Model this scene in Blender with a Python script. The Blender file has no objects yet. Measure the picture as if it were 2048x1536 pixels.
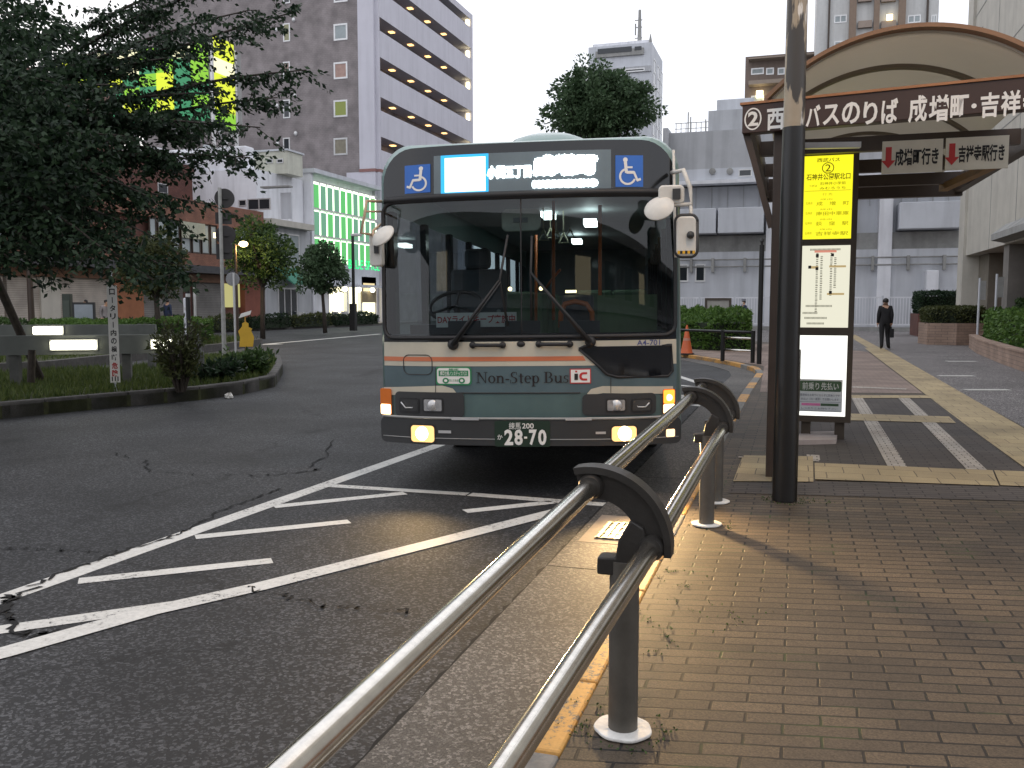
import bpy, bmesh, math, random
import numpy as np
from mathutils import Vector, Matrix
random.seed(7); rng = np.random.default_rng(7)
R = math.radians
S = bpy.context.scene
COL = S.collection
# ------------------------------------------------------------------ camera
# world frame: X across the pavement (to the right), Y along the kerb (away), Z up; pavement top = 0, road = -0.10
FOC, CAMH = 1800.0, 1.5                       # focal length in photo pixels (2048 wide), eye height
PIT, YAW = math.atan(160 / 1800), math.atan(566 / 1800)
cam = bpy.data.cameras.new('camera'); camo = bpy.data.objects.new('camera', cam); COL.objects.link(camo)
camo.location = (0, 0, CAMH); camo.rotation_euler = (R(90) - PIT, 0, YAW)
cam.sensor_width = 36; cam.lens = FOC / 2048 * 36; cam.clip_start = 0.05; cam.clip_end = 2000
S.camera = camo
# ------------------------------------------------------------------ sky, sun, exposure
SUN_EL, SUN_AZ = R(9), R(310)
w = bpy.data.worlds.new('World'); S.world = w; w.use_nodes = True
nt = w.node_tree; bg = nt.nodes['Background']
sky = nt.nodes.new('ShaderNodeTexSky'); sky.sky_type = 'NISHITA'; sky.sun_disc = False
sky.sun_elevation = SUN_EL; sky.sun_rotation = SUN_AZ; sky.air_density = 1.0; sky.dust_density = 1.5; sky.ozone_density = 2.0
tc = nt.nodes.new('ShaderNodeTexCoord'); nz = nt.nodes.new('ShaderNodeTexNoise')
nz.inputs['Scale'].default_value = 2.2; nz.inputs['Detail'].default_value = 4
nt.links.new(tc.outputs['Generated'], nz.inputs['Vector'])
rmp = nt.nodes.new('ShaderNodeValToRGB')      # thin even overcast
rmp.color_ramp.elements[0].color = (11.2, 11.6, 12.8, 1); rmp.color_ramp.elements[1].color = (14.0, 14.0, 14.6, 1)
rmp.color_ramp.elements[0].position = .3; rmp.color_ramp.elements[1].position = .7
nt.links.new(nz.outputs['Fac'], rmp.inputs['Fac'])
mx = nt.nodes.new('ShaderNodeMixRGB'); mx.inputs['Fac'].default_value = .86
nt.links.new(sky.outputs['Color'], mx.inputs['Color1']); nt.links.new(rmp.outputs['Color'], mx.inputs['Color2'])
nt.links.new(mx.outputs['Color'], bg.inputs['Color']); bg.inputs['Strength'].default_value = .1
sl = bpy.data.lights.new('sun', 'SUN'); sl.energy = .5; sl.angle = R(25); sl.color = (1, .93, .85)
slo = bpy.data.objects.new('sun', sl); COL.objects.link(slo)
slo.rotation_euler = (R(90) - SUN_EL, 0, -SUN_AZ + R(180))
S.view_settings.view_transform = 'Standard'; S.view_settings.look = 'None'; S.view_settings.gamma = 1
S.view_settings.exposure = 0.12
S.cycles.use_denoising = True; S.cycles.max_bounces = 8; S.cycles.transparent_max_bounces = 16
S.cycles.sample_clamp_indirect = 6

# ------------------------------------------------------------------ pixel -> point helpers (photo pixels, at a known real distance)
_cy, _sy, _cp, _sp = math.cos(YAW), math.sin(YAW), math.cos(PIT), math.sin(PIT)
FW = Vector((-_sy * _cp, _cy * _cp, -_sp)); RT = Vector((_cy, _sy, 0)); UP = Vector((-_sy * _sp, _cy * _sp, _cp))
def ray(u, v): return FW + RT * ((u - 1024) / FOC) + UP * ((768 - v) / FOC)
def G(u, v, z=0.0):
    r = ray(u, v); t = (z - CAMH) / r.z; return Vector((r.x * t, r.y * t, z))
def aY(u, v, Y):
    r = ray(u, v); t = Y / r.y; return Vector((r.x * t, Y, CAMH + r.z * t))
def aX(u, v, X):
    r = ray(u, v); t = X / r.x; return Vector((X, r.y * t, CAMH + r.z * t))
def aD(u, v, d): return ray(u, v) * d + Vector((0, 0, CAMH))

# ------------------------------------------------------------------ object helpers
def empty(name, label, cat, loc=(0, 0, 0), rz=0, group=None):
    o = bpy.data.objects.new(name, None); COL.objects.link(o)
    o.location = loc; o.rotation_euler = (0, 0, rz); o.empty_display_size = .2
    return tag(o, label, cat, group)
def tag(o, label=None, cat=None, group=None, kind=None):
    if label: o['label'] = label
    if cat: o['category'] = cat
    if group: o['group'] = group
    if kind: o['kind'] = kind
    return o
def struct(o): o['kind'] = 'structure'; return o
def copy_tree(o, parent=None):
    c = o.copy(); COL.objects.link(c)
    if parent: c.parent = parent
    for ch in o.children: copy_tree(ch, c)
    return c

class MB:
    def __init__(s): s.v = []; s.f = []; s.m = []; s.cur = 0
    def add(s, vs, fs):
        b = len(s.v); s.v += [tuple(p) for p in vs]
        for f in fs: s.f.append([b + i for i in f]); s.m.append(s.cur)
        return s
    def slot(s, i): s.cur = i; return s
    def box(s, x0, x1, y0, y1, z0, z1):
        return s.add([(x0, y0, z0), (x1, y0, z0), (x1, y1, z0), (x0, y1, z0), (x0, y0, z1), (x1, y0, z1), (x1, y1, z1), (x0, y1, z1)],
                     [(0, 3, 2, 1), (4, 5, 6, 7), (0, 1, 5, 4), (1, 2, 6, 5), (2, 3, 7, 6), (3, 0, 4, 7)])
    def bar(s, p0, p1, wd, ht, up=(0, 0, 1)):
        p0, p1 = Vector(p0), Vector(p1); d = (p1 - p0).normalized(); a = d.cross(Vector(up))
        if a.length < 1e-4: a = d.cross(Vector((1, 0, 0)))
        a = a.normalized() * wd / 2; b = a.cross(d).normalized() * ht / 2
        vs = [p + a * i + b * j for p in (p0, p1) for i, j in ((-1, -1), (1, -1), (1, 1), (-1, 1))]
        return s.add(vs, [(0, 1, 2, 3), (7, 6, 5, 4), (0, 4, 5, 1), (1, 5, 6, 2), (2, 6, 7, 3), (3, 7, 4, 0)])
    def tube(s, pts, r, n=12, caps=True):
        pts = [Vector(p) for p in pts]; k = len(pts)
        rs = r if isinstance(r, (list, tuple)) else [r] * k
        t0 = (pts[1] - pts[0]).normalized(); a = t0.orthogonal().normalized(); vs = []; fs = []
        for i, p in enumerate(pts):
            t = (pts[min(i + 1, k - 1)] - pts[max(i - 1, 0)]).normalized()
            a = (a - t * a.dot(t)).normalized(); b = t.cross(a)
            for j in range(n):
                q = 2 * math.pi * j / n; vs.append(p + (a * math.cos(q) + b * math.sin(q)) * rs[i])
        for i in range(k - 1):
            for j in range(n):
                fs.append((i * n + j, i * n + (j + 1) % n, (i + 1) * n + (j + 1) % n, (i + 1) * n + j))
        if caps: fs += [tuple(range(n))[::-1], tuple(range((k - 1) * n, k * n))]
        return s.add(vs, fs)
    def cyl(s, p0, p1, r, n=16): return s.tube([p0, p1], r, n)
    def lathe(s, c, prof, n=20, ax=(0, 0, 1)):
        c = Vector(c); ax = Vector(ax).normalized(); a = ax.orthogonal().normalized(); b = ax.cross(a); vs = []; fs = []; k = len(prof)
        for r, h in prof:
            for j in range(n):
                q = 2 * math.pi * j / n; vs.append(c + ax * h + (a * math.cos(q) + b * math.sin(q)) * max(r, 1e-4))
        for i in range(k - 1):
            for j in range(n): fs.append((i * n + j, i * n + (j + 1) % n, (i + 1) * n + (j + 1) % n, (i + 1) * n + j))
        fs += [tuple(range(n))[::-1], tuple(range((k - 1) * n, k * n))]
        return s.add(vs, fs)
    def ball(s, c, r, nu=12, nv=8, sc=(1, 1, 1)):
        c = Vector(c); vs = []; fs = []
        for i in range(nv + 1):
            for j in range(nu):
                th = math.pi * i / nv; ph = 2 * math.pi * j / nu
                vs.append((c.x + r * sc[0] * math.sin(th) * math.cos(ph), c.y + r * sc[1] * math.sin(th) * math.sin(ph), c.z + r * sc[2] * math.cos(th)))
        for i in range(nv):
            for j in range(nu): fs.append((i * nu + j, (i + 1) * nu + j, (i + 1) * nu + (j + 1) % nu, i * nu + (j + 1) % nu))
        return s.add(vs, fs)
    def prism(s, poly, z0, z1):
        n = len(poly)
        return s.add([(p[0], p[1], z0) for p in poly] + [(p[0], p[1], z1) for p in poly],
                     [tuple(range(n))[::-1], tuple(range(n, 2 * n))] + [(i, (i + 1) % n, n + (i + 1) % n, n + i) for i in range(n)])
    def ext(s, poly, o, ux, uz, un, t):
        """polygon in the plane (o; ux, uz) given thickness t along un"""
        o, ux, uz, un = Vector(o), Vector(ux), Vector(uz), Vector(un); n = len(poly)
        a = [o + ux * p[0] + uz * p[1] for p in poly]
        return s.add(a + [p + un * t for p in a], [tuple(range(n)), tuple(range(n, 2 * n))[::-1]] + [(i, n + i, n + (i + 1) % n, (i + 1) % n) for i in range(n)])
    def build(s, name, mats, parent=None, smooth=False, bevel=0, fixn=True):
        me = bpy.data.meshes.new(name); me.from_pydata(s.v, [], s.f)
        if not isinstance(mats, (list, tuple)): mats = [mats]
        for m in mats: me.materials.append(m)
        if len(mats) > 1: me.polygons.foreach_set('material_index', s.m)
        if fixn and len(s.f) < 60000:
            bm = bmesh.new(); bm.from_mesh(me); bmesh.ops.recalc_face_normals(bm, faces=bm.faces[:]); bm.to_mesh(me); bm.free()
        o = bpy.data.objects.new(name, me); COL.objects.link(o)
        if parent: o.parent = parent
        if smooth:
            me.polygons.foreach_set('use_smooth', [True] * len(me.polygons))
            if smooth is not True: me.set_sharp_from_angle(angle=R(smooth))
        if bevel:
            b = o.modifiers.new('bevel', 'BEVEL'); b.width = bevel; b.segments = 2; b.limit_method = 'ANGLE'; b.angle_limit = R(40)
        return o

def rrect(x0, x1, z0, z1, r, n=5):
    out = []
    for cx, cz, a0 in ((x1 - r, z1 - r, 0), (x0 + r, z1 - r, 90), (x0 + r, z0 + r, 180), (x1 - r, z0 + r, 270)):
        for i in range(n + 1):
            a = R(a0 + 90 * i / n); out.append((cx + r * math.cos(a), cz + r * math.sin(a)))
    return out

# ------------------------------------------------------------------ lettering
_glyphs = {}
def glyph_mesh(txt, bold=0.0):
    k = (txt, bold)
    if k in _glyphs: return _glyphs[k]
    c = bpy.data.curves.new('t', 'FONT'); c.body = txt; c.size = 1; c.offset = bold; c.resolution_u = 3
    o = bpy.data.objects.new('t', c); COL.objects.link(o)
    bpy.context.view_layer.update()
    me = bpy.data.meshes.new_from_object(o.evaluated_get(bpy.context.evaluated_depsgraph_get()))
    vs = [(v.co.x, v.co.y) for v in me.vertices]; fs = [tuple(p.vertices) for p in me.polygons]
    bpy.data.objects.remove(o); bpy.data.curves.remove(c); bpy.data.meshes.remove(me)
    _glyphs[k] = (vs, fs); return vs, fs
def text_fit(txt, x0, x1, z0, z1, bold=0.0):
    """lettering fitted to a rectangle of the (x, z) plane"""
    vs, fs = glyph_mesh(txt, bold)
    if not vs: return [], []
    xs = [p[0] for p in vs]; ys = [p[1] for p in vs]
    ax, bx, ay, by = min(xs), max(xs), min(ys), max(ys)
    return [(x0 + (p[0] - ax) / (bx - ax) * (x1 - x0), z0 + (p[1] - ay) / max(by - ay, 1e-6) * (z1 - z0)) for p in vs], fs
def put_text(mb, txt, x0, x1, z0, z1, fn, bold=0.0):
    vs, fs = text_fit(txt, x0, x1, z0, z1, bold)
    if vs: mb.add([fn(*p) for p in vs], fs)
    return mb

# ------------------------------------------------------------------ materials
def mat(name, col, rough=.6, metal=0.0, var=.15, scale=3.0, bump=0.0, bscale=60.0, spec=.5, emit=0.0, ecol=None, coat=0, stain=0.0):
    m = bpy.data.materials.new(name); m.use_nodes = True; n = m.node_tree.nodes; L = m.node_tree.links
    b = n['Principled BSDF']; b.inputs['Roughness'].default_value = rough; b.inputs['Metallic'].default_value = metal
    b.inputs['Specular IOR Level'].default_value = spec; b.inputs['Coat Weight'].default_value = coat; b.inputs['Coat Roughness'].default_value = .08
    if emit:
        b.inputs['Emission Color'].default_value = (*(ecol or col), 1); b.inputs['Emission Strength'].default_value = emit
    b.inputs['Base Color'].default_value = (*col, 1)
    t = n.new('ShaderNodeTexCoord')
    if var:
        z = n.new('ShaderNodeTexNoise'); z.inputs['Scale'].default_value = scale; z.inputs['Detail'].default_value = 6; z.inputs['Roughness'].default_value = .65
        L.new(t.outputs['Object'], z.inputs['Vector'])
        r = n.new('ShaderNodeMapRange'); r.inputs[1].default_value = .25; r.inputs[2].default_value = .75
        r.inputs[3].default_value = 1 - var; r.inputs[4].default_value = 1 + var
        L.new(z.outputs['Fac'], r.inputs[0])
        last = r.outputs[0]
        if stain:
            mp = n.new('ShaderNodeMapping'); mp.inputs['Scale'].default_value = (1.3, 1.3, .12); L.new(t.outputs['Object'], mp.inputs['Vector'])
            z2 = n.new('ShaderNodeTexNoise'); z2.inputs['Scale'].default_value = 1.6; z2.inputs['Detail'].default_value = 5; L.new(mp.outputs[0], z2.inputs['Vector'])
            r2 = n.new('ShaderNodeMapRange'); r2.inputs[1].default_value = .45; r2.inputs[2].default_value = .75; r2.inputs[3].default_value = 1; r2.inputs[4].default_value = 1 - stain
            L.new(z2.outputs['Fac'], r2.inputs[0])
            mu = n.new('ShaderNodeMath'); mu.operation = 'MULTIPLY'; L.new(last, mu.inputs[0]); L.new(r2.outputs[0], mu.inputs[1]); last = mu.outputs[0]
        x = n.new('ShaderNodeMixRGB'); x.blend_type = 'MULTIPLY'; x.inputs['Fac'].default_value = 1; x.inputs['Color1'].default_value = (*col, 1)
        L.new(last, x.inputs['Color2']); L.new(x.outputs[0], b.inputs['Base Color'])
    if bump:
        z = n.new('ShaderNodeTexNoise'); z.inputs['Scale'].default_value = bscale; z.inputs['Detail'].default_value = 4; L.new(t.outputs['Object'], z.inputs['Vector'])
        bp = n.new('ShaderNodeBump'); bp.inputs['Strength'].default_value = bump; bp.inputs['Distance'].default_value = .01
        L.new(z.outputs['Fac'], bp.inputs['Height']); L.new(bp.outputs[0], b.inputs['Normal'])
    return m
def nodes(m): return m.node_tree.nodes, m.node_tree.links, m.node_tree.nodes['Principled BSDF']
def glass_mat(name, tint=(.6, .7, .72), ior=1.5, rough=.0):
    m = bpy.data.materials.new(name); m.use_nodes = True; n = m.node_tree.nodes; L = m.node_tree.links; n.remove(n['Principled BSDF'])
    tr = n.new('ShaderNodeBsdfTransparent'); tr.inputs[0].default_value = (*tint, 1)
    gl = n.new('ShaderNodeBsdfGlossy'); gl.inputs['Roughness'].default_value = rough
    fr = n.new('ShaderNodeFresnel'); fr.inputs[0].default_value = ior
    mxs = n.new('ShaderNodeMixShader'); L.new(fr.outputs[0], mxs.inputs[0]); L.new(tr.outputs[0], mxs.inputs[1]); L.new(gl.outputs[0], mxs.inputs[2])
    L.new(mxs.outputs[0], n['Material Output'].inputs[0]); return m
def leaf_mat(name, c0, c1, rough=.55):
    m = bpy.data.materials.new(name); m.use_nodes = True; n, L, b = nodes(m)
    g = n.new('ShaderNodeNewGeometry'); r = n.new('ShaderNodeValToRGB')
    r.color_ramp.elements[0].color = (*c0, 1); r.color_ramp.elements[1].color = (*c1, 1)
    L.new(g.outputs['Random Per Island'], r.inputs[0]); L.new(r.outputs[0], b.inputs['Base Color'])
    b.inputs['Roughness'].default_value = rough; b.inputs['Specular IOR Level'].default_value = .3
    t = n.new('ShaderNodeBsdfTranslucent'); L.new(r.outputs[0], t.inputs[0])
    a = n.new('ShaderNodeMixShader'); a.inputs[0].default_value = .25; L.new(b.outputs[0], a.inputs[1]); L.new(t.outputs[0], a.inputs[2])
    L.new(a.outputs[0], n['Material Output'].inputs[0]); return m
def asphalt_mat(name, col, crack=True, wear=.5, spk=(.6, 3.6)):
    m = mat(name, col, rough=.75, var=0); n, L, b = nodes(m); t = n.new('ShaderNodeTexCoord')
    z1 = n.new('ShaderNodeTexNoise'); z1.inputs['Scale'].default_value = .7; z1.inputs['Detail'].default_value = 5
    z2 = n.new('ShaderNodeTexVoronoi'); z2.inputs['Scale'].default_value = 80
    z3 = n.new('ShaderNodeTexNoise'); z3.inputs['Scale'].default_value = 160; z3.inputs['Detail'].default_value = 2
    for z in (z1, z2, z3): L.new(t.outputs['Object'], z.inputs['Vector'])
    r1 = n.new('ShaderNodeMapRange'); r1.inputs[1].default_value = .3; r1.inputs[2].default_value = .7; r1.inputs[3].default_value = 1 - wear; r1.inputs[4].default_value = 1 + wear
    L.new(z1.outputs['Fac'], r1.inputs[0])
    sep = n.new('ShaderNodeSeparateColor'); L.new(z2.outputs['Color'], sep.inputs[0])
    r2 = n.new('ShaderNodeMapRange'); r2.inputs[1].default_value = .55; r2.inputs[2].default_value = 1; r2.inputs[3].default_value = spk[0]; r2.inputs[4].default_value = spk[1]
    L.new(sep.outputs[0], r2.inputs[0])
    r3 = n.new('ShaderNodeMapRange'); r3.inputs[1].default_value = .35; r3.inputs[2].default_value = .65; r3.inputs[3].default_value = .6; r3.inputs[4].default_value = 1.4
    L.new(z3.outputs['Fac'], r3.inputs[0])
    m1 = n.new('ShaderNodeMath'); m1.operation = 'MULTIPLY'; L.new(r1.outputs[0], m1.inputs[0]); L.new(r2.outputs[0], m1.inputs[1])
    m2 = n.new('ShaderNodeMath'); m2.operation = 'MULTIPLY'; L.new(m1.outputs[0], m2.inputs[0]); L.new(r3.outputs[0], m2.inputs[1])
    last = m2.outputs[0]
    if crack:
        zw = n.new('ShaderNodeTexNoise'); zw.inputs['Scale'].default_value = 1.6; zw.inputs['Detail'].default_value = 8; zw.inputs['Roughness'].default_value = .7
        L.new(t.outputs['Object'], zw.inputs['Vector'])
        vm = n.new('ShaderNodeVectorMath'); vm.operation = 'MULTIPLY_ADD'; vm.inputs[1].default_value = (1.1, 1.1, 0)
        L.new(zw.outputs['Color'], vm.inputs[0]); L.new(t.outputs['Object'], vm.inputs[2])
        vo = n.new('ShaderNodeTexVoronoi'); vo.feature = 'DISTANCE_TO_EDGE'; vo.inputs['Scale'].default_value = .33; L.new(vm.outputs[0], vo.inputs['Vector'])
        rc = n.new('ShaderNodeMapRange'); rc.inputs[1].default_value = .002; rc.inputs[2].default_value = .011; rc.inputs[3].default_value = .25; rc.inputs[4].default_value = 1
        L.new(vo.outputs['Distance'], rc.inputs[0])
        zm = n.new('ShaderNodeTexNoise'); zm.inputs['Scale'].default_value = .5; L.new(t.outputs['Object'], zm.inputs['Vector'])
        rm = n.new('ShaderNodeMapRange'); rm.inputs[1].default_value = .44; rm.inputs[2].default_value = .5; L.new(zm.outputs['Fac'], rm.inputs[0])
        mxx = n.new('ShaderNodeMapRange'); L.new(rm.outputs[0], mxx.inputs[0]); L.new(rc.outputs[0], mxx.inputs[3]); mxx.inputs[4].default_value = 1
        m3 = n.new('ShaderNodeMath'); m3.operation = 'MULTIPLY'; L.new(last, m3.inputs[0]); L.new(mxx.outputs[0], m3.inputs[1]); last = m3.outputs[0]
    x = n.new('ShaderNodeMixRGB'); x.blend_type = 'MULTIPLY'; x.inputs['Fac'].default_value = 1; x.inputs['Color1'].default_value = (*col, 1)
    L.new(last, x.inputs['Color2']); L.new(x.outputs[0], b.inputs['Base Color'])
    bp = n.new('ShaderNodeBump'); bp.inputs['Strength'].default_value = .5; bp.inputs['Distance'].default_value = .004
    L.new(sep.outputs[0], bp.inputs['Height']); L.new(bp.outputs[0], b.inputs['Normal'])
    return m
def brick_mat(name, c1, c2, mortar, bw, bh, ms=.006, shear=0.0, rough=.8, moss=0.0, vertical=False, rot=0.0, bump=.6, grain=.25):
    m = mat(name, c1, rough=rough, var=0); n, L, b = nodes(m); t = n.new('ShaderNodeTexCoord')
    sp = n.new('ShaderNodeSeparateXYZ'); L.new(t.outputs['Object'], sp.inputs[0]); cb = n.new('ShaderNodeCombineXYZ')
    if vertical:
        ad = n.new('ShaderNodeMath'); L.new(sp.outputs[0], ad.inputs[0]); L.new(sp.outputs[1], ad.inputs[1])
        L.new(ad.outputs[0], cb.inputs[0]); L.new(sp.outputs[2], cb.inputs[1])
    else:
        ma = n.new('ShaderNodeMath'); ma.operation = 'MULTIPLY_ADD'; ma.inputs[1].default_value = -shear
        L.new(sp.outputs[0], ma.inputs[0]); L.new(sp.outputs[1], ma.inputs[2]); L.new(sp.outputs[0], cb.inputs[0]); L.new(ma.outputs[0], cb.inputs[1])
    # slight wander so that the joints are not ruled
    zw = n.new('ShaderNodeTexNoise'); zw.inputs['Scale'].default_value = 7; L.new(t.outputs['Object'], zw.inputs['Vector'])
    vm = n.new('ShaderNodeVectorMath'); vm.operation = 'MULTIPLY_ADD'; vm.inputs[1].default_value = (.012, .012, 0)
    L.new(zw.outputs['Color'], vm.inputs[0]); L.new(cb.outputs[0], vm.inputs[2])
    br = n.new('ShaderNodeTexBrick'); br.inputs['Scale'].default_value = 1; br.inputs['Brick Width'].default_value = bw; br.inputs['Row Height'].default_value = bh
    br.inputs['Mortar Size'].default_value = ms; br.inputs['Mortar Smooth'].default_value = .3; br.inputs['Bias'].default_value = -.1
    br.inputs['Color1'].default_value = (*c1, 1); br.inputs['Color2'].default_value = (*c2, 1); br.inputs['Mortar'].default_value = (*mortar, 1)
    L.new(vm.outputs[0], br.inputs['Vector'])
    z1 = n.new('ShaderNodeTexNoise'); z1.inputs['Scale'].default_value = 140; z1.inputs['Detail'].default_value = 3; L.new(t.outputs['Object'], z1.inputs['Vector'])
    z2 = n.new('ShaderNodeTexNoise'); z2.inputs['Scale'].default_value = 1.1; z2.inputs['Detail'].default_value = 6; L.new(t.outputs['Object'], z2.inputs['Vector'])
    r1 = n.new('ShaderNodeMapRange'); r1.inputs[1].default_value = .3; r1.inputs[2].default_value = .7; r1.inputs[3].default_value = 1 - grain; r1.inputs[4].default_value = 1 + grain; L.new(z1.outputs['Fac'], r1.inputs[0])
    r2 = n.new('ShaderNodeMapRange'); r2.inputs[1].default_value = .3; r2.inputs[2].default_value = .7; r2.inputs[3].default_value = .72; r2.inputs[4].default_value = 1.22; L.new(z2.outputs['Fac'], r2.inputs[0])
    mu = n.new('ShaderNodeMath'); mu.operation = 'MULTIPLY'; L.new(r1.outputs[0], mu.inputs[0]); L.new(r2.outputs[0], mu.inputs[1])
    x = n.new('ShaderNodeMixRGB'); x.blend_type = 'MULTIPLY'; x.inputs['Fac'].default_value = 1
    L.new(br.outputs['Color'], x.inputs['Color1']); L.new(mu.outputs[0], x.inputs['Color2']); out = x.outputs[0]
    if moss:
        z3 = n.new('ShaderNodeTexNoise'); z3.inputs['Scale'].default_value = 2.4; z3.inputs['Detail'].default_value = 6; L.new(t.outputs['Object'], z3.inputs['Vector'])
        r3 = n.new('ShaderNodeMapRange'); r3.inputs[1].default_value = .56; r3.inputs[2].default_value = .7; L.new(z3.outputs['Fac'], r3.inputs[0])
        mm = n.new('ShaderNodeMath'); mm.operation = 'MULTIPLY'; L.new(r3.outputs[0], mm.inputs[0]); L.new(br.outputs['Fac'], mm.inputs[1])
        m4 = n.new('ShaderNodeMath'); m4.operation = 'MULTIPLY'; L.new(mm.outputs[0], m4.inputs[0]); m4.inputs[1].default_value = moss
        y = n.new('ShaderNodeMixRGB'); L.new(m4.outputs[0], y.inputs['Fac']); L.new(out, y.inputs['Color1']); y.inputs['Color2'].default_value = (.035, .06, .012, 1); out = y.outputs[0]
    L.new(out, b.inputs['Base Color'])
    iv = n.new('ShaderNodeMath'); iv.operation = 'MULTIPLY_ADD'; iv.inputs[1].default_value = -1; iv.inputs[2].default_value = 1; L.new(br.outputs['Fac'], iv.inputs[0])
    ad2 = n.new('ShaderNodeMath'); ad2.operation = 'MULTIPLY_ADD'; ad2.inputs[1].default_value = .25; L.new(z1.outputs['Fac'], ad2.inputs[0]); L.new(iv.outputs[0], ad2.inputs[2])
    bp = n.new('ShaderNodeBump'); bp.inputs['Strength'].default_value = bump; bp.inputs['Distance'].default_value = .006
    L.new(ad2.outputs[0], bp.inputs['Height']); L.new(bp.outputs[0], b.inputs['Normal'])
    return m
def paint_mat(name, col, under, wear=.5):
    m = mat(name, col, rough=.6, var=0); n, L, b = nodes(m); t = n.new('ShaderNodeTexCoord')
    z = n.new('ShaderNodeTexNoise'); z.inputs['Scale'].default_value = 38; z.inputs['Detail'].default_value = 8; z.inputs['Roughness'].default_value = .75
    z2 = n.new('ShaderNodeTexNoise'); z2.inputs['Scale'].default_value = 2.5; z2.inputs['Detail'].default_value = 4
    L.new(t.outputs['Object'], z.inputs['Vector']); L.new(t.outputs['Object'], z2.inputs['Vector'])
    a = n.new('ShaderNodeMath'); a.operation = 'MULTIPLY_ADD'; a.inputs[1].default_value = .5; L.new(z2.outputs['Fac'], a.inputs[0]); L.new(z.outputs['Fac'], a.inputs[2])
    r = n.new('ShaderNodeMapRange'); r.inputs[1].default_value = 1.0 - wear * .35; r.inputs[2].default_value = 1.06 - wear * .35; L.new(a.outputs[0], r.inputs[0])
    r5 = n.new('ShaderNodeMapRange'); r5.inputs[1].default_value = .6; r5.inputs[2].default_value = .9; r5.inputs[3].default_value = 1; r5.inputs[4].default_value = .75; L.new(a.outputs[0], r5.inputs[0])
    y0 = n.new('ShaderNodeMixRGB'); y0.blend_type = 'MULTIPLY'; y0.inputs['Fac'].default_value = 1; y0.inputs['Color1'].default_value = (*col, 1); L.new(r5.outputs[0], y0.inputs['Color2'])
    y = n.new('ShaderNodeMixRGB'); L.new(r.outputs[0], y.inputs['Fac']); L.new(y0.outputs[0], y.inputs['Color1']); y.inputs['Color2'].default_value = (*under, 1)
    L.new(y.outputs[0], b.inputs['Base Color']); return m

M = {}
M['asphalt'] = asphalt_mat('asphalt', (.0235, .024, .0255))
M['plaza_asphalt'] = asphalt_mat('plaza asphalt', (.12, .11, .108), crack=False, wear=.2)
M['gutter'] = asphalt_mat('gutter concrete', (.098, .091, .083), crack=False, wear=.35, spk=(.7, 1.9))
M['kerb'] = mat('kerb concrete', (.2, .19, .175), .85, var=.35, scale=9, bump=.4)
M['kerb_yellow'] = paint_mat('kerb yellow', (.62, .32, .08), (.14, .12, .1), .62)
M['kerb_dark'] = mat('old kerb stone', (.09, .085, .08), .9, var=.4, scale=6, bump=.5)
M['white_paint'] = paint_mat('road white', (.68, .67, .63), (.05, .05, .05), .42)
M['paver'] = brick_mat('brick paving', (.1, .072, .045), (.055, .041, .028), (.012, .009, .007), .262, .086, .0065, shear=.2, moss=.9, rough=.7, grain=.42)
M['paver_far'] = brick_mat('pale brick paving', (.27, .2, .165), (.22, .165, .14), (.11, .085, .07), .225, .08, .005, shear=.24)
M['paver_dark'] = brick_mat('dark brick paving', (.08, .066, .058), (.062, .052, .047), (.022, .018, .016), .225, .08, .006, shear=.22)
M['tactile'] = brick_mat('yellow tactile tile', (.4, .31, .17), (.33, .255, .145), (.12, .09, .055), .3, .3, .005, rough=.7, bump=.4)
M['tile_white'] = brick_mat('white paving tile', (.47, .42, .36), (.38, .34, .3), (.08, .07, .06), .12, .08, .005)
M['steel'] = mat('brushed stainless', (.74, .71, .65), .2, 1.0, var=.14, scale=25)
nd, lk, bb = nodes(M['steel']); bb.inputs['Anisotropic'].default_value = .2
M['dark_paint'] = mat('dark grey paint', (.028, .025, .022), .42, var=.25, scale=8, bump=.15)
M['post_grey'] = mat('post grey brown', (.11, .10, .085), .5, .35, var=.2, scale=9, bump=.1)
M['white_worn'] = mat('worn white paint', (.72, .7, .66), .6, var=.25, scale=14, bump=.3)
M['black'] = mat('black paint', (.012, .012, .012), .35, var=.2)
M['rubber'] = mat('black rubber', (.014, .014, .015), .55, var=.2)
M['concrete'] = mat('concrete', (.3, .3, .29), .85, var=.2, scale=2, bump=.2, stain=.25)
M['white_wall'] = mat('white render', (.74, .75, .79), .8, var=.08, scale=1, stain=.22)
M['grey_wall'] = mat('grey wall', (.43, .44, .46), .8, var=.1, scale=.6, stain=.25)
M['pale_wall'] = mat('pale grey wall', (.56, .58, .62), .8, var=.08, scale=.6, stain=.2)
M['stone'] = mat('pale stone cladding', (.5, .475, .42), .75, var=.12, scale=1.2, stain=.15)
M['brick_red'] = brick_mat('red brown tile', (.26, .115, .075), (.2, .09, .06), (.14, .085, .065), .24, .075, .008, vertical=True)
M['brick_dark'] = brick_mat('dark red tile', (.15, .06, .045), (.12, .05, .04), (.08, .045, .04), .24, .075, .008, vertical=True)
M['tower_tile'] = brick_mat('tower tile', (.25, .222, .222), (.235, .207, .207), (.19, .17, .17), .3, .15, .012, vertical=True, grain=.06)
M['tower_white'] = mat('tower pale panel', (.56, .55, .61), .7, var=.06, scale=.5, stain=.12)
M['planter_brick'] = brick_mat('planter tile', (.36, .25, .19), (.3, .21, .165), (.2, .15, .12), .3, .1, .008, vertical=True)
M['wood_wall'] = brick_mat('orange tile', (.34, .15, .06), (.27, .12, .05), (.12, .06, .03), .6, .12, .01, vertical=True)
M['glass_dark'] = mat('dark window glass', (.025, .03, .035), .06, var=.3, scale=.4, spec=.6)
M['glass_pale'] = mat('pale window blind glass', (.3, .34, .35), .15, var=.25, scale=.7)
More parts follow.
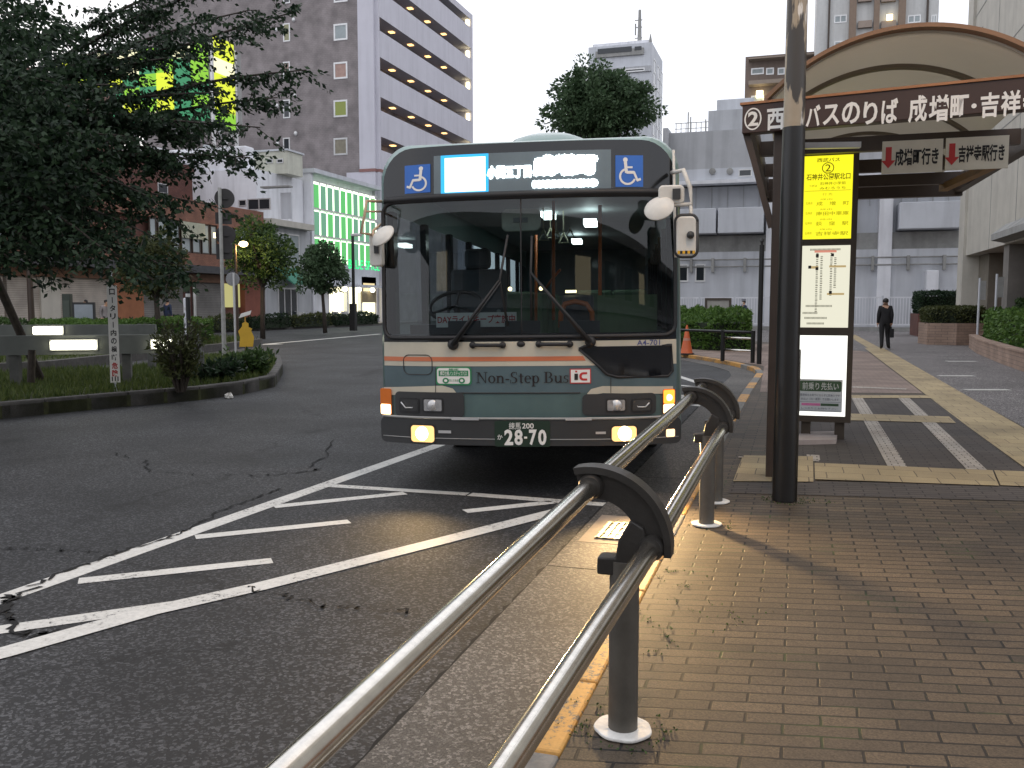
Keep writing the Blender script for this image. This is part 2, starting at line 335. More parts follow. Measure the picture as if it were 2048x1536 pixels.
M['alu'] = mat('aluminium frame', (.62, .62, .62), .4, .6, var=.1)
M['shutter'] = mat('shutter', (.44, .39, .35), .6, .1, var=.1, scale=1.5, stain=.2)
M['brown_paint'] = mat('brown painted steel', (.05, .033, .024), .45, var=.2, scale=5)
M['sign_brown'] = mat('sign dark brown', (.045, .022, .017), .5, var=.12)
M['sign_white'] = mat('sign white', (.78, .76, .72), .5, var=.06)
M['sign_cream'] = mat('sign cream', (.66, .62, .52), .5, var=.1)
M['sign_red'] = mat('sign red', (.5, .03, .03), .5, var=.1)
M['ink'] = mat('black ink', (.012, .011, .011), .6, var=0)
M['red_ink'] = mat('red ink', (.45, .02, .02), .6, var=0)
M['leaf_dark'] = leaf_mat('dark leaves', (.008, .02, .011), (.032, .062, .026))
M['leaf_mid'] = leaf_mat('leaves', (.03, .06, .02), (.075, .13, .035))
M['leaf_hedge'] = leaf_mat('hedge leaves', (.05, .11, .022), (.12, .21, .045))
M['leaf_olive'] = leaf_mat('olive leaves', (.045, .058, .02), (.09, .1, .035))
M['leaf_far'] = leaf_mat('far leaves', (.045, .085, .04), (.095, .15, .075))
M['grass'] = leaf_mat('grass', (.045, .075, .018), (.12, .15, .04))
M['bark'] = mat('bark', (.045, .035, .028), .9, var=.4, scale=12, bump=.8, bscale=30)
M['soil'] = mat('soil and moss', (.045, .05, .02), .95, var=.5, scale=5, bump=.6)
M['skin'] = mat('skin', (.5, .3, .2), .5, var=.08)
M['hair'] = mat('hair', (.012, .01, .009), .5, var=.2)
M['cone'] = mat('orange cone', (.62, .13, .04), .5, var=.15)

def lit(name, col, s): return mat(name, (.02, .02, .02), .5, var=0, emit=s, ecol=col)

# ================================================================== GROUND
ROAD = -.10
b = MB(); b.add([(-400, -60, ROAD), (300, -60, ROAD), (300, 700, ROAD), (-400, 700, ROAD)], [(0, 1, 2, 3)]); struct(b.build('road', M['asphalt']))
# pavement slab with the kerb line swinging left beyond the stop
kerb_line = [(-.86, -8), (-.86, 3), (-.86, 10), (-.84, 16), (-.78, 20.6), (-.95, 22.1), (-1.5, 23.8), (-2.4, 25.8), (-3.5, 27.9), (-5.2, 30.8), (-7.5, 35), (-9.5, 42), (-10, 52), (-10, 60)]
kl = [(x + .15, y) for x, y in kerb_line]
b = MB(); b.prism(kl + [(60, 60), (60, -8)], -.3, -.004); struct(b.build('pavement', M['paver']))
def offset_line(pts, d):
    out = []
    for i, p in enumerate(pts):
        a = Vector(pts[max(i - 1, 0)]); c = Vector(pts[min(i + 1, len(pts) - 1)]); t = (c - a).normalized(); out.append((p[0] + t.y * d, p[1] - t.x * d))
    return out
def ribbon(mb, A, B, z0, z1=None):
    for i in range(len(A) - 1):
        q = [A[i], A[i + 1], B[i + 1], B[i]]
        if z1 is None: mb.add([(x, y, z0) for x, y in q], [(0, 1, 2, 3)])
        else: mb.prism(q, z0, z1)
def resample(pts, step):
    out = [Vector(pts[0])]; carry = step
    for a, c in zip(pts, pts[1:]):
        a, c = Vector(a), Vector(c); L_ = (c - a).length; d = carry
        while d <= L_: out.append(a + (c - a) * (d / L_)); d += step
        carry = d - L_
    return [(p.x, p.y) for p in out]
# kerb stones, alternately painted yellow
kp = resample(kerb_line, .6); ki = offset_line(kp, .148)
b = MB()
for i in range(len(kp) - 1):
    y = kp[i][1]
    seg = int((y + 8) / .6)
    yellow = (2.2 < y < 4.6) or (y >= 4.6 and seg % 4 in (0, 1)) or (y > 21 and i % 3 != 0)
    b.slot(1 if yellow and not y > 28 else 0)
    (x0, y0), (x1, y1), (x2, y2), (x3, y3) = kp[i], kp[i + 1], ki[i + 1], ki[i]
    g = .006
    b.prism([(x0, y0 + g), (x1, y1 - g), (x2, y2 - g), (x3, y3 + g)], -.25, .004)
struct(b.build('kerb', [M['kerb'], M['kerb_yellow']], bevel=.012))
# concrete gutter
gl_ = offset_line(kp, -.55); b = MB()
i = 2
while i < len(kp) - 6 and kp[i][1] < 30:
    k2 = i + 5
    for j in range(i, k2):
        g0, g1 = (.006 if j == i else 0), (.006 if j == k2 - 1 else 0)
        b.prism([(gl_[j][0], gl_[j][1] + g0), (gl_[j + 1][0], gl_[j + 1][1] - g1), (kp[j + 1][0] - .004, kp[j + 1][1] - g1), (kp[j][0] - .004, kp[j][1] + g0)], -.3, -.092)
    i = k2
struct(b.build('gutter', M['gutter']))
b = MB(); jx = []
yy = -3.0
while yy < 19: jx.append((yy, -1.415 + random.gauss(0, .006), random.uniform(.012, .04))); yy += .07
for (ya, xa_, wa), (yb_, xb_, wb_) in zip(jx, jx[1:]): b.add([(xa_ - wa / 2, ya, ROAD + .0015), (xa_ + wa / 2, ya, ROAD + .0015), (xb_ + wb_ / 2, yb_, ROAD + .0015), (xb_ - wb_ / 2, yb_, ROAD + .0015)], [(0, 1, 2, 3)])
struct(b.build('road_joint', mat('joint dirt', (.008, .008, .008), .95, var=.3, scale=20)))
# plaza surfaces
def sheet(name, poly, z, m): b = MB(); b.add([(p[0], p[1], z) for p in poly], [tuple(range(len(poly)))]); return struct(b.build(name, m))
sheet('plaza', [(2.7, -8), (30, -8), (30, 60), (-9, 60), (-9, 48), (-.4, 36), (2.2, 30.5), (2.72, 30), (2.7, 12)], .0, M['plaza_asphalt'])
sheet('paving_far', [(-.55, 15.9), (2.08, 16.5), (2.2, 30.4), (-.5, 36), (-4.6, 31), (-2.9, 27.4), (-.7, 22.6)], .0, M['paver_far'])
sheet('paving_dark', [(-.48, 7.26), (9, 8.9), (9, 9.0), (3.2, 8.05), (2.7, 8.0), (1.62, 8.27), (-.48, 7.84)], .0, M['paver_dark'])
sheet('paving_waiting', [(-.1, 8.42), (2.03, 8.86), (2.1, 15.7), (-.3, 15.2)], .0, M['paver_dark'])
def strip(b, p, q, wd, z=.004):
    p, q = Vector((p[0], p[1])), Vector((q[0], q[1])); t = (q - p).normalized(); n_ = Vector((-t.y, t.x)) * wd / 2
    b.add([(*(p - n_), z), (*(q - n_), z), (*(q + n_), z), (*(p + n_), z)], [(0, 1, 2, 3)])
b = MB(); strip(b, (2.34, 2), (2.36, 12.2), .62); strip(b, (2.36, 12.2), (2.58, 33), .62); strip(b, (2.58, 33), (2.6, 47), .4); struct(b.build('tactile_path', M['tactile']))
b = MB()
def gq(*px): b.add([(*G(u, v).xy, .008) for u, v in px], [(0, 1, 2, 3)])
gq((1466, 964), (1627, 965), (1626, 914), (1486, 912))
gq((1630, 960), (1998, 973), (1985, 942), (1629, 927)); gq((2001, 972), (2160, 979), (2120, 947), (1988, 942))
gq((1560, 838), (1912, 847), (1898, 834), (1560, 824)); gq((1560, 796.5), (1866, 797), (1856, 791.5), (1560, 790.5))
struct(b.build('tactile_rows', M['tactile']))
b = MB(); strip(b, (.93, 8.6), (.97, 15.35), .17, .006); strip(b, (1.6, 8.75), (1.68, 15.5), .17, .006)
strip(b, (.2, 9.05), (.2, 9.35), .12, .006); strip(b, (-.5, 9.0), (.25, 9.0), .06, .006); strip(b, (-.45, 17.6), (1.9, 17.2), .25, .004)
struct(b.build('waiting_lines', M['tile_white']))
b = MB()
for (u0, u1, v) in ((1893, 1952, 723), (1877, 1948, 752), (1929, 2018, 780)): strip(b, G(u0, v), G(u1, v), .26 if v < 740 else .2, .006)
struct(b.build('plaza_dashes', M['white_paint']))
# road markings (real positions on the road, traced from the photo)
b = MB(); zr = ROAD + .002
strip(b, (-4.5, 1.0), (-4.09, 3.6), .14, zr); strip(b, (-4.09, 3.6), (-3.85, 9.2), .15, zr); strip(b, (-3.85, 9.2), (-3.6, 16), .15, zr)
struct(b.build('lane_line', M['white_paint']))
b = MB(); z2 = ROAD + .004
strip(b, (-3.95, 6.99), (-2.6, 7.02), .12, z2); strip(b, (-2.58, 7.02), (-1.42, 6.98), .13, z2)
for p, q in (((-3.9, 6.12), (-3.12, 6.9)), ((-3.9, 5.14), (-3.1, 5.86)), ((-3.92, 4.1), (-3.08, 4.8)), ((-2.4, 6.42), (-1.84, 6.94))): strip(b, p, q, .12, z2)
pts = [(-3.68, 2.62), (-3.43, 3.13), (-3.17, 3.8), (-2.86, 4.32), (-2.3, 5.44), (-1.66, 6.75)]
ribbon(b, offset_line(pts, -.075), offset_line(pts, .075), z2 + .002)
strip(b, (-3.95, 3.1), (-3.1, 3.94), .13, z2)
struct(b.build('road_hatching', M['white_paint']))
b = MB(); strip(b, G(1355, 752, ROAD), G(1416, 772, ROAD), .16, zr); strip(b, G(1352, 770, ROAD), G(1416, 776, ROAD), .14, zr)
strip(b, G(1345, 806, ROAD), G(1372, 790, ROAD), .35, zr); strip(b, G(1392, 812, ROAD), G(1412, 810, ROAD), .25, zr)
strip(b, G(480, 693, ROAD), G(760, 668, ROAD), .3, zr); strip(b, G(480, 691, ROAD), G(560, 688, ROAD), .6, zr + .002)
struct(b.build('road_lines', M['white_paint']))
# open cracks in the asphalt and along the lane line
b = MB()
def crack(pts, w0=.012, n=9):
    q = [Vector(G(u, v, ROAD).xy) for u, v in pts]; out_ = []
    for a_, c_ in zip(q, q[1:]):
        for k in range(n):
            p = a_.lerp(c_, k / n); out_.append((p.x + random.gauss(0, .018), p.y + random.gauss(0, .03)))
    out_.append(tuple(q[-1])); ws_ = [w0 * random.uniform(.3, 1.6) for _ in out_]
    A_ = [(x - w_, y) for (x, y), w_ in zip(out_, ws_)]; B_ = [(x + w_, y + w_ * .5) for (x, y), w_ in zip(out_, ws_)]; ribbon(b, A_, B_, ROAD + .0075)
crack([(225, 905), (290, 925), (300, 945), (420, 950), (520, 952), (600, 945), (640, 940)], .01); crack([(0, 1215), (30, 1190), (120, 1150), (200, 1118), (330, 1080), (370, 1062)], .012); crack([(8, 1195), (12, 1225), (30, 1258), (60, 1275), (120, 1262)], .016)
crack([(370, 1062), (440, 1022), (500, 1000), (560, 978)], .009); crack([(550, 1190), (620, 1205), (680, 1218), (760, 1222), (830, 1226)], .007); crack([(486, 1172), (520, 1182)], .006); crack([(0, 1100), (60, 1096), (150, 1104), (230, 1106)], .007); crack([(620, 935), (650, 915), (668, 880)], .008, 6)
struct(b.build('road_cracks', M['joint'] if 'joint' in M else mat('crack dirt', (.006, .006, .006), .95, var=.2)))
# far pavement on the other side of the road
b = MB(); far = [(-31.9, 8), (-31.6, 30), (-31.2, 40), (-30.6, 55), (-30.2, 64), (-30, 90)]
b.prism(far + [(-60, 90), (-60, 8)], -.3, .02); struct(b.build('pavement_opposite', M['plaza_asphalt']))
b = MB(); fo = offset_line(far, .2); ribbon(b, far, fo, -.3, .05); struct(b.build('kerb_opposite', M['kerb_dark']))
# storm drain
g_ = empty('drain_grate', 'slotted cream steel drain grate set in the gutter by the railing', 'drain grate', (-1.12, 6.1, ROAD + .004))
b = MB(); b.box(-.24, .24, -.3, .5, .002, .006); b.build('drain_pan', mat('drain pan', (.27, .22, .17), .8, var=.2, scale=9), g_)
b = MB(); b.box(-.15, .17, -.2, .26, .007, .009); b.build('drain_hole', M['black'], g_)
b = MB()
for i in range(7): x = -.14 + i * .048; b.box(x, x + .026, -.2, .26, .010, .02)
for y in (-.2, -.06, .1, .24): b.box(-.15, .17, y, y + .02, .0105, .017)
b.build('grating', mat('grate metal', (.42, .36, .25), .5, .2, var=.2, scale=20), g_)
# ================================================================== BUS
BUSL = Vector((-2.075, 7.0, ROAD)); BYAW, BLEAN = R(10.1), -.015
bus = empty('city_bus', 'teal and cream city bus facing the viewer with fog lamps and destination display lit', 'bus', BUSL)
bus.rotation_euler = (0, BLEAN, BYAW)
MBUS = Matrix.Translation(BUSL) @ Matrix.Rotation(BYAW, 4, 'Z') @ Matrix.Rotation(BLEAN, 4, 'Y'); MINV = MBUS.inverted()
def B(u, v, y):
    o = MINV @ Vector((0, 0, CAMH)); d = MINV.to_3x3() @ ray(u, v); t = (y - o.y) / d.y; return o + d * t
def yf(x, z):
    return .20 * (abs(x) / 1.23) ** 3 + (.10 * max(0., (z - 1.25) / 1.7) ** 1.6)
def bx(u, v):
    p = B(u, v, 0)
    for _ in range(4): p = B(u, v, yf(p.x, p.z))
    return (p.x, p.z)
def bz(v): return bx(1057, v)[1]
def patch(mb, poly, off=.0, depth=0.0, step=.09):
    bm = bmesh.new(); vs = [bm.verts.new((x, 0, z)) for x, z in poly]; bm.faces.new(vs)
    xs = [p[0] for p in poly]; zs = [p[1] for p in poly]
    x = math.ceil(min(xs) / step) * step
    while x < max(xs):
        bmesh.ops.bisect_plane(bm, geom=bm.verts[:] + bm.edges[:] + bm.faces[:], plane_co=(x + .0007, 0, 0), plane_no=(1, 0, 0)); x += step
    z = math.ceil(min(zs) / (2 * step)) * 2 * step
    while z < max(zs):
        bmesh.ops.bisect_plane(bm, geom=bm.verts[:] + bm.edges[:] + bm.faces[:], plane_co=(0, 0, z + .0007), plane_no=(0, 0, 1)); z += 2 * step
    if depth:
        r = bmesh.ops.extrude_face_region(bm, geom=bm.faces[:])
        for g in r['geom']:
            if isinstance(g, bmesh.types.BMVert): g.co.y += 1
    bmesh.ops.recalc_face_normals(bm, faces=bm.faces[:])
    bm.verts.index_update()
    mb.add([(q.co.x, yf(q.co.x, q.co.z) - off + (depth if q.co.y > .5 else 0), q.co.z) for q in bm.verts], [[q.index for q in f.verts] for f in bm.faces]); bm.free(); return mb
def onbus(off): return lambda x, z: (x, yf(x, z) - off, z)
def pxrect(u0, v0, u1, v1, r=0):
    a = bx(u0, v1); c = bx(u1, v0)
    return rrect(a[0], c[0], a[1], c[1], r) if r else [(a[0], a[1]), (c[0], a[1]), (c[0], c[1]), (a[0], c[1])]
M['bus_teal'] = mat('bus teal', (.08, .128, .126), .4, var=.16, scale=2.2, coat=.25, stain=.2)
M['bus_blue'] = mat('bus grey blue', (.085, .128, .142), .4, var=.16, scale=2.2, coat=.25, stain=.2)
M['bus_cream'] = mat('bus cream', (.54, .5, .4), .42, var=.1, scale=2.5, coat=.2, stain=.15)
M['bus_orange'] = mat('bus orange stripe', (.55, .17, .08), .35, var=.05)
M['bus_roof'] = mat('bus roof teal', (.21, .31, .3), .35, var=.08, coat=.4)
M['bus_black'] = mat('bus gloss black', (.008, .009, .011), .12, var=.1, spec=.6)
M['bumper'] = mat('bumper dark grey', (.032, .033, .034), .5, var=.15)
M['chrome'] = mat('lamp reflector', (.7, .7, .7), .15, 1.0, var=.1)
M['windshield'] = glass_mat('windshield', (.58, .67, .7), 1.6)
M['glass_clear'] = glass_mat('lamp glass', (.9, .92, .92), 1.5)
M['lamp_warm'] = lit('fog lamp lit', (1, .60, .22), 1.45); M['lamp_core'] = lit('fog lamp core', (1, .85, .6), 9)
M['amber'] = mat('amber lens', (.6, .15, .02), .25, var=.1)
M['amber_lit'] = lit('amber lit', (1, .22, .02), 3.2)
M['pos_lit'] = lit('position lamp lit', (1, .74, .38), 4)
M['mirror_back'] = mat('mirror back pale', (.62, .6, .55), .4, var=.1, scale=12)
M['led_white'] = lit('led white', (.86, .97, 1), 4)
M['led_block'] = lit('led block', (.8, .95, 1), 2.2)
M['led_blue'] = lit('led blue edge', (.02, .5, 1.0), 1.1)
M['led_screen'] = mat('led screen', (.13, .17, .19), .25, var=.15)
M['blue_sign'] = mat('blue sticker', (.02, .13, .5), .4, var=.05)
M['orange_rail'] = mat('orange hand rail', (.5, .13, .03), .4, var=.1)
M['int_dark'] = mat('bus interior dark', (.05, .055, .06), .7, var=.2)
M['int_light'] = mat('bus interior grey', (.25, .27, .27), .6, var=.1)
M['int_lamp'] = lit('interior lamp', (.9, 1, .95), 8)
M['seat_green'] = mat('seat green', (.06, .11, .06), .8, var=.2)

ZW0, ZW1, ZT = bz(679), bz(392), 2.945
out = []
HW = 1.275
for cx, cz, a0, r in ((HW - .27, ZT - .27, 0, .27), (-HW + .27, ZT - .27, 90, .27), (-HW + .06, .455 + .06, 180, .06), (HW - .06, .455 + .06, 270, .06)):
    for i in range(8):
        a = R(a0 + 90 * i / 7); out.append((cx + r * math.cos(a), cz + r * math.sin(a)))
out = [(x * (1 - .012 * max(0, z - 1.4)), z) for x, z in out]
def inset(poly, d):
    cz = 1.6; return [(x - d * (1 if x > 0 else -1) * min(1, abs(x) / .3), z - d * (1 if z > cz else -1)) for x, z in poly]
# body shell: lower skirt, roof and pillars; the side windows are glass
LEN = 10.4
ring = out  # starts on the right side, goes over the roof to the left
dense = []
for i, p in enumerate(ring):
    q = ring[(i + 1) % len(ring)]; dense.append(p)
    if abs(p[0] - q[0]) < .1 and abs(p[1] - q[1]) > .8:
        for zz in ((ZW1 - .05, 1.32) if p[1] > q[1] else (1.32, ZW1 - .05)):
            t = (zz - p[1]) / (q[1] - p[1]); dense.append((p[0] + (q[0] - p[0]) * t, zz))
n = len(dense); b = MB(); rings = []
for d, dy in ((.045, .0), (.018, .03), (.003, .08), (0, .16)): rings.append([(x, yf(x, z) + dy, z) for x, z in inset(dense, d)])
ys = [.6, 1.2, 3, 5, 7, 9, LEN]
for y in ys: rings.append([(x, y, z) for x, z in dense])
rings.append([(x, LEN + .08, z) for x, z in inset(dense, .1)])
vs = [p for r_ in rings for p in r_]; fs = []; sl_ = []
def iswin(j):
    p, q = dense[j], dense[(j + 1) % n]; return abs(p[0] - q[0]) < .1 and abs(p[1] - q[1]) > .8 and min(p[1], q[1]) > 1.2
for i in range(len(rings) - 1):
    for j in range(n):
        if 4 <= i <= 9 and iswin(j): continue
        zc = (dense[j][1] + dense[(j + 1) % n][1]) / 2
        b.slot(0 if zc > ZW1 else (1 if zc > 1.0 else 2))
        b.add([rings[i][j], rings[i][(j + 1) % n], rings[i + 1][(j + 1) % n], rings[i + 1][j]], [(0, 1, 2, 3)])
b.slot(2).add(rings[-1], [tuple(range(n))])
o = b.build('body', [M['bus_roof'], M['bus_teal'], M['bus_teal']], bus, smooth=40)
b = MB()
for sgn in (-1, 1):
    xx = sgn * (HW - .035)
    for y in (.62, 1.9, 3.2, 4.5, 5.8, 7.1, 8.4, 9.7, LEN - .02): b.box(xx - .03, xx + .03, y - .07, y + .07, 1.3, ZW1 - .04)
b.build('window_pillars', M['bus_black'], bus)
b = MB()
for sgn in (-1, 1):
    xx = sgn * (HW - .012); b.add([(xx, .6, 1.3), (xx, LEN, 1.3), (xx, LEN, ZW1 - .04), (xx, .6, ZW1 - .04)], [(0, 1, 2, 3)])
b.build('side_window', M['windshield'], bus)
# roof pod
b = MB(); c0 = bx(1063, 285)[0]
for (hw, y0, z0) in ((.40, 1.2, ZT - .05),): pass
prof = [(.49, -.15), (.47, 0), (.45, .12), (.38, .22), (.25, .29), (.1, .315), (.0, .32)]
vs = []; fs = []; k = len(prof); nn = 28
for r_, h in prof:
    for j in range(nn):
        a = 2 * math.pi * j / nn; ca, sa = math.cos(a), math.sin(a)
        vs.append((c0 + r_ * math.copysign(abs(ca) ** .7, ca), 2.1 + r_ * 1.9 * math.copysign(abs(sa) ** .6, sa), ZT + .02 + h))
for i in range(k - 1):
    for j in range(nn): fs.append((i * nn + j, i * nn + (j + 1) % nn, (i + 1) * nn + (j + 1) % nn, (i + 1) * nn + j))
b.add(vs, fs); b.build('roof_pod', M['bus_roof'], bus, smooth=True)
# ---- black front mask above and beside the windshield
inn = inset(out, .045)
def clip(poly, zlo=None, zhi=None, xlo=None, xhi=None):
    for ax, val, keep in ((1, zlo, 1), (1, zhi, -1), (0, xlo, 1), (0, xhi, -1)):
        if val is None: continue
        o_ = []
        for i, p in enumerate(poly):
            q = poly[(i + 1) % len(poly)]; dp = (p[ax] - val) * keep; dq = (q[ax] - val) * keep
            if dp >= 0: o_.append(p)
            if dp * dq < 0:
                t = dp / (dp - dq); o_.append((p[0] + (q[0] - p[0]) * t, p[1] + (q[1] - p[1]) * t))
        poly = o_
    return poly
b = MB()
patch(b, clip(inn, zlo=ZW1 - .02), .0, .03)
patch(b, clip(inn, zlo=ZW0 - .03, zhi=ZW1 - .02, xhi=-1.19), .0, .03); patch(b, clip(inn, zlo=ZW0 - .03, zhi=ZW1 - .02, xlo=1.19), .0, .03)
patch(b, clip(inn, zlo=ZW0 - .03, zhi=ZW0 + .05, xlo=-1.19, xhi=1.19), .0, .03)
b.build('front_mask', M['bus_black'], bus, smooth=30)
b = MB(); patch(b, rrect(-1.21, 1.21, ZW0 + .03, ZW1 - .01, .09), .004); ws = b.build('windshield', M['windshield'], bus, smooth=True)
b = MB()
loop = rrect(-1.215, 1.215, ZW0 + .02, ZW1 - .005, .09); loop.append(loop[0])
dl = []
for p, q in zip(loop, loop[1:]):
    m_ = max(1, int(math.hypot(p[0] - q[0], p[1] - q[1]) / .08))
    dl += [(p[0] + (q[0] - p[0]) * i / m_, p[1] + (q[1] - p[1]) * i / m_) for i in range(m_)]
dl.append(dl[0]); b.tube([(x, yf(x, z) - .004, z) for x, z in dl], .018, 8)
xm = bx(1042, 500)[0]
b.tube([(xm, yf(xm, z) - .004, z) for z in np.linspace(ZW0, ZW1, 8)], .006, 6)
b.tube([(x, yf(x, ZW1 + .015) - .006, ZW1 + .015) for x in np.linspace(-1.19, 1.19, 24)], .03, 8)
b.build('gasket', M['rubber'], ws, smooth=True)
# ---- destination display
b = MB(); patch(b, clip(pxrect(868, 299, 1222, 397), zlo=ZW1 + .045), .004); dd = b.build('destination_display', M['led_screen'], bus)
b = MB(); patch(b, pxrect(882, 307, 977, 391), .006); b.build('led_border', M['led_blue'], dd)
b = MB(); patch(b, pxrect(890, 313, 971, 385), .008); b.build('led_block', M['led_block'], dd)
b = MB()
def bus_text(mb, s, u0, v0, u1, v1, off, bold=0.0):
    a = bx(u0, v1); c = bx(u1, v0); put_text(mb, s, a[0], c[0], a[1], c[1], onbus(off), bold)
def bus_thick(mb, s, u0, v0, u1, v1, t):
    for i, (dx, dz) in enumerate(((0, 0), (t, 0), (-t, 0), (0, t), (0, -t), (t * .7, t * .7), (-t * .7, -t * .7), (t * .7, -t * .7), (-t * .7, t * .7))):
        a = bx(u0, v1); c = bx(u1, v0); put_text(mb, s, a[0] + t + dx, c[0] - t + dx, a[1] + t + dz, c[1] - t + dz, onbus(.009 + i * .0004))
bus_thick(b, '小関五丁目', 974, 329, 1063, 359, .007)
bus_thick(b, '成増町', 1064, 306, 1197, 355, .027)
bus_thick(b, 'NARIMASUCHO', 1064, 357, 1197, 378, .017)
b.build('led_lettering', M['led_white'], dd)
# ---- wheelchair stickers
def wheelchair(u0, v0, u1, v1, flip):
    b = MB(); patch(b, pxrect(u0, v0, u1, v1), .006); o = b.build('wheelchair_sticker', M['blue_sign'], bus)
    a = bx(u0, v1); c = bx(u1, v0); wd, ht = c[0] - a[0], c[1] - a[1]
    def P(x, y): return (a[0] + wd * ((1 - x) if flip else x), a[1] + ht * y)
    b = MB(); fn = onbus(.0085)
    def poly(pts): b.add([fn(*P(*p)) for p in pts], [tuple(range(len(pts)))])
    def seg(p, q, t):
        p, q = Vector(p), Vector(q); d = (q - p).normalized(); m_ = Vector((-d.y, d.x)) * t / 2
        poly([tuple(p - m_), tuple(q - m_), tuple(q + m_), tuple(p + m_)])
    poly([(.36 + .085 * math.cos(q), .86 + .075 * math.sin(q)) for q in np.linspace(0, 2 * math.pi, 14)[:-1]])
    seg((.36, .80), (.40, .44), .11); seg((.38, .62), (.62, .62), .06); seg((.40, .46), (.68, .46), .09); seg((.66, .48), (.80, .20), .08); seg((.77, .2), (.92, .25), .08)
    ang = np.linspace(R(110), R(340), 20)
    for p, q in zip(ang, ang[1:]):
        poly([(.44 + r_ * math.cos(t), .33 + r_ * .88 * math.sin(t)) for r_, t in ((.31, p), (.31, q), (.235, q), (.235, p))])
    b.build('wheelchair_symbol', M['sign_white'], o)
wheelchair(810, 328, 861, 388, True); wheelchair(1231, 311, 1286, 374, False)
# ---- painted front panel with its colour bands
zc0, zc1, zo0, zo1 = bz(732), bz(681), bz(722), bz(713)
b = MB()
b.slot(0); patch(b, clip(inn, zlo=bz(840), zhi=bz(786)), .0, .03)
b.slot(1); patch(b, clip(inn, zlo=bz(786), zhi=ZW0 - .02), .002, .03)
b.slot(2); patch(b, clip(inn, zlo=zc0, zhi=ZW0 - .015), .005)
b.slot(3); patch(b, [(-1.225, zo0), (bx(1172, 722)[0], zo0), (bx(1166, 713)[0], zo1), (-1.225, zo1)], .008)
b.slot(2)
patch(b, [bx(*p) for p in ((768, 774), (885, 771), (906, 777), (924, 798), (914, 802), (902, 790), (885, 787), (768, 790))], .007, step=.05)
patch(b, [bx(*p) for p in ((1346, 772), (1205, 772), (1182, 778), (1164, 800), (1174, 803), (1188, 789), (1206, 786), (1346, 787))], .007, step=.05)
fp = b.build('front_panel', [M['bus_teal'], M['bus_blue'], M['bus_cream'], M['bus_orange']], bus, smooth=20)
b = MB()   # panel seams
for u, v0, v1 in ((871, 735, 785), (1221, 755, 786)):
    p, q = bx(u, v0), bx(u, v1); patch(b, [(p[0], p[1]), (p[0] + .006, p[1]), (q[0] + .006, q[1]), (q[0], q[1])], .009)
rr = pxrect(808, 710, 864, 748, .05)
rr.append(rr[0]); b.tube([(x, yf(x, z) - .008, z) for x, z in rr], .0035, 5)
b.tube([(x, yf(x, bz(786)) - .004, bz(786)) for x in np.linspace(-.55, .45, 16)], .006, 6)
b.build('panel_seam', M['bumper'], fp)
b = MB(); patch(b, [bx(*p) for p in ((1158, 698), (1168, 693), (1343, 690), (1345, 742), (1336, 752), (1235, 754), (1213, 748), (1197, 732))], .008, step=.05)
kw = b.build('kerb_window', M['bus_black'], bus)
b = MB(); p = [bx(*q) for q in ((1158, 698), (1168, 693), (1343, 690), (1345, 742), (1336, 752), (1235, 754), (1213, 748), (1197, 732), (1158, 698))]
b.tube([(x, yf(x, z) - .008, z) for x, z in p], .012, 6); b.build('window_trim', M['rubber'], kw, smooth=True)
b = MB(); bus_text(b, 'A4-701', 1274, 679, 1320, 691, .009, .01); b.build('fleet_number', mat('number blue', (.05, .06, .2), .5, var=0), fp)
# handles, nozzle
for u0, u1, v in ((946, 1006, 690), (1078, 1140, 688)):
    b = MB(); p, q = bx(u0, v), bx(u1, v); fn = onbus(.05)
    b.tube([onbus(.0)(p[0] + .01, p[1]), fn(p[0] + .015, p[1]), fn(q[0] - .015, q[1]), onbus(.0)(q[0] - .01, q[1])], .016, 8)
    for w_ in (p, q): b.ball((w_[0], yf(*w_) - .02, w_[1]), .028, 10, 8)
    b.build('handle', M['rubber'], bus, smooth=True)
b = MB(); p = bx(1042, 688); b.ball((p[0], yf(*p) - .005, p[1]), .035, 12, 8, (1, .6, .7)); b.build('washer_nozzle', M['rubber'], bus, smooth=True)
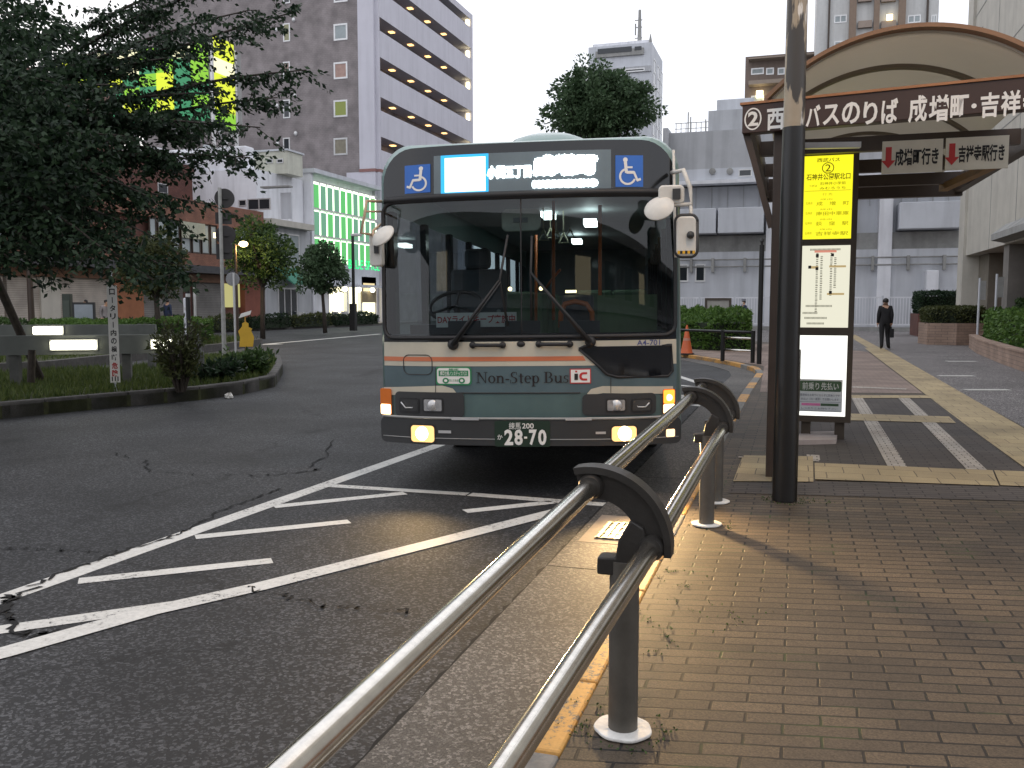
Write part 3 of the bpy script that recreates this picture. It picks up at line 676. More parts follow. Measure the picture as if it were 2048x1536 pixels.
# serif lettering
def ring_poly(b, fn, cx, cy, rx, ry, ts, tt, a0=0, a1=360, n=22):
    an = [R(a0 + (a1 - a0) * i / n) for i in range(n + 1)]
    for p, q in zip(an, an[1:]):
        b.add([fn(cx + k_ * math.cos(t), cy + l_ * math.sin(t)) for k_, l_, t in ((rx, ry, p), (rx, ry, q), (rx - ts, ry - tt, q), (rx - ts, ry - tt, p))], [(0, 1, 2, 3)])
def serif(b, fn0, txt):
    x = 0.0
    def rc(x0, x1, y0, y1): b.add([fn(x0, y0), fn(x1, y0), fn(x1, y1), fn(x0, y1)], [(0, 1, 2, 3)])
    for ch in txt:
        fn = (lambda px_, py_, x=x: fn0(x + px_, py_)); T = .11; h = .045
        if ch == 'N':
            rc(.1, .15, 0, .7); rc(.6, .65, 0, .7); b.add([fn(.08, .7), fn(.22, .7), fn(.65, 0), fn(.6, 0)], [(0, 1, 2, 3)])
            rc(0, .25, 0, .035); rc(0, .2, .665, .7); rc(.5, .75, .665, .7); x += .78
        elif ch == 'o': ring_poly(b, fn, .25, .235, .24, .245, T, h); x += .53
        elif ch in 'nu':
            if ch == 'n':
                rc(.07, .18, 0, .46); rc(0, .1, .425, .46); rc(0, .25, 0, .035); rc(.38, .49, 0, .32); rc(.31, .56, 0, .035); ring_poly(b, fn, .30, .3, .19, .175, T, .07, 0, 150, 10)
            else:
                rc(.06, .17, .12, .46); rc(0, .1, .425, .46); rc(.38, .49, 0, .46); rc(.31, .4, .425, .46); rc(.4, .56, 0, .035); ring_poly(b, fn, .25, .16, .19, .165, T, .06, 180, 350, 10)
            x += .59
        elif ch == '-': rc(.03, .28, .19, .26); x += .33
        elif ch == 'S':
            ring_poly(b, fn, .26, .53, .21, .185, .1, .05, 50, 270, 14); ring_poly(b, fn, .25, .18, .23, .195, .11, .05, -130, 90, 14); rc(.41, .45, .52, .7); rc(.02, .06, -.01, .2); x += .56
        elif ch == 't': rc(.1, .21, .06, .6); rc(0, .32, .42, .46); ring_poly(b, fn, .22, .09, .12, .1, .1, .05, 180, 320, 8); x += .36
        elif ch == 'e': ring_poly(b, fn, .24, .235, .22, .245, .1, h, 0, 315, 18); rc(.06, .45, .235, .275); x += .48
        elif ch == 'p': rc(.07, .18, -.22, .46); rc(0, .1, .425, .46); rc(0, .26, -.22, -.185); ring_poly(b, fn, .28, .235, .22, .245, .11, h); x += .55
        elif ch == 'B':
            rc(.1, .22, 0, .7); rc(0, .3, 0, .035); rc(0, .3, .665, .7); ring_poly(b, fn, .3, .52, .24, .18, .11, .035, -90, 90, 10); ring_poly(b, fn, .3, .19, .29, .19, .12, .035, -90, 90, 10); x += .66
        elif ch == 's':
            ring_poly(b, fn, .19, .345, .15, .13, .08, .04, 40, 270, 10); ring_poly(b, fn, .18, .125, .16, .13, .08, .04, -140, 90, 10); rc(.3, .33, .34, .47); rc(.02, .05, 0, .13); x += .4
        else: x += .25
    return x
b = MB(); wtot = serif(MB(), lambda x, y: (x, y, 0), 'Non-Step Bus'); pa, pb = bx(953, 766), bx(1139, 766); sc_ = (pb[0] - pa[0]) / wtot
serif(b, lambda x, y: onbus(.0095)(pa[0] + x * sc_, pa[1] + y * sc_ * 1.02), 'Non-Step Bus'); b.build('lettering', mat('dark lettering', (.018, .012, .012), .5, var=0), fp)
# stickers
M['green_ink'] = mat('sticker green', (.03, .22, .09), .5, var=.05)
b = MB(); b.slot(0); patch(b, pxrect(872, 733, 943, 770, .03), .008); b.slot(1); patch(b, pxrect(875, 736, 940, 767, .025), .010, step=.3)
b.slot(0); patch(b, pxrect(878, 741, 937, 752), .012, step=.3)
for u in (892, 924):
    p = bx(u, 761); b.add([onbus(.012)(p[0] + .028 * math.cos(q), p[1] + .024 * math.sin(q)) for q in np.linspace(0, 6.283, 14)[:-1]], [tuple(range(13))])
b.slot(1)
for u in (892, 924):
    p = bx(u, 761); b.add([onbus(.0125)(p[0] + .014 * math.cos(q), p[1] + .012 * math.sin(q)) for q in np.linspace(0, 6.283, 12)[:-1]], [tuple(range(11))])
bus_text(b, '標準仕様ノンステップバス', 881, 742, 934, 751, .0135, .01); b.slot(0); bus_text(b, '認定', 898, 736.6, 918, 740.5, .0135, .02); bus_text(b, '国土交通省', 899, 758, 917, 763, .0135, .0)
b.build('non_step_sticker', [M['green_ink'], M['sign_white']], fp)
b = MB(); b.slot(1); patch(b, pxrect(1140, 737, 1182, 767), .008); b.slot(0); patch(b, pxrect(1142, 739, 1180, 765), .010, step=.3)
b.slot(2); patch(b, pxrect(1149, 747, 1156, 760), .012, step=.3); b.slot(1)
pc = bx(1168, 752.5)
ring_poly(b, onbus(.012), pc[0] - .004, pc[1], .034, .034, .02, .017, 90, 270, 10)
for s_ in (1, -1):
    patch(b, rrect(pc[0] - .006, pc[0] + .026, pc[1] + s_ * .0255 - .0085, pc[1] + s_ * .0255 + .0085, .002), .012, step=.3)
patch(b, pxrect(1150.5, 741, 1154.5, 744.5), .012, step=.3)
b.build('card_sticker', [M['sign_white'], M['sign_red'], M['ink']], fp)
# ---- headlamp clusters
for u0, u1, lamps in ((792, 928, ((800, 839, 0), (846, 887, 1))), (1165, 1312, ((1212, 1253, 1), (1263, 1304, 0)))):
    b = MB(); patch(b, pxrect(u0, 785, u1, 831, .04), .012, .03, step=.05); hh = b.build('headlamp_housing', M['bumper'], bus, smooth=30)
    for l0, l1, kind in lamps:
        b = MB(); patch(b, pxrect(l0, 796, l1, 824, .02), .018, .02, step=.05); o = b.build('headlamp_frame', M['rubber'], hh, smooth=30)
        p, q = bx(l0 + 3, 821), bx(l1 - 3, 799); cx, cz = (p[0] + q[0]) / 2, (p[1] + q[1]) / 2
        b = MB(); patch(b, rrect(p[0], q[0], p[1], q[1], .012), .021, step=.05); b.build('headlamp_lens', mat('clear lamp lens', (.5, .5, .5), .25, .6, var=.25, scale=30) if kind else mat('dark lens', (.12, .12, .12), .15, .7, var=.1), o)
        b = MB()
        if kind: b.lathe((cx, yf(cx, cz) - .0215, cz), [(.045, 0), (.044, .004), (.02, .003), (.012, .008)], 18, (0, -1, 0))
        else:
            b.tube([(p[0] + .01, yf(cx, cz) - .026, q[1] - .02), (cx - .03, yf(cx, cz) - .026, p[1] + .03), (cx + .03, yf(cx, cz) - .026, p[1] + .03), (q[0] - .01, yf(cx, cz) - .026, q[1] - .02)], .006, 6)
        b.build('headlamp_reflector', M['alu'], o, smooth=True)
# ---- turn signals at the corners
for u0, u1, on in ((760, 783, False), (1326, 1353, True)):
    a = bx(u0 + (3 if not on else 0), 828); c = bx(u1 - (3 if on else 0), 777); zmid = a[1] + (c[1] - a[1]) * .42
    x0, x1 = a[0], c[0]
    b = MB(); patch(b, rrect(x0, x1, a[1], c[1], .015), .022, .06, step=.03); o = b.build('turn_signal', M['amber'], bus, smooth=30)
    b = MB(); patch(b, rrect(x0 + .004, x1 - .004, a[1] + .006, zmid - .003, .012), .026, step=.03); b.build('position_lens', M['pos_lit'], o)
    if on:
        b = MB(); patch(b, rrect(x0 + .004, x1 - .004, zmid + .003, c[1] - .006, .012), .026, step=.03); b.build('blinker_lens', M['amber_lit'], o)
        b = MB(); cx, cz = (x0 + x1) / 2, zmid + (c[1] - zmid) * .42; b.ball((cx, yf(cx, cz) - .03, cz), .028, 12, 8, (1, .3, 1)); b.build('blinker_bulb', lit('bulb', (1, .6, .2), 6), o, smooth=True)
# ---- bumper
b = MB(); patch(b, rrect(-1.262, 1.262, .45, bz(838), .05), .05, .3, step=.06); bm_ = b.build('bumper', M['bumper'], bus, smooth=35)
b = MB()
for v, r_ in ((836, .011), (888 - 11, .004)):
    z = bz(v); b.tube([(x, yf(x, z) - (.05 if r_ > .01 else .051), z) for x in np.linspace(-1.24, 1.24, 30)], r_, 8)
b.build('bumper_trim', mat('bumper trim', (.3, .3, .29), .4, .3, var=.1), bm_, smooth=True)
b = MB()
for u0, u1, v in ((906, 960, 836), (1132, 1184, 837), (880, 905, 862), (1192, 1212, 864)): patch(b, pxrect(u0, v - 3, u1, v + 2), .064, step=.3)
b.build('bumper_step', M['alu'], bm_)
for u0, u1 in ((826, 871), (1224, 1273)):
    b = MB(); patch(b, pxrect(u0 - 3, 847, u1 + 3, 885, .03), .054, .02, step=.05); o = b.build('fog_lamp', M['rubber'], bus, smooth=30)
    b = MB(); patch(b, pxrect(u0, 850, u1, 881, .028), .058, step=.05); fl_ = b.build('fog_lens', M['lamp_warm'], o)
    b = MB(); q = bx((u0 + u1) / 2, 865); b.lathe((q[0], yf(*q) - .059, q[1]), [(.06, 0), (.045, .012), (.01, .02)], 20, (0, -1, 0)); b.build('fog_bulb', M['lamp_core'], o, smooth=True)
b = MB(); patch(b, pxrect(1332, 856, 1349, 872, .01), .055, .02, step=.03); b.build('side_marker', lit('marker lit', (1, .6, .3), 2.5), bus)
# ---- number plate
b = MB(); patch(b, pxrect(992, 840, 1101, 891, .015), .056, .01, step=.2); pl = b.build('number_plate', mat('plate green', (.012, .03, .018), .45, var=.1), bus)
b = MB(); bus_text(b, '練馬', 1020, 843, 1043, 857, .062, .0); bus_text(b, '200', 1046, 844.5, 1069, 855, .062, .012); bus_text(b, 'か', 997, 867, 1007, 877, .062, .01)
for ch, u0, u1 in (('2', 1011, 1028), ('8', 1031, 1047), ('7', 1060, 1075), ('0', 1078, 1094)): bus_text(b, ch, u0, 857, u1, 888, .062, .035)
patch(b, pxrect(1050, 871, 1056, 875), .062, step=.3)
b.build('plate_number', M['sign_white'], pl)
# ---- wipers
for piv, elbow, tip0, tip1 in (((907, 689), (1000, 560), (1016, 652), (1016, 470)), ((1181, 683), (1062, 545), (1063, 640), (1064, 472))):
    b = MB(); P_ = lambda u, v, off: (lambda q: (q[0], yf(*q) - off, q[1]))(bx(u, v))
    b.lathe(P_(*piv, .0), [(.045, 0), (.045, .03), (.03, .055), (.012, .06)], 14, (0, -1, 0))
    b.tube([P_(*piv, .055), P_((piv[0] + elbow[0]) / 2, (piv[1] + elbow[1]) / 2, .05), P_(*elbow, .035)], [.02, .013, .008], 8)
    p2 = (piv[0] + (8 if elbow[0] > piv[0] else -8), piv[1] - 1)
    b.tube([P_(*p2, .06), P_(elbow[0] + 3, elbow[1] + 4, .045)], .007, 6)
    b.tube([P_(tip0[0], tip0[1], .018), P_(elbow[0], elbow[1], .018), P_(tip1[0], tip1[1], .018)], .011, 6)
    b.build('wiper', M['rubber'], bus, smooth=True)
# ---- mirrors
def mp(u, v, y): return tuple(B(u, v, y))
b = MB(); Y0 = -.12
b.tube([mp(1344, 345, .2), mp(1352, 344, .05), mp(1367, 340, Y0), mp(1380, 375, Y0), mp(1383, 408, Y0), mp(1330, 411, Y0)], .017, 8); b.tube([mp(1381, 410, Y0), mp(1383, 440, Y0), mp(1379, 470, Y0)], .014, 8)
b.tube([mp(1347, 300, .25), mp(1349, 420, .2), mp(1351, 515, .2)], .012, 6)
ar = b.build('mirror_arm', M['mirror_back'], bus, smooth=True)
def plate(u0, v0, u1, v1, y, th, r):
    a, c = B(u0, v1, y), B(u1, v0, y); b = MB(); b.ext(rrect(a.x, c.x, a.z, c.z, r, 6), (0, y, 0), (1, 0, 0), (0, 0, 1), (0, 1, 0), th); return b
o = plate(1317, 369, 1369, 409, Y0 - .02, .05, .035).build('square_mirror', M['mirror_back'], bus, smooth=30, bevel=.012)
b = MB(); p = B(1353, 388, Y0 - .03); b.box(p.x - .03, p.x + .03, p.y - .015, p.y, p.z - .04, p.z + .04); b.build('mirror_clamp', M['bumper'], o)
b = MB(); p = B(1319, 418, Y0 - .03); b.lathe(p, [(.115, 0), (.118, .012), (.1, .03), (.05, .05), (.02, .055)], 22, Vector((-.35, -1, .75))); o = b.build('round_mirror', M['mirror_back'], bus, smooth=40)
o = plate(1352, 431, 1393, 513, Y0 - .03, .06, .045).build('tall_mirror', M['mirror_back'], bus, smooth=30, bevel=.015)
b = MB(); a, c = B(1351, 514, Y0), B(1394, 430, Y0); rr = rrect(a.x, c.x, a.z, c.z, .05, 6); rr.append(rr[0]); b.tube([(x, Y0 - .01, z) for x, z in rr], .014, 6); b.build('mirror_rim', M['bumper'], o, smooth=True)
b = MB(); p = B(1381, 470, Y0 - .05); b.ball(p, .03, 10, 8); b.build('mirror_joint', M['bumper'], o, smooth=True)
b = MB(); a, c = B(1355, 508, Y0 - .03), B(1390, 501, Y0 - .03)
for i in range(7): b.slot(i % 2); w0 = a.x + (c.x - a.x) * i / 7; w1 = a.x + (c.x - a.x) * (i + 1) / 7; b.box(w0, w1, Y0 - .034, Y0 - .031, a.z, c.z)
b.build('warning_tape', [mat('tape yellow', (.7, .38, .02), .5, var=0), M['ink']], o)
b = MB(); Yl = .0
b.tube([mp(764, 403, .3), mp(733, 402, Yl), mp(729, 430, Yl), mp(722, 466, Yl), mp(748, 470, .1), mp(764, 468, .3)], .012, 8); b.tube([mp(764, 423, .3), mp(731, 423, Yl)], .009, 6)
b.tube([mp(762, 448, .3), mp(746, 462, .05), mp(748, 480, .0)], .012, 6)
b.build('mirror_arm', mat('beige arm', (.5, .36, .24), .5, var=.1), bus, smooth=True)
b = MB(); p = B(767, 473, -.05); b.lathe(p, [(.105, 0), (.108, .012), (.09, .03), (.05, .045), (.02, .05)], 22, Vector((-.62, -1, .95))); b.build('round_mirror', M['mirror_back'], bus, smooth=40)
o = plate(739, 464, 762, 533, .08, .1, .03).build('tall_mirror', M['mirror_back'], bus, smooth=30, bevel=.012)
b = MB(); a, c = B(749, 507, .075), B(757, 490, .075); b.box(a.x, c.x, .06, .078, a.z, c.z); b.build('mirror_clamp', M['bumper'], o)
# marker lamp on the upper right corner
b = MB(); p = B(1344, 326, .3); b.ball(p, .022, 10, 8, (1, 1, 2)); b.build('corner_lamp', lit('corner lamp', (1, .75, .45), 4), bus, smooth=True)
# ---- interior
b = MB(); b.slot(0).box(-1.19, 1.19, .3, LEN - .1, .42, .47); b.slot(1).box(-1.15, 1.15, 1.0, LEN - .1, ZT - .3, ZT - .24)
b.build('interior_shell', [M['int_dark'], M['int_light']], bus)
b = MB(); b.slot(0).box(-1.16, 1.16, .32, .72, .95, ZW0 - .0); b.prism([(-1.05, .42), (-.2, .42), (-.25, .75), (-1.0, .75)], ZW0 - .01, ZW0 + .12)
for u0, u1 in ((899, 963), (1012, 1082), (1120, 1200)):
    a, c = B(u0, 660, .36), B(u1, 641, .36); b.prism([(a.x, .3), (c.x, .3), (c.x - .04, .36), (a.x + .04, .36)], ZW0 - .02, c.z)
b.build('dashboard', M['int_dark'], bus)
b = MB(); c_ = B(912, 612, .75); rad = .235; nrm = Vector((0, -.55, .83))
a_ = Vector((1, 0, 0)); d_ = nrm.cross(a_)
pts = [c_ + (a_ * math.cos(q) + d_ * math.sin(q)) * rad for q in np.linspace(0, 2 * math.pi, 33)]
b.tube(pts, .017, 8)
for q in (R(90), R(210), R(330)): b.tube([c_, c_ + (a_ * math.cos(q) + d_ * math.sin(q)) * rad], .012, 6)
b.tube([c_, c_ - nrm * .3], .03, 8); b.build('steering_wheel', M['rubber'], bus, smooth=True)
b = MB(); b.box(-.9, -.35, 1.5, 1.62, .9, 1.95); b.box(-.9, -.35, 1.05, 1.55, .85, 1.0); b.box(-.76, -.5, 1.5, 1.6, 1.95, 2.15); b.build('driver_seat', M['int_dark'], bus, bevel=.04)
b = MB(); a, c = B(873, 655, .33), B(1033, 624, .33); b.box(a.x, c.x, .325, .335, a.z, c.z); o = b.build('notice_board', M['sign_white'], bus)
b = MB(); q = (c.x - a.x)
put_text(b, 'DAYライトキープ実施中', a.x + .012, c.x - .012, a.z + .03, c.z - .02, lambda x, z: (x, .323, z), .02); b.build('lettering', M['red_ink'], o)
b = MB()
for f_ in (.2, .78): b.lathe((a.x + q * f_, .33, c.z + .008), [(.018, -.004), (.018, .004)], 10, (0, 1, 0))
b.build('suction_cups', M['int_light'], o)
b = plate(1003, 416, 1081, 464, .35, .03, .05); o = b.build('interior_mirror', mat('mirror casing', (.5, .52, .42), .4, var=.15, scale=9), bus, smooth=30, bevel=.01)
b = MB(); p = B(1041, 440, .34); b.box(p.x - .06, p.x + .06, .335, .349, p.z - .02, p.z + .02); b.build('mirror_mount', M['int_light'], o)
b = MB()
for u, v0, v1, y in ((1107, 640, 400, 2.0), (1200, 660, 410, 1.3), (1072, 650, 470, 3.2)):
    b.tube([mp(u, v0, y), mp(u, v1, y)], .017, 8)
b.tube([mp(1121, 655, .85), mp(1122, 625, .85), mp(1130, 608, .85), mp(1150, 603, .85), mp(1173, 608, .85), mp(1184, 625, .85), mp(1185, 655, .85)], .024, 8)
b.tube([mp(1093, 575, 2.4), mp(1107, 555, 2.1), mp(1120, 540, 2.0)], .015, 6)
b.build('hand_rail', M['orange_rail'], bus, smooth=True)
b = MB()
for i, (u, v, y) in enumerate(((1087, 475, 2.6), (1127, 480, 3.0), (1101, 470, 3.6), (1113, 473, 4.4), (1140, 470, 5.2))):
    p = Vector(mp(u, v, y)); b.tube([p + Vector((0, 0, .55)), p + Vector((0, 0, .08))], .008, 6); b.tube([p + Vector((0, 0, .08)), p + Vector((-.055, 0, -.03)), p + Vector((.055, 0, -.03)), p + Vector((0, 0, .08))], .012, 6)
b.build('strap', mat('strap ivory', (.6, .58, .42), .5, var=.1), bus, smooth=True)
b = MB()
for u, v, y in ((1097, 431, 3.2), (1108, 433, 4.2), (1181, 446, 3.0), (1116, 433, 5.4), (1154, 483, 6.5)):
    p = mp(u, v, y); b.box(p[0] - .07, p[0] + .07, p[1] - .2, p[1] + .2, p[2] - .03, p[2] + .03)
b.build('ceiling_lamp', M['int_lamp'], bus)
b = MB()
for x in (-.85, -.45, .45, .85):
    for y in (3.2, 4.1, 5.0, 6.0, 7.0, 8.2):
        b.box(x - .2, x + .2, y, y + .1, .9, 1.75); b.box(x - .2, x + .2, y - .4, y, .85, .95)
b.build('passenger_seat', M['seat_green'], bus, bevel=.03)
b = MB(); b.box(.55, 1.1, 1.2, 1.25, 1.0, ZW0 + .36); b.build('door_screen', mat('green screen', (.1, .17, .07), .5, var=.2), bus)
b = MB(); p = mp(1152, 585, .8); b.box(p[0] - .14, p[0] + .14, 1.0, 1.3, 1.0, p[2] - .02); b.build('fare_box', M['int_dark'], bus, bevel=.02)
b = MB(); p = mp(1142, 583, 1.0); b.box(p[0] - .05, p[0] + .05, p[1] - .02, p[1], p[2] - .012, p[2] + .012); b.build('fare_lamp', lit('fare lamp', (1, .8, .4), 4), bus)
b = MB(); p = mp(1082, 577, 1.2); b.ball(p, .02); p = mp(1020, 578, 1.0); b.ball(p, .02); b.build('panel_lamp', M['pos_lit'], bus)
for (x, y) in ((-1.0, 2.75), (1.0, 2.75), (-1.0, 7.6), (1.0, 7.6)):
    b = MB(); b.lathe((x, y, .48), [(.3, -.14), (.46, -.14), (.48, -.1), (.48, .1), (.46, .14), (.3, .14)], 28, (1, 0, 0)); o = b.build('wheel', M['rubber'], bus, smooth=40)
    b = MB(); b.lathe((x, y, .48), [(.29, -.13), (.29, .13)], 20, (1, 0, 0)); b.build('rim', M['alu'], o)
# the beams of the two fog lamps
for u, en, yw in ((848, 70, 0), (1249, 420, -14)):
    p = bx(u, 865); l = bpy.data.lights.new('fog_beam', 'SPOT'); l.energy = en; l.color = (1, .66, .3); l.spot_size = R(95); l.spot_blend = 1; l.shadow_soft_size = .07
    lo = bpy.data.objects.new('fog_beam', l); COL.objects.link(lo); lo.parent = bus; lo.location = (p[0], yf(*p) - .12, p[1]); lo.rotation_euler = (R(88), 0, R(180 - yw))
# ================================================================== RAILING
M['post_dark'] = M['post_grey']
rail = empty('guard_railing', 'stainless guard railing of two pipes on grey posts along the kerb in the foreground', 'railing', (-.54, 3.04, 0))
def off(o): o.parent = rail; o.matrix_parent_inverse = Matrix.Translation((.54, -3.04, 0)); return o
UX, UZ, LX, LZ = -.66, .872, -.448, .672
b = MB(); nd_ = ray(1730, 455).normalized(); b.tube([Vector((UX, 3.04, UZ)) - nd_ * 4.5, (UX, 3.04, UZ), (UX, 6.93, UZ)], .033, 28); off(b.build('upper_rail', M['steel'], smooth=40))
b = MB(); b.tube([Vector((LX, 3.04, LZ)) - nd_ * 4.5, (LX, 3.04, LZ), (LX, 6.93, LZ)], .033, 28); off(b.build('lower_rail', M['steel'], smooth=40))
PX = -.545
def post(y):
    b = MB(); b.tube([(PX, y, 0), (PX, y, .615)], .052, 24); p = off(b.build('post', M['post_grey'], smooth=40))
    b = MB(); rr_ = [.102 + .003 * math.sin(2 * q + y) + .002 * math.sin(7 * q + y) for q in np.linspace(0, 6.283, 41)[:-1]]
    pol = [(PX + r_ * math.cos(q), y + r_ * math.sin(q)) for r_, q in zip(rr_, np.linspace(0, 6.283, 41)[:-1])]; b.prism(pol, .0, .012)
    f = off(b.build('base_flange', M['white_worn'], bevel=.004)); 
    # arched casting: web, wider outer rim, and the seat on the post
    b = MB(); cx, cz, r0 = UX + .005, LZ - .005, .213
    an = [R(a) for a in np.linspace(-5, 104, 26)]
    for p_, q_ in zip(an, an[1:]):
        for ri, ro, hw in ((r0 - .05, r0 + .04, .022), (r0 + .038, r0 + .062, .042)):
            vs = []
            for t in (p_, q_):
                for r_ in (ri, ro):
                    for dy in (-hw, hw): vs.append((cx + r_ * math.cos(t), y + dy, cz + r_ * math.sin(t)))
            b.add(vs, [(0, 1, 5, 4), (2, 6, 7, 3), (0, 4, 6, 2), (1, 3, 7, 5), (0, 2, 3, 1), (4, 5, 7, 6)])
    for X, Z in ((UX, UZ), (LX, LZ)): b.lathe((X, y, Z), [(.037, -.06), (.045, -.035), (.045, .035), (.037, .06)], 20, (0, 1, 0))
    off(b.build('rail_bracket', M['dark_paint'], smooth=45))
    b = MB(); b.ext([(-.075, -.06), (.06, -.06), (.06, .0), (.10, .05), (.085, .115), (.04, .14), (.0, .07), (-.012, .004), (-.075, .0)], (PX - .015, y - .04, .625), (1, 0, 0), (0, 0, 1), (0, 1, 0), .08)
    off(b.build('bracket_seat', M['dark_paint'], bevel=.006))
for y in (3.04, 6.16, 6.9): post(y)
# ================================================================== LAMP POLE
M['pole_white'] = mat('weathered grey paint', (.33, .275, .2), .4, .1, var=.2, scale=3, stain=.3)
nd, lk, bb = nodes(M['pole_white'])   # flaking patches of the old dark coat
t = nd.new('ShaderNodeTexCoord'); mp_ = nd.new('ShaderNodeMapping'); mp_.inputs['Scale'].default_value = (3.2, 3.2, .7); lk.new(t.outputs['Object'], mp_.inputs[0])
z = nd.new('ShaderNodeTexNoise'); z.inputs['Scale'].default_value = 1.5; z.inputs['Detail'].default_value = 7; lk.new(mp_.outputs[0], z.inputs[0])
r_ = nd.new('ShaderNodeMapRange'); r_.inputs[1].default_value = .53; r_.inputs[2].default_value = .55; lk.new(z.outputs['Fac'], r_.inputs[0])
mxc = nd.new('ShaderNodeMixRGB'); src = bb.inputs['Base Color'].links[0].from_socket; lk.new(r_.outputs[0], mxc.inputs[0]); lk.new(src, mxc.inputs[1]); mxc.inputs[2].default_value = (.05, .045, .04, 1); zw_ = nd.new('ShaderNodeTexNoise'); zw_.inputs['Scale'].default_value = 2.3; zw_.inputs['Detail'].default_value = 6; mq = nd.new('ShaderNodeMapping'); mq.inputs['Scale'].default_value = (2.6, 2.6, .5); mq.inputs['Location'].default_value = (3.1, 1.7, 5.2); lk.new(t.outputs['Object'], mq.inputs[0]); lk.new(mq.outputs[0], zw_.inputs[0])
rw_ = nd.new('ShaderNodeMapRange'); rw_.inputs[1].default_value = .55; rw_.inputs[2].default_value = .565; lk.new(zw_.outputs['Fac'], rw_.inputs[0])
mxw = nd.new('ShaderNodeMixRGB'); lk.new(rw_.outputs[0], mxw.inputs[0]); lk.new(mxc.outputs[0], mxw.inputs[1]); mxw.inputs[2].default_value = (.62, .6, .56, 1); lk.new(mxw.outputs[0], bb.inputs['Base Color'])
pole = empty('lamp_pole', 'tall street lamp pole, black below and flaking grey above, in front of the bus shelter', 'lamp pole', (-.05, 7.12, 0))
b = MB(); b.tube([(0, 0, 0), (0, 0, 2.8)], [.088, .082], 28); b.build('lower_sleeve', M['black'], pole, smooth=40)
b = MB(); b.tube([(0, 0, 2.8), (0, 0, 7.0)], [.078, .06], 28); b.build('upper_pole', M['pole_white'], pole, smooth=40)
b = MB(); b.tube([(.092, -.02, .0), (.09, -.02, 1.15), (.087, -.02, 1.16)], .005, 6); b.build('cable', M['post_grey'], pole, smooth=True)
b = MB(); b.tube([(0, 0, 6.8), (.1, -.8, 7.0), (.3, -2.4, 7.05)], [.035, .03, .028], 12); b.build('lamp_arm', M['pole_white'], pole, smooth=True)
b = MB(); b.box(.2, .45, -3.0, -2.3, 6.98, 7.1); h_ = b.build('lamp_head', M['alu'], pole, bevel=.03)
b = MB(); b.box(.23, .42, -2.9, -2.45, 6.955, 6.979); b.build('lamp_lens', lit('street lamp lens', (1, .7, .38), 12), h_)
l = bpy.data.lights.new('street_lamp_light', 'SPOT'); l.energy = 360; l.color = (1, .62, .28); l.spot_size = R(150); l.spot_blend = .6; l.shadow_soft_size = .18
lo = bpy.data.objects.new('street_lamp_light', l); COL.objects.link(lo); lo.parent = pole; lo.location = (.32, -2.68, 6.92)
# ================================================================== BUS SHELTER
ZB, ZF = 2.93, 3.165
FL, FR = Vector((-.475, 7.97, 0)), Vector((2.15, 7.52, 0)); dF = (FR - FL).normalized(); nF = Vector((-dF.y, dF.x, 0)); BACK = 13.1
sh = empty('bus_shelter', 'brown steel bus shelter with arched roof and lettered front beam over the stop', 'bus shelter', (-.19, 8.05, 0))
def shp(o): o.parent = sh; o.matrix_parent_inverse = Matrix.Translation((.19, -8.05, 0)); return o
WF = (FR - FL).length
b = MB(); b.ext([(0, 0), (WF, 0), (WF, ZF - ZB), (0, ZF - ZB)], (FL.x, FL.y, ZB), dF, (0, 0, 1), nF, .12); fa = shp(b.build('front_beam', M['sign_brown'], bevel=.006))
b = MB(); b.ext([(-.02, 0), (WF + .02, 0), (WF + .02, .02), (-.02, .02)], (FL.x, FL.y - .012, ZF), dF, (0, 0, 1), nF, .15); o = b.build('beam_cap', mat('copper edge', (.36, .16, .07), .45, .2, var=.2, scale=4)); shp(o)
def fpt(x, z, e=.004): p = FL + dF * x - nF * e; return (p.x, p.y, ZB + z)
def inv(u, v):   # photo pixel on the face of the front beam -> (x, z) on it
    o_ = Vector((0, 0, CAMH)); d_ = ray(u, v); nn_ = nF; t = (FL - Vector((0, 0, 0))).dot(nn_) / d_.dot(nn_); p = o_ + d_ * t; return ((p - FL).dot(dF), p.z - ZB)
b = MB()
def ftext(s, u0, v0, u1, v1, bold=.028):
    (xa, _), (xb, _) = inv(u0, (v0 + v1) / 2), inv(u1, (v0 + v1) / 2); um = (u0 + u1) / 2; za, zb_ = inv(um, v1)[1], inv(um, v0)[1]
    put_text(b, s, xa, xb, za, zb_, fpt, bold)
ftext('2', 1496, 223, 1517, 252, .03)
cx_, cz_ = inv(1506, 238); rx_ = (inv(1525, 238)[0] - inv(1488, 238)[0]) / 2; rz_ = (inv(1506, 214)[1] - inv(1506, 262)[1]) / 2
ring_poly(b, lambda x, z: fpt(x, z), cx_, cz_, rx_ * .93, rz_ * .93, .012, .012, 0, 360, 32)
for s, u0, v0, u1, v1 in (('西', 1534, 217, 1568, 260), ('武', 1572, 214, 1606, 257), ('バ', 1612, 210, 1641, 253), ('ス', 1646, 209, 1679, 250), ('の', 1684, 204, 1720, 248), ('り', 1727, 203, 1755, 249), ('ば', 1763, 197, 1796, 247),
                          ('成', 1817, 191, 1854, 245), ('増', 1858, 190, 1897, 243), ('町', 1901, 190, 1937, 238), ('吉', 1961, 185, 1998, 235), ('祥', 2002, 181, 2041, 232), ('寺', 2046, 178, 2084, 229), ('駅', 2088, 175, 2126, 226)): ftext(s, u0, v0, u1, v1)
cx_, cz_ = inv(1948, 212); b.add([fpt(cx_ + .018 * math.cos(q), cz_ + .018 * math.sin(q)) for q in np.linspace(0, 6.283, 16)[:-1]], [tuple(range(15))])
ob = b.build('beam_lettering', M['sign_white'], fixn=False); ob.parent = fa
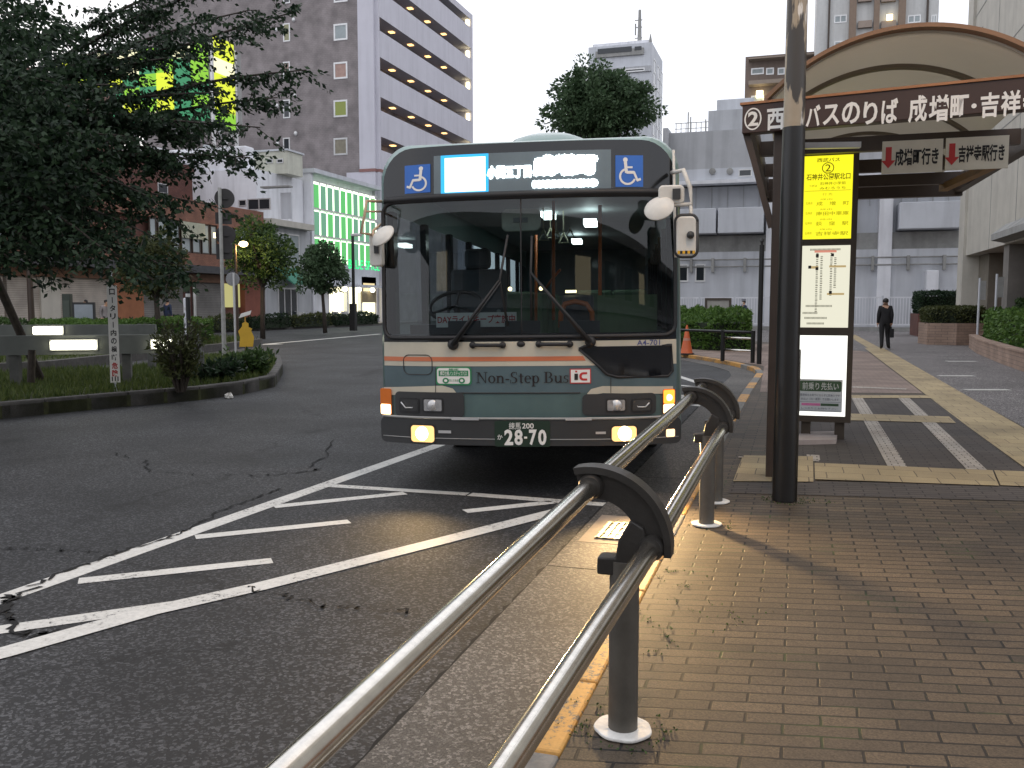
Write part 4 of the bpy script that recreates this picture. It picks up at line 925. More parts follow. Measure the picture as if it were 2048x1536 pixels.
# side and rear beams, cross beams
b = MB()
for a, c in (((FL.x + .05, FL.y + .12), (-.44, BACK)), ((FR.x - .06, FR.y + .13), (1.98, BACK))): b.bar((*a, ZB + .12), (*c, ZB + .12), .1, .2)
b.box(-.49, 2.03, BACK + .001, BACK + .12, ZB - .02, ZB + .24)
shp(b.build('roof_frame', M['brown_paint']))
for y in (9.4, 10.9, 12.2):
    b = MB(); b.box(-.38, 1.92, y, y + .09, ZB + .03, ZB + .17); shp(b.build('cross_beam', M['brown_paint']))
# barrel vault with ribs
VX0, VX1, SAG = -.27, 1.76, .43; hc = (VX1 - VX0) / 2; RAD = (hc * hc + SAG * SAG) / (2 * SAG); A0 = math.asin(hc / RAD)
def arc(y, r, n=40, dx=0): return [((VX0 + VX1) / 2 + dx + r * math.sin(a), y, ZF + .02 + SAG - RAD + r * math.cos(a)) for a in np.linspace(-A0, A0, n)]
def vault(y0, y1, r0, r1, n=40, skew=0):
    b = MB(); rings = []
    for y, s in ((y0, skew), (y1, 0)):
        A, C = arc(y, r0, n), arc(y, r1, n)
        rings.append(A + C[::-1])
    if skew:  # the mouth follows the slanting front beam
        rings[0] = [(x, y0 - (x - VX0) * .171, z) for x, y, z in rings[0]]
        if y1 < 9: rings[1] = [(x, y1 - (x - VX0) * .171, z) for x, y, z in rings[1]]
    m_ = len(rings[0]); vs = rings[0] + rings[1]
    fs = [(i, (i + 1) % m_, m_ + (i + 1) % m_, m_ + i) for i in range(m_)]
    for base, fl in ((0, 1), (m_, 0)):
        for i in range(n - 1): fs.append((base + i, base + i + 1, base + m_ - 2 - i, base + m_ - 1 - i))
    b.add(vs, fs); return b
M['vault'] = mat('roof sheet', (.55, .52, .45), .6, var=.08, scale=1.5)
nd, lk, bb = nodes(M['vault']); tl_ = nd.new('ShaderNodeBsdfTranslucent'); tl_.inputs[0].default_value = (.78, .74, .66, 1); ms = nd.new('ShaderNodeMixShader'); ms.inputs[0].default_value = .42
lk.new(bb.outputs[0], ms.inputs[1]); lk.new(tl_.outputs[0], ms.inputs[2]); lk.new(ms.outputs[0], nd['Material Output'].inputs[0])
shp(vault(8.0, BACK + .05, RAD - .015, RAD + .0, skew=1).build('roof_vault', M['vault'], smooth=50))
shp(vault(7.9, 8.02, RAD + .001, RAD + .032, skew=1).build('roof_rim', mat('roof rim orange brown', (.24, .13, .07), .45, .1, var=.15), smooth=50))
for y in (8.75, 10.4, 12.0): shp(vault(y, y + .08, RAD - .05, RAD - .0155).build('roof_rib', mat('roof rib', (.2, .17, .13), .6, var=.1), smooth=50))
for y in (8.06, 12.85):
    b = MB(); b.box(-.215, -.115, y - .05, y + .05, 0, ZB + .02); shp(b.build('shelter_post', M['brown_paint'], bevel=.008))
    b = MB(); b.bar((-.22, y, 2.15), (-.44, y, ZB + .02), .05, .09, (0, 1, 0)); shp(b.build('brace', M['brown_paint']))
b = MB(); b.bar((1.7, 12.4, ZB + .0), (1.95, 10.6, ZB + .03), .1, .08); shp(b.build('roof_brace', mat('wood brace', (.3, .17, .06), .6, var=.2, scale=5)))
b = MB(); b.bar((.02, 8.5, ZB - .04), (.5, 8.6, ZB - .04), .06, .05); shp(b.build('shelter_lamp', M['alu']))
# hanging destination boards
for u0, v0, u1, v1, txt, tu0, label in ((1763, 277, 1887, 348, '成増町行き', 1789, 'cream hanging board reading 成増町行き with a red arrow under the shelter beam'), (1890, 270, 2019, 341, '吉祥寺駅行き', 1916, 'cream hanging board reading 吉祥寺駅行き with a red arrow, nearer the right edge')):
    Y = 9.0; a, c = aY(u0, v1, Y), aY(u1, v0, Y)
    bd = empty('hanging_sign', label, 'hanging sign', ((a.x + c.x) / 2, Y, a.z), group='boards hung under the shelter'); Lc = Vector((-(a.x + c.x) / 2, -Y, -a.z))
    def P2(o): o.parent = bd; o.matrix_parent_inverse = Matrix.Translation(Lc); return o
    b = MB(); b.box(a.x, c.x, Y, Y + .02, a.z, c.z); P2(b.build('panel', M['sign_cream']))
    b = MB()
    for x in (a.x + .08, c.x - .08): b.tube([(x, Y + .01, c.z), (x, Y + .01, ZB + .05)], .006, 6)
    P2(b.build('hanger', M['brown_paint']))
    b = MB(); q = aY(u0 + 14, (v0 + v1) / 2 + 2, Y); b.add([(q.x + x, Y - .003, q.z + z) for x, z in ((-.025, .09), (.025, .09), (.025, -.03), (.06, -.03), (0, -.1), (-.06, -.03), (-.025, -.03))], [(0, 1, 2, 6), (5, 6, 2, 3), (4, 5, 3)])
    P2(b.build('red_arrow', M['sign_red']))
    b = MB(); p, q = aY(tu0, v1 - 15, Y), aY(u1 - 9, v0 + 17, Y); put_text(b, txt, p.x, q.x, p.z, q.z, lambda x, z: (x, Y - .003, z), .03); P2(b.build('lettering', M['ink'], fixn=False))
# ================================================================== BUS STOP BOARD
YB = 10.5
bb_ = empty('bus_stop_board', 'tall brown bus stop board with three lit panels, the top one yellow', 'bus stop board', (.37, YB, 0))
def bd_(o, par=None):
    o.parent = par or bb_
    if not par: o.matrix_parent_inverse = Matrix.Translation((-.37, -YB, 0))
    return o
xa, xb = aY(1590, 600, YB).x, aY(1716, 400, YB).x; z0, z1 = aY(1700, 846, YB).z, aY(1716, 284, YB).z
M['board_frame'] = mat('board frame brown', (.06, .045, .032), .45, var=.15, scale=4)
b = MB(); b.box(xa, xb, YB + .012, YB + .2, z0, z1); bd_(b.build('case', M['board_frame'], bevel=.01))
px0, px1 = aY(1603, 500, YB).x, aY(1701, 500, YB).x
zz = [aY(1650, v, YB).z for v in (311, 478, 491, 655, 671, 832)]
b = MB()
b.box(xa, px0, YB - .008, YB + .011, z0, z1); b.box(px1, xb, YB - .008, YB + .011, z0, z1)
for lo_, hi_ in ((z0, zz[5]), (zz[4], zz[3]), (zz[2], zz[1]), (zz[0], z1)): b.box(px0, px1, YB - .006, YB + .011, lo_, hi_)
bd_(b.build('frame', M['board_frame']))
M['pan_y'] = lit('panel yellow lit', (1, .92, .02), 1.0); M['pan_w'] = lit('panel white lit', (1, .97, .78), .78); M['pan_b'] = lit('panel bright lit', (1, 1, .93), 1.35)
pans = []
for i, m_ in enumerate((M['pan_y'], M['pan_w'], M['pan_b'])):
    b = MB(); b.box(px0, px1, YB + .003, YB + .011, zz[2 * i + 1], zz[2 * i]); o = bd_(b.build('lit_panel', m_)); o['label'] = ['yellow lit panel naming the stop', 'pale lit panel with the route diagram', 'white lit panel with a boarding notice'][i]; pans.append(o)
W_ = px1 - px0
def bt(mb, s, f0, f1, v0, v1, bold=.0): put_text(mb, s, px0 + W_ * f0, px0 + W_ * f1, aY(1650, v1, YB).z, aY(1650, v0, YB).z, lambda x, z: (x, YB - .002, z), bold)
def br_(mb, f0, f1, v0, v1, e=0): za, zb_ = aY(1650, v1, YB).z, aY(1650, v0, YB).z; mb.add([(px0 + W_ * f0, YB - e, za), (px0 + W_ * f1, YB - e, za), (px0 + W_ * f1, YB - e, zb_), (px0 + W_ * f0, YB - e, zb_)], [(0, 1, 2, 3)])
b = MB()
bt(b, '西武バス', .27, .73, 316, 324, .01); bt(b, '2', .44, .55, 329, 343, .0)
ring_poly(b, lambda x, z: (x, YB, z), px0 + W_ * .495, aY(1650, 336, YB).z, .062, .06, .008, .008, 0, 360, 24)
bt(b, '石神井公園駅北口', .06, .95, 347, 360, .012); bt(b, '石神井小学前', .34, .86, 364, 370); bt(b, 'つぎは', .12, .28, 369, 373); bt(b, 'みむろうち', .34, .86, 374, 379); br_(b, .03, .97, 381, 381.6)
o = b.build('stop_name_lettering', mat('brown ink', (.05, .04, .0), .6, var=0), fixn=False); bd_(o, pans[0])
b = MB(); bt(b, '行 先', .4, .6, 386, 391)
for v, s in ((403, '成　増　町'), (423, '南田中車庫'), (443, '荻　窪　駅'), (463, '吉祥寺駅')): bt(b, s, .28, .94, v, v + 8, .01); bt(b, '石神井', .06, .2, v, v + 6); bt(b, '経由', .36, .6, v - 6, v - 3)
o = b.build('destination_lettering', lit('faded ink', (.62, .55, .0), .55), fixn=False); bd_(o, pans[0])
b = MB(); b.slot(0); br_(b, .27, .72, 500, 505)
b.slot(1)
for x, va, vb in ((.33, 506, 622), (.42, 512, 600), (.62, 506, 590), (.7, 515, 575)):
    v = va
    while v < vb: hh = random.uniform(2, 5); br_(b, x - .022, x + .018 + random.uniform(0, .01), v, v + hh * .55); v += hh
for f0, f1, v in ((.18, .8, 497), (.12, .66, 610), (.06, .36, 624), (.1, .55, 634), (.15, .5, 645)):
    x = f0
    while x < f1: br_(b, x, x + .018, v, v + 4); x += .026
b.slot(2); br_(b, .58, .92, 531, 535); br_(b, .2, .36, 532, 537); br_(b, .55, .9, 586, 590)
b.slot(3)
for x, v in ((.33, 508), (.64, 507), (.33, 534), (.18, 531), (.62, 582)): br_(b, x - .03, x + .03, v, v + 6, .002)
o = b.build('route_diagram', [lit('pale red', (.9, .35, .25), .7), lit('grey print', (.42, .4, .3), .5), lit('ochre print', (.75, .55, .25), .6), M['ink']], fixn=False); bd_(o, pans[1])
b = MB(); b.slot(0); br_(b, .02, .93, 759, 824, -.0015); b.slot(1)
za, zb_ = aY(1650, 783, YB).z, aY(1650, 762, YB).z; b.add([(x, YB, z) for x, z in rrect(px0 + W_ * .04, px0 + W_ * .91, za, zb_, .02)], [tuple(range(24))])
b.slot(2); br_(b, .09, .48, 807, 812); b.slot(1); br_(b, .49, .86, 807, 812)
b.slot(3); bt(b, '整理券をお取りにならずに前乗りです', .06, .88, 788, 793); bt(b, '先払い（均一運賃）でお願いします', .08, .86, 796, 801); bt(b, 'しっかりとお持ち下さい', .09, .84, 815, 819)
for v in (804, 821): br_(b, .06, .9, v, v + .6)
b.slot(4); bt(b, '前乗り', .10, .45, 765, 780, .012); bt(b, '先払い', .49, .85, 765, 780, .012)
o = b.build('boarding_notice', [mat('notice paper', (.62, .65, .66), .6, var=.05), mat('notice green', (.05, .1, .05), .6, var=.1), mat('notice pink', (.7, .2, .4), .6, var=.1), mat('notice print', (.15, .15, .2), .6, var=0), mat('notice white', (.6, .63, .6), .6, var=0)], fixn=False); bd_(o, pans[2])
b = MB(); q0, q1 = G(1592, 890), G(1672, 888); b.prism([(q0.x, q0.y), (q1.x, q1.y), (q1.x + .05, q1.y + .7), (q0.x + .05, q0.y + .7)], .0, .05); bd_(b.build('foot_slab', mat('foot slab', (.36, .31, .29), .85, var=.15, scale=6)))
for x_ in (px0 + .05, px1 - .1): b = MB(); b.box(x_, x_ + .1, YB + .05, YB + .15, .0, z0 + .02); bd_(b.build('board_leg', M['board_frame']))
# ================================================================== BUILDINGS
def window(parent, x0, x1, z0, z1, face, pos, frame=.06, m=None, name='window', mull=0, fm=None):
    """frame + pane on a wall: face 'N' = wall facing the viewer at y=pos, 'D' = wall facing +x at x=pos"""
    b = MB(); f = frame
    def bxx(a0, a1, c0, c1, d0, d1):
        if face == 'N': b.box(a0, a1, pos - d1, pos - d0, c0, c1)
        else: b.box(pos + d0, pos + d1, a0, a1, c0, c1)
    bxx(x0, x1, z0, z0 + f, -.05, .05); bxx(x0, x1, z1 - f, z1, -.05, .05); bxx(x0, x0 + f, z0 + f, z1 - f, -.05, .045); bxx(x1 - f, x1, z0 + f, z1 - f, -.05, .045)
    for i in range(mull): xm = x0 + (x1 - x0) * (i + 1) / (mull + 1); bxx(xm - f / 2, xm + f / 2, z0 + f, z1 - f, -.05, .04)
    o = b.build(name, fm or M['alu'], parent)
    b = MB(); bxx(x0 + f * .5, x1 - f * .5, z0 + f * .5, z1 - f * .5, .002, .012); b.build('pane', m or M['glass_dark'], o); return o
def E0(name, label, cat, group=None): return empty(name, label, cat, (0, 0, 0), 0, group)
def part(name, m, parent, *boxes, bevel=0):
    b = MB()
    for q in boxes: b.box(*q)
    return b.build(name, m, parent, bevel=bevel)
XF = -33.0
# ---- tall brown and pale apartment tower
tw = E0('apartment_tower', 'tall brown tiled apartment tower with pale sloping rows of open corridors', 'building')
TY0, TY1, TX0, TZ = 68.4, 91.0, -56.0, 31.5; F3 = 3.19
part('tile_wall', M['tower_tile'], tw, (TX0, XF - 1.6, TY0 + .3, TY1, 0, TZ), (TX0, -34.7, TY0, TY0 + .3, 0, TZ))
part('pale_corner', M['tower_white'], tw, (-34.7, XF - .3, TY0 - .02, TY0 + .3, 12.6, TZ), (-35.9, XF - .3, TY0 - .04, TY0 + .28, 0, 12.35))
part('string_course', mat('red band', (.26, .13, .12), .7, var=.1), tw, (-34.7, XF - .25, TY0 - .1, TY0 + .3, 12.351, 12.59), (XF - .28, XF + .06, TY0 + .3, TY0 + 6, 12.351, 12.59))
part('end_wall', M['tower_white'], tw, (XF - 1.6, XF + .02, TY1 - .3, TY1 + .2, 0, TZ)); part('end_wall', M['tower_white'], tw, (XF - 1.6, XF - .0, TY0 + .302, TY0 + .55, 0, TZ))
part('roof_slab', M['tower_white'], tw, (XF - 1.59, XF + .03, TY0 + .55, TY1 - .31, TZ - .6, TZ - .001))
zo = aX(764, 372 / 3.34 + 36, XF).z   # a corridor opening near the corner
zt0 = aX(762, 100, XF).z
k0 = -6
M['corr_lamp'] = lit('corridor lamp', (1, .55, .2), 3.0); M['corr_light'] = lit('corridor light', (1, .85, .5), 6)
for k in range(10):
    zb = 12.2 + F3 * k; 
    if zb + 1 > TZ - .7: break
    part('parapet', M['tower_white'], tw, (XF - .14, XF + .01, TY0 + .551, TY1 - .301, zb - .15, zb + 1.95))
    part('corridor_slab', M['tower_white'], tw, (XF - 1.59, XF - .141, TY0 + .551, TY1 - .301, zb - .14, zb + .1))
    b = MB()
    for j, yy in enumerate((TY0 + 1.2, TY0 + 4.4, TY0 + 8.4, TY0 + 12.4, TY0 + 16.5)): b.box(XF - 1.05, XF - .62, yy, yy + .5, zb + F3 - .2, zb + F3 - .141)
    b.build('corridor_lamp', M['corr_lamp'], tw)
    b = MB(); b.box(XF - 1.5, XF - .15, TY1 - .42, TY1 - .302, zb + 2.0, zb + 2.75); 
    part('stair_light', M['corr_light'], tw, (XF - .5, XF - .2, TY1 - .45, TY1 - .31, zb + 2.1, zb + 2.8))
gl_warm = lit('lit curtain', (.6, .6, .35), .3); gl_green = lit('lit green curtain', (.35, .42, .08), .45)
for v, m1, m2 in ((-12, None, None), (64, gl_warm, M['glass_pale']), (141, mat('pinkish pane', (.3, .2, .17), .2, var=.2), mat('pink pane', (.36, .23, .19), .2, var=.2)), (217, M['glass_dark'], gl_green), (293, M['glass_dark'], mat('beige pane', (.24, .22, .17), .2, var=.2))):
    a, c = aY(668, v + 18, TY0), aY(695, v - 18, TY0); window(tw, a.x, c.x, a.z, c.z, 'N', TY0, .14, m2)
    a, c = aY(567, v + 20, TY0), aY(580, v - 18, TY0); window(tw, a.x, c.x, a.z, c.z, 'N', TY0, .1, m1)
for u, v in ((553, 60), (588, 40), (555, 212), (591, 192), (556, 287), (592, 267)):
    p = aY(u, v, TY0); b = MB(); b.ball((p.x, TY0 - .05, p.z), .17, 10, 8, (1, .9, 1.2)); b.build('vent_hood', M['alu'], tw, smooth=True)
# ---- red brown shopping block across the road
bk = E0('brick_building', 'long red brown tiled shop building with shutters and a row of upper windows', 'building')
ZP = 7.41
zw1 = aX(400, 448, XF).z; zw0 = aX(400, 506, XF).z; zo1, zo0 = aX(380, 531, XF).z, aX(380, 548, XF).z
Y0b, Y1b = 6.0, 51.4
part('parapet_wall', M['brick_red'], bk, (XF - .4, XF, Y0b, Y1b, zw1 + .05, ZP))
part('spandrel', M['brick_red'], bk, (XF - .4, XF, Y0b, Y1b, zo1, zw0 - .05))
part('core', M['brick_dark'], bk, (-52, XF - .401, Y0b, Y1b + .0, 0, ZP - .3))
part('canopy', mat('canopy dark', (.05, .05, .055), .6, var=.2), bk, (XF - .3, XF + .9, Y0b, Y1b, zo0 + .05, zo1 - .02))
part('fascia_band', mat('fascia brown', (.2, .1, .055), .6, var=.2), bk, (XF - .4, XF + .05, Y0b, Y1b, zo0 - .45, zo0 + .03))
for y0, y1 in ((28.5, 29.2), (35.2, 37.6), (46.5, 47.2)): part('wall_pier', M['brick_red'], bk, (XF - .4, XF + .002, y0, y1, zw0 - .05, zw1 + .05))
ww = [aX(u, 460, XF).y for u in (300, 317, 340, 363, 385, 404, 422, 437, 470, 500)]
for y0, y1 in zip(ww, ww[1:]): window(bk, y0 + .06, y1 - .06, zw0 - .03, zw1 + .03, 'D', XF - .12, .07, M['glass_pale'], fm=M['brown_paint'])
yy = 24.0
while yy < 35: window(bk, yy, yy + 1.25, zw0 - .03, zw1 + .03, 'D', XF - .12, .07, M['glass_pale'], fm=M['brown_paint']); yy += 1.35
sgnw = [aX(u, 650, XF).y for u in (8, 90, 125, 230)]
M['shutter_slat'] = brick_mat('shutter slats', (.45, .4, .35), (.43, .385, .34), (.3, .26, .22), 30, .1, .012, vertical=True, grain=.04, rough=.6)
ed = [8, 16, 24, sgnw[0] + .3, sgnw[1]]
for y0, y1 in zip(ed, ed[1:]): part('shutter', M['shutter_slat'], bk, (XF - .4, XF - .15, y0 + .1, y1 - .1, 0, zo0 - .46))
part('pale_pier', M['stone'], bk, (XF - .4, XF - .05, sgnw[1] - .1, sgnw[2], 0, zo0 - .46))
part('shutter', M['shutter_slat'], bk, (XF - .4, XF - .15, sgnw[2] + .05, sgnw[3], 0, zo0 - .46))
y2 = aX(290, 650, XF).y; part('tile_pier', mat('orange tile pier', (.33, .13, .06), .7, var=.2, scale=2), bk, (XF - .4, XF - .02, sgnw[3] + .05, y2, 0, zo0 - .46))
grey_sh = brick_mat('grey shutter', (.2, .19, .18), (.19, .18, .17), (.12, .11, .1), 30, .1, .012, vertical=True, grain=.04)
y3, y4, y5 = aX(372, 650, XF).y, aX(398, 650, XF).y, aX(448, 650, XF).y
part('shutter', grey_sh, bk, (XF - .4, XF - .15, y2 + .1, y3, 0, zo0 - .46)); part('shutter', grey_sh, bk, (XF - .4, XF - .15, y4, y5, 0, zo0 - .46))
part('lit_doorway', lit('lit doorway', (.8, .75, .3), .55), bk, (XF - .4, XF - .2, y5 + .1, aX(487, 650, XF).y, 1.3, zo0 - .46))
part('tile_pier', mat('red tile pier', (.22, .07, .045), .7, var=.2, scale=2), bk, (XF - .4, XF - .02, aX(492, 650, XF).y, Y1b - .1, 0, zo0 - .46))
a, c = aX(372, 475, XF + .3), aX(416, 448, XF + .3); part('shop_board', mat('pale shop board', (.42, .42, .32), .6, var=.2), bk, (XF + .02, XF + .1, a.y, c.y, a.z, c.z))
o = part('board_lamp', lit('board lamp', (1, .8, .4), 4), bk, (XF + .3, XF + .5, aX(418, 472, XF).y, aX(424, 472, XF).y, aX(420, 476, XF).z, aX(420, 466, XF).z))
# upper storey set back
XU = -38.5
zu = aX(320, 318, XU).z; part('upper_wall', M['brick_dark'], bk, (-52, XU, 20, aX(405, 350, XU).y, ZP - .31, zu)); part('upper_coping', M['white_wall'], bk, (-52, XU + .05, aX(306, 305, XU).y, aX(412, 305, XU).y, zu + .01, aX(320, 296, XU).z))
part('upper_block', mat('pink brown wall', (.2, .12, .1), .8, var=.15, stain=.2), bk, (-52, XU - 1, 20, aX(255, 300, XU).y, zu - .2, aX(180, 160, XU).z))
window(bk, aX(315, 380, XU).y, aX(335, 380, XU).y, aX(320, 386, XU).z, aX(320, 366, XU).z, 'D', XU, .06)
b = MB()
for u in (410, 416, 423): p, q = aX(u, 290, XU + .4), aX(u, 405, XU + .4); b.tube([(p.x, p.y, q.z), (p.x, p.y, p.z)], .14, 10)
b.build('drain_pipe', M['pale_wall'], bk, smooth=True)
# ---- rooftop billboard
bb2 = E0('rooftop_billboard', 'glowing yellow and green rooftop billboard showing behind the dark tree', 'billboard')
YBB = 52.0; a, c = aY(118, 262, YBB), aY(414, 84, YBB)
part('backing', M['concrete'], bb2, (a.x, c.x + .25, YBB + .1, YBB + 3.4, a.z, c.z + .1))
random.seed(3); b = MB(); cols = [lit('board yellow', (.75, .85, .02), 1.0), lit('board green', (.03, .32, .13), .75), lit('board pale', (1, .95, .6), 1.1), lit('board lime', (.3, .7, .02), .85)]
nx, nz_ = 9, 6
for i in range(nx):
    for j in range(nz_):
        x0 = a.x + (c.x - a.x) * i / nx; x1 = a.x + (c.x - a.x) * (i + 1) / nx; zA = a.z + (c.z - a.z) * j / nz_; zB_ = a.z + (c.z - a.z) * (j + 1) / nz_
        k_ = random.choices([0, 1, 2, 3], [.3, .4, .08, .22] if j < 5 else [.4, .05, .45, .1])[0]
        b.slot(k_).add([(x0, YBB + .05, zA), (x1, YBB + .05, zA), (x1, YBB + .05, zB_), (x0, YBB + .05, zB_)], [(0, 1, 2, 3)])
b.build('front_display', cols, bb2)
p0, p1 = c.x + .3, YBB + .1; y_end = aX(469, 160, c.x + .3).y
b = MB(); zs = [aX(445, v, c.x + .3).z for v in (256, 222, 190, 150, 120, 78)]
for j in range(5): b.slot((3, 0, 0, 2, 0)[j]).add([(p0, YBB + .2, zs[j]), (p0, y_end, zs[j]), (p0, y_end, zs[j + 1]), (p0, YBB + .2, zs[j + 1])], [(0, 1, 2, 3)])
b.build('side_display', cols, bb2)
b = MB(); b.box(c.x + .2, c.x + .36, YBB - .05, YBB + .15, a.z - 2.2, c.z + .2); b.box(c.x + .2, c.x + .36, y_end, y_end + .2, a.z - 2.8, c.z + .1)
b.bar((c.x + .3, YBB + .2, a.z - 2.4), (c.x + .3, y_end, a.z - .2), .12, .12); b.bar((c.x + .3, YBB + .2, a.z - .2), (c.x + .3, y_end, a.z - 2.4), .1, .12); b.build('support_frame', M['alu'], bb2)
# ---- white building and its roof hut
wb = E0('white_building', 'white rendered building stepping up behind the brick shops with a roof hut', 'building')
YW = 51.6; zl = aY(500, 338, YW).z; xl = aY(412, 350, YW).x
part('wall', M['white_wall'], wb, (-50, XF - .6, YW, 57.4, 0, zl)); part('upper_step', M['white_wall'], wb, (-50, aY(488, 300, YW).x, YW + .2, YW + 1.2, zl, aY(450, 292, YW).z), bevel=.1)
hx0, hx1 = aY(492, 320, 54).x, aY(574, 320, 54).x; hz = aY(540, 303, 54).z
part('roof_hut', mat('hut cream', (.56, .56, .48), .7, var=.1, stain=.2), wb, (hx0, hx1, 54, 56, zl, hz)); part('hut_roof', M['pale_wall'], wb, (hx0 - .1, hx1 + .1, 53.9, 56.1, hz + .001, hz + .12))
for u0, u1 in ((493, 507), (533, 546), (554, 567)): a, c = aY(u0, 327, 54), aY(u1, 317, 54); window(wb, a.x, c.x, a.z, c.z, 'N', 54, .07)
for u0, u1, v0, v1 in ((478, 493, 399, 413), (496, 541, 396, 421)): a, c = aY(u0, v1, YW), aY(u1, v0, YW); window(wb, a.x, c.x, a.z, c.z, 'N', YW, .07, mull=1 if u1 - u0 > 20 else 0)
a, c = aY(452, 334, YW + .2), aY(487, 322, YW + .2); window(wb, a.x, c.x, a.z, c.z, 'N', YW + .2, .07)
a, c = aY(563, 438, YW), aY(583, 385, YW); part('door', M['pale_wall'], wb, (a.x, c.x, YW - .06, YW - .001, a.z, c.z)); part('door_hood', M['concrete'], wb, (a.x - 1.2, c.x + .1, YW - .5, YW - .002, c.z + .3, c.z + .4))
part('shopfront', M['grey_wall'], wb, (XF - .599, XF - .1, YW - .1, 57.4, 0, aX(570, 447, XF).z)); part('shop_canopy', M['stone'], wb, (XF - .5, XF + .5, YW, 57.0, aX(570, 455, XF).z, aX(570, 443, XF).z))
a, c = aX(540, 540, XF), aX(600, 470, XF); window(wb, a.y, c.y, a.z, c.z, 'D', XF - .1, .1, M['glass_pale'], mull=2)
b = MB(); y0, y1 = aX(552, 550, XF).y, aX(600, 550, XF).y; zt, zb = aX(575, 535, XF).z, aX(575, 570, XF).z
b.ext([(0, zt), (1.4, zb + .1), (1.4, zb), (.0, zt - .25)], (XF - .09, y0, 0), (1, 0, 0), (0, 0, 1), (0, 1, 0), y1 - y0); b.build('green_awning', mat('awning green', (.05, .2, .14), .8, var=.15, scale=3), wb)
window(wb, y0 + .3, y1 - .3, .2, 2.6, 'D', XF - .1, .1, mull=2)
# ---- green lit glass shop
gs = E0('green_glass_shop', 'shop with a glowing green and white glass front and bright ground floor', 'building')
GY0, GY1 = 57.5, 70; gz = 10.75
part('wall', M['white_wall'], gs, (-44, XF - .5, GY0, 68.2, 0, gz), (XF - .499, XF, GY0, GY0 + .35, 0, gz)); part('roof_edge', M['pale_wall'], gs, (-44, XF + .35, GY0 - .1, 68.3, gz + .001, gz + .3))
zg0 = aX(640, 520, XF).z - .2
M['pane_green'] = lit('glowing green pane', (.12, .6, .16), .85); M['pane_white'] = lit('glowing tube strip', (.86, 1, .75), 2.4); M['pane_teal'] = lit('dim green pane', (.16, .42, .26), .8)
random.seed(11); npan = 10; rows = 3; zr_ = [zg0 + (gz - .5 - zg0) * j / rows for j in range(rows + 1)]
for i in range(npan):
    y0 = GY0 + .4 + (68.0 - GY0 - .4) * i / npan; y1 = GY0 + .4 + (68.0 - GY0 - .4) * (i + 1) / npan
    for j in range(rows):
        o = part('glass_panel', random.choice([M['pane_green'], M['pane_green'], M['pane_teal']]), gs, (XF - .1, XF - .04, y0 + .04, y1 - .26, zr_[j] + .06, zr_[j + 1] - .22))
        part('light_tube', M['pane_white'], o, (XF - .099, XF - .05, y1 - .24, y1 - .02, zr_[j] + .06, zr_[j + 1] - .22)) 
        part('top_glow', M['pane_white'], o, (XF - .098, XF - .05, y0 + .04, y1 - .26, zr_[j + 1] - .20, zr_[j + 1] - (.02 if j == 2 else .13)))
part('mullions', M['alu'], gs, *[(XF - .11, XF + .03, GY0 + .36, 68.1, z - .05, z + .05) for z in zr_])
part('sign_band', M['pale_wall'], gs, (XF - .5, XF + .1, GY0 + .36, 68.1, zg0 - 1.5, zg0 - .06))
p, q = aX(697, 537, XF + .1), aX(748, 516, XF + .1); b = MB(); put_text(b, 'BLUE SPICE', p.y, q.y + 1.0, p.z, p.z + .72, lambda x, z: (XF + .12, x, z), .0); b.build('sign_lettering', lit('sign green lit', (.0, .9, .25), 1.4), gs, fixn=False)
zs0 = zg0 - 1.55
part('shop_interior', lit('bright shop interior', (1, .93, .6), 2.2), gs, (XF - .5, XF - .3, GY0 + 2.4, 68, .1, zs0)); [part('shop_pier', M['white_wall'], gs, q_) for q_ in ((XF - .3, XF + .02, GY0 + .36, GY0 + 2.3, 0, zs0), (XF - .29, XF, 62.6, 62.9, 0, zs0), (XF - .29, XF, 64.9, 65.2, 0, zs0))]
part('canopy', M['pale_wall'], gs, (XF, XF + 1.1, GY0 + .36, 68.1, zs0 - .15, zs0 + .05))
for y in (61.5, 63.8, 66.2):
    b = MB(); b.ball((XF + .4, y, zs0 - .3), .2, 10, 8); b.build('spot_lamp', lit('shop spot', (1, .95, .75), 8), gs, smooth=True)
a, c = aX(724, 605, XF + .1), aX(752, 555, XF + .1)
o = part('poster', mat('poster frame', (.25, .2, .12), .5, var=.2), gs, (XF + .03, XF + .1, a.y, c.y, a.z, c.z)); part('poster_print', lit('poster print', (1, .8, .4), .9), o, (XF + .101, XF + .11, a.y + .25, c.y - .3, a.z + .9, c.z - .5))
# ---- grey store block beyond the fence
gc = E0('grey_store_building', 'wide pale grey store building with boxed balconies behind the white fence', 'building')
YC = 57.0; gx0 = aY(1338, 300, YC).x; gx1 = aY(1945, 300, YC).x
def Zc(v, u=1500): return aY(u, v, YC).z
def Xc(u, v=450): return aY(u, v, YC).x
part('upper_wall', M['grey_wall'], gc, (gx0, gx1, YC, YC + 12, Zc(334), 12.0)); part('window_band', M['pale_wall'], gc, (gx0, gx1, YC - .02, YC + 12, Zc(360), Zc(334) - .001)); part('ledge', M['white_wall'], gc, (gx0 - .1, gx1, YC - .7, YC + .3, Zc(367), Zc(360) - .001))
part('panel_wall', M['pale_wall'], gc, (gx0, gx1, YC + .9, YC + 12, Zc(470), Zc(367) - .001)); part('dark_recess', M['concrete'], gc, (gx0, gx1, YC + .3, YC + 12, Zc(503), Zc(470) - .002))
part('lower_wall', M['pale_wall'], gc, (gx0, gx1, YC - .1, YC + 12, 0, Zc(503) - .001)); part('corner_pier', M['grey_wall'], gc, (Xc(1326), gx0 - .002, YC - .6, YC + 8, 0, Zc(250)))
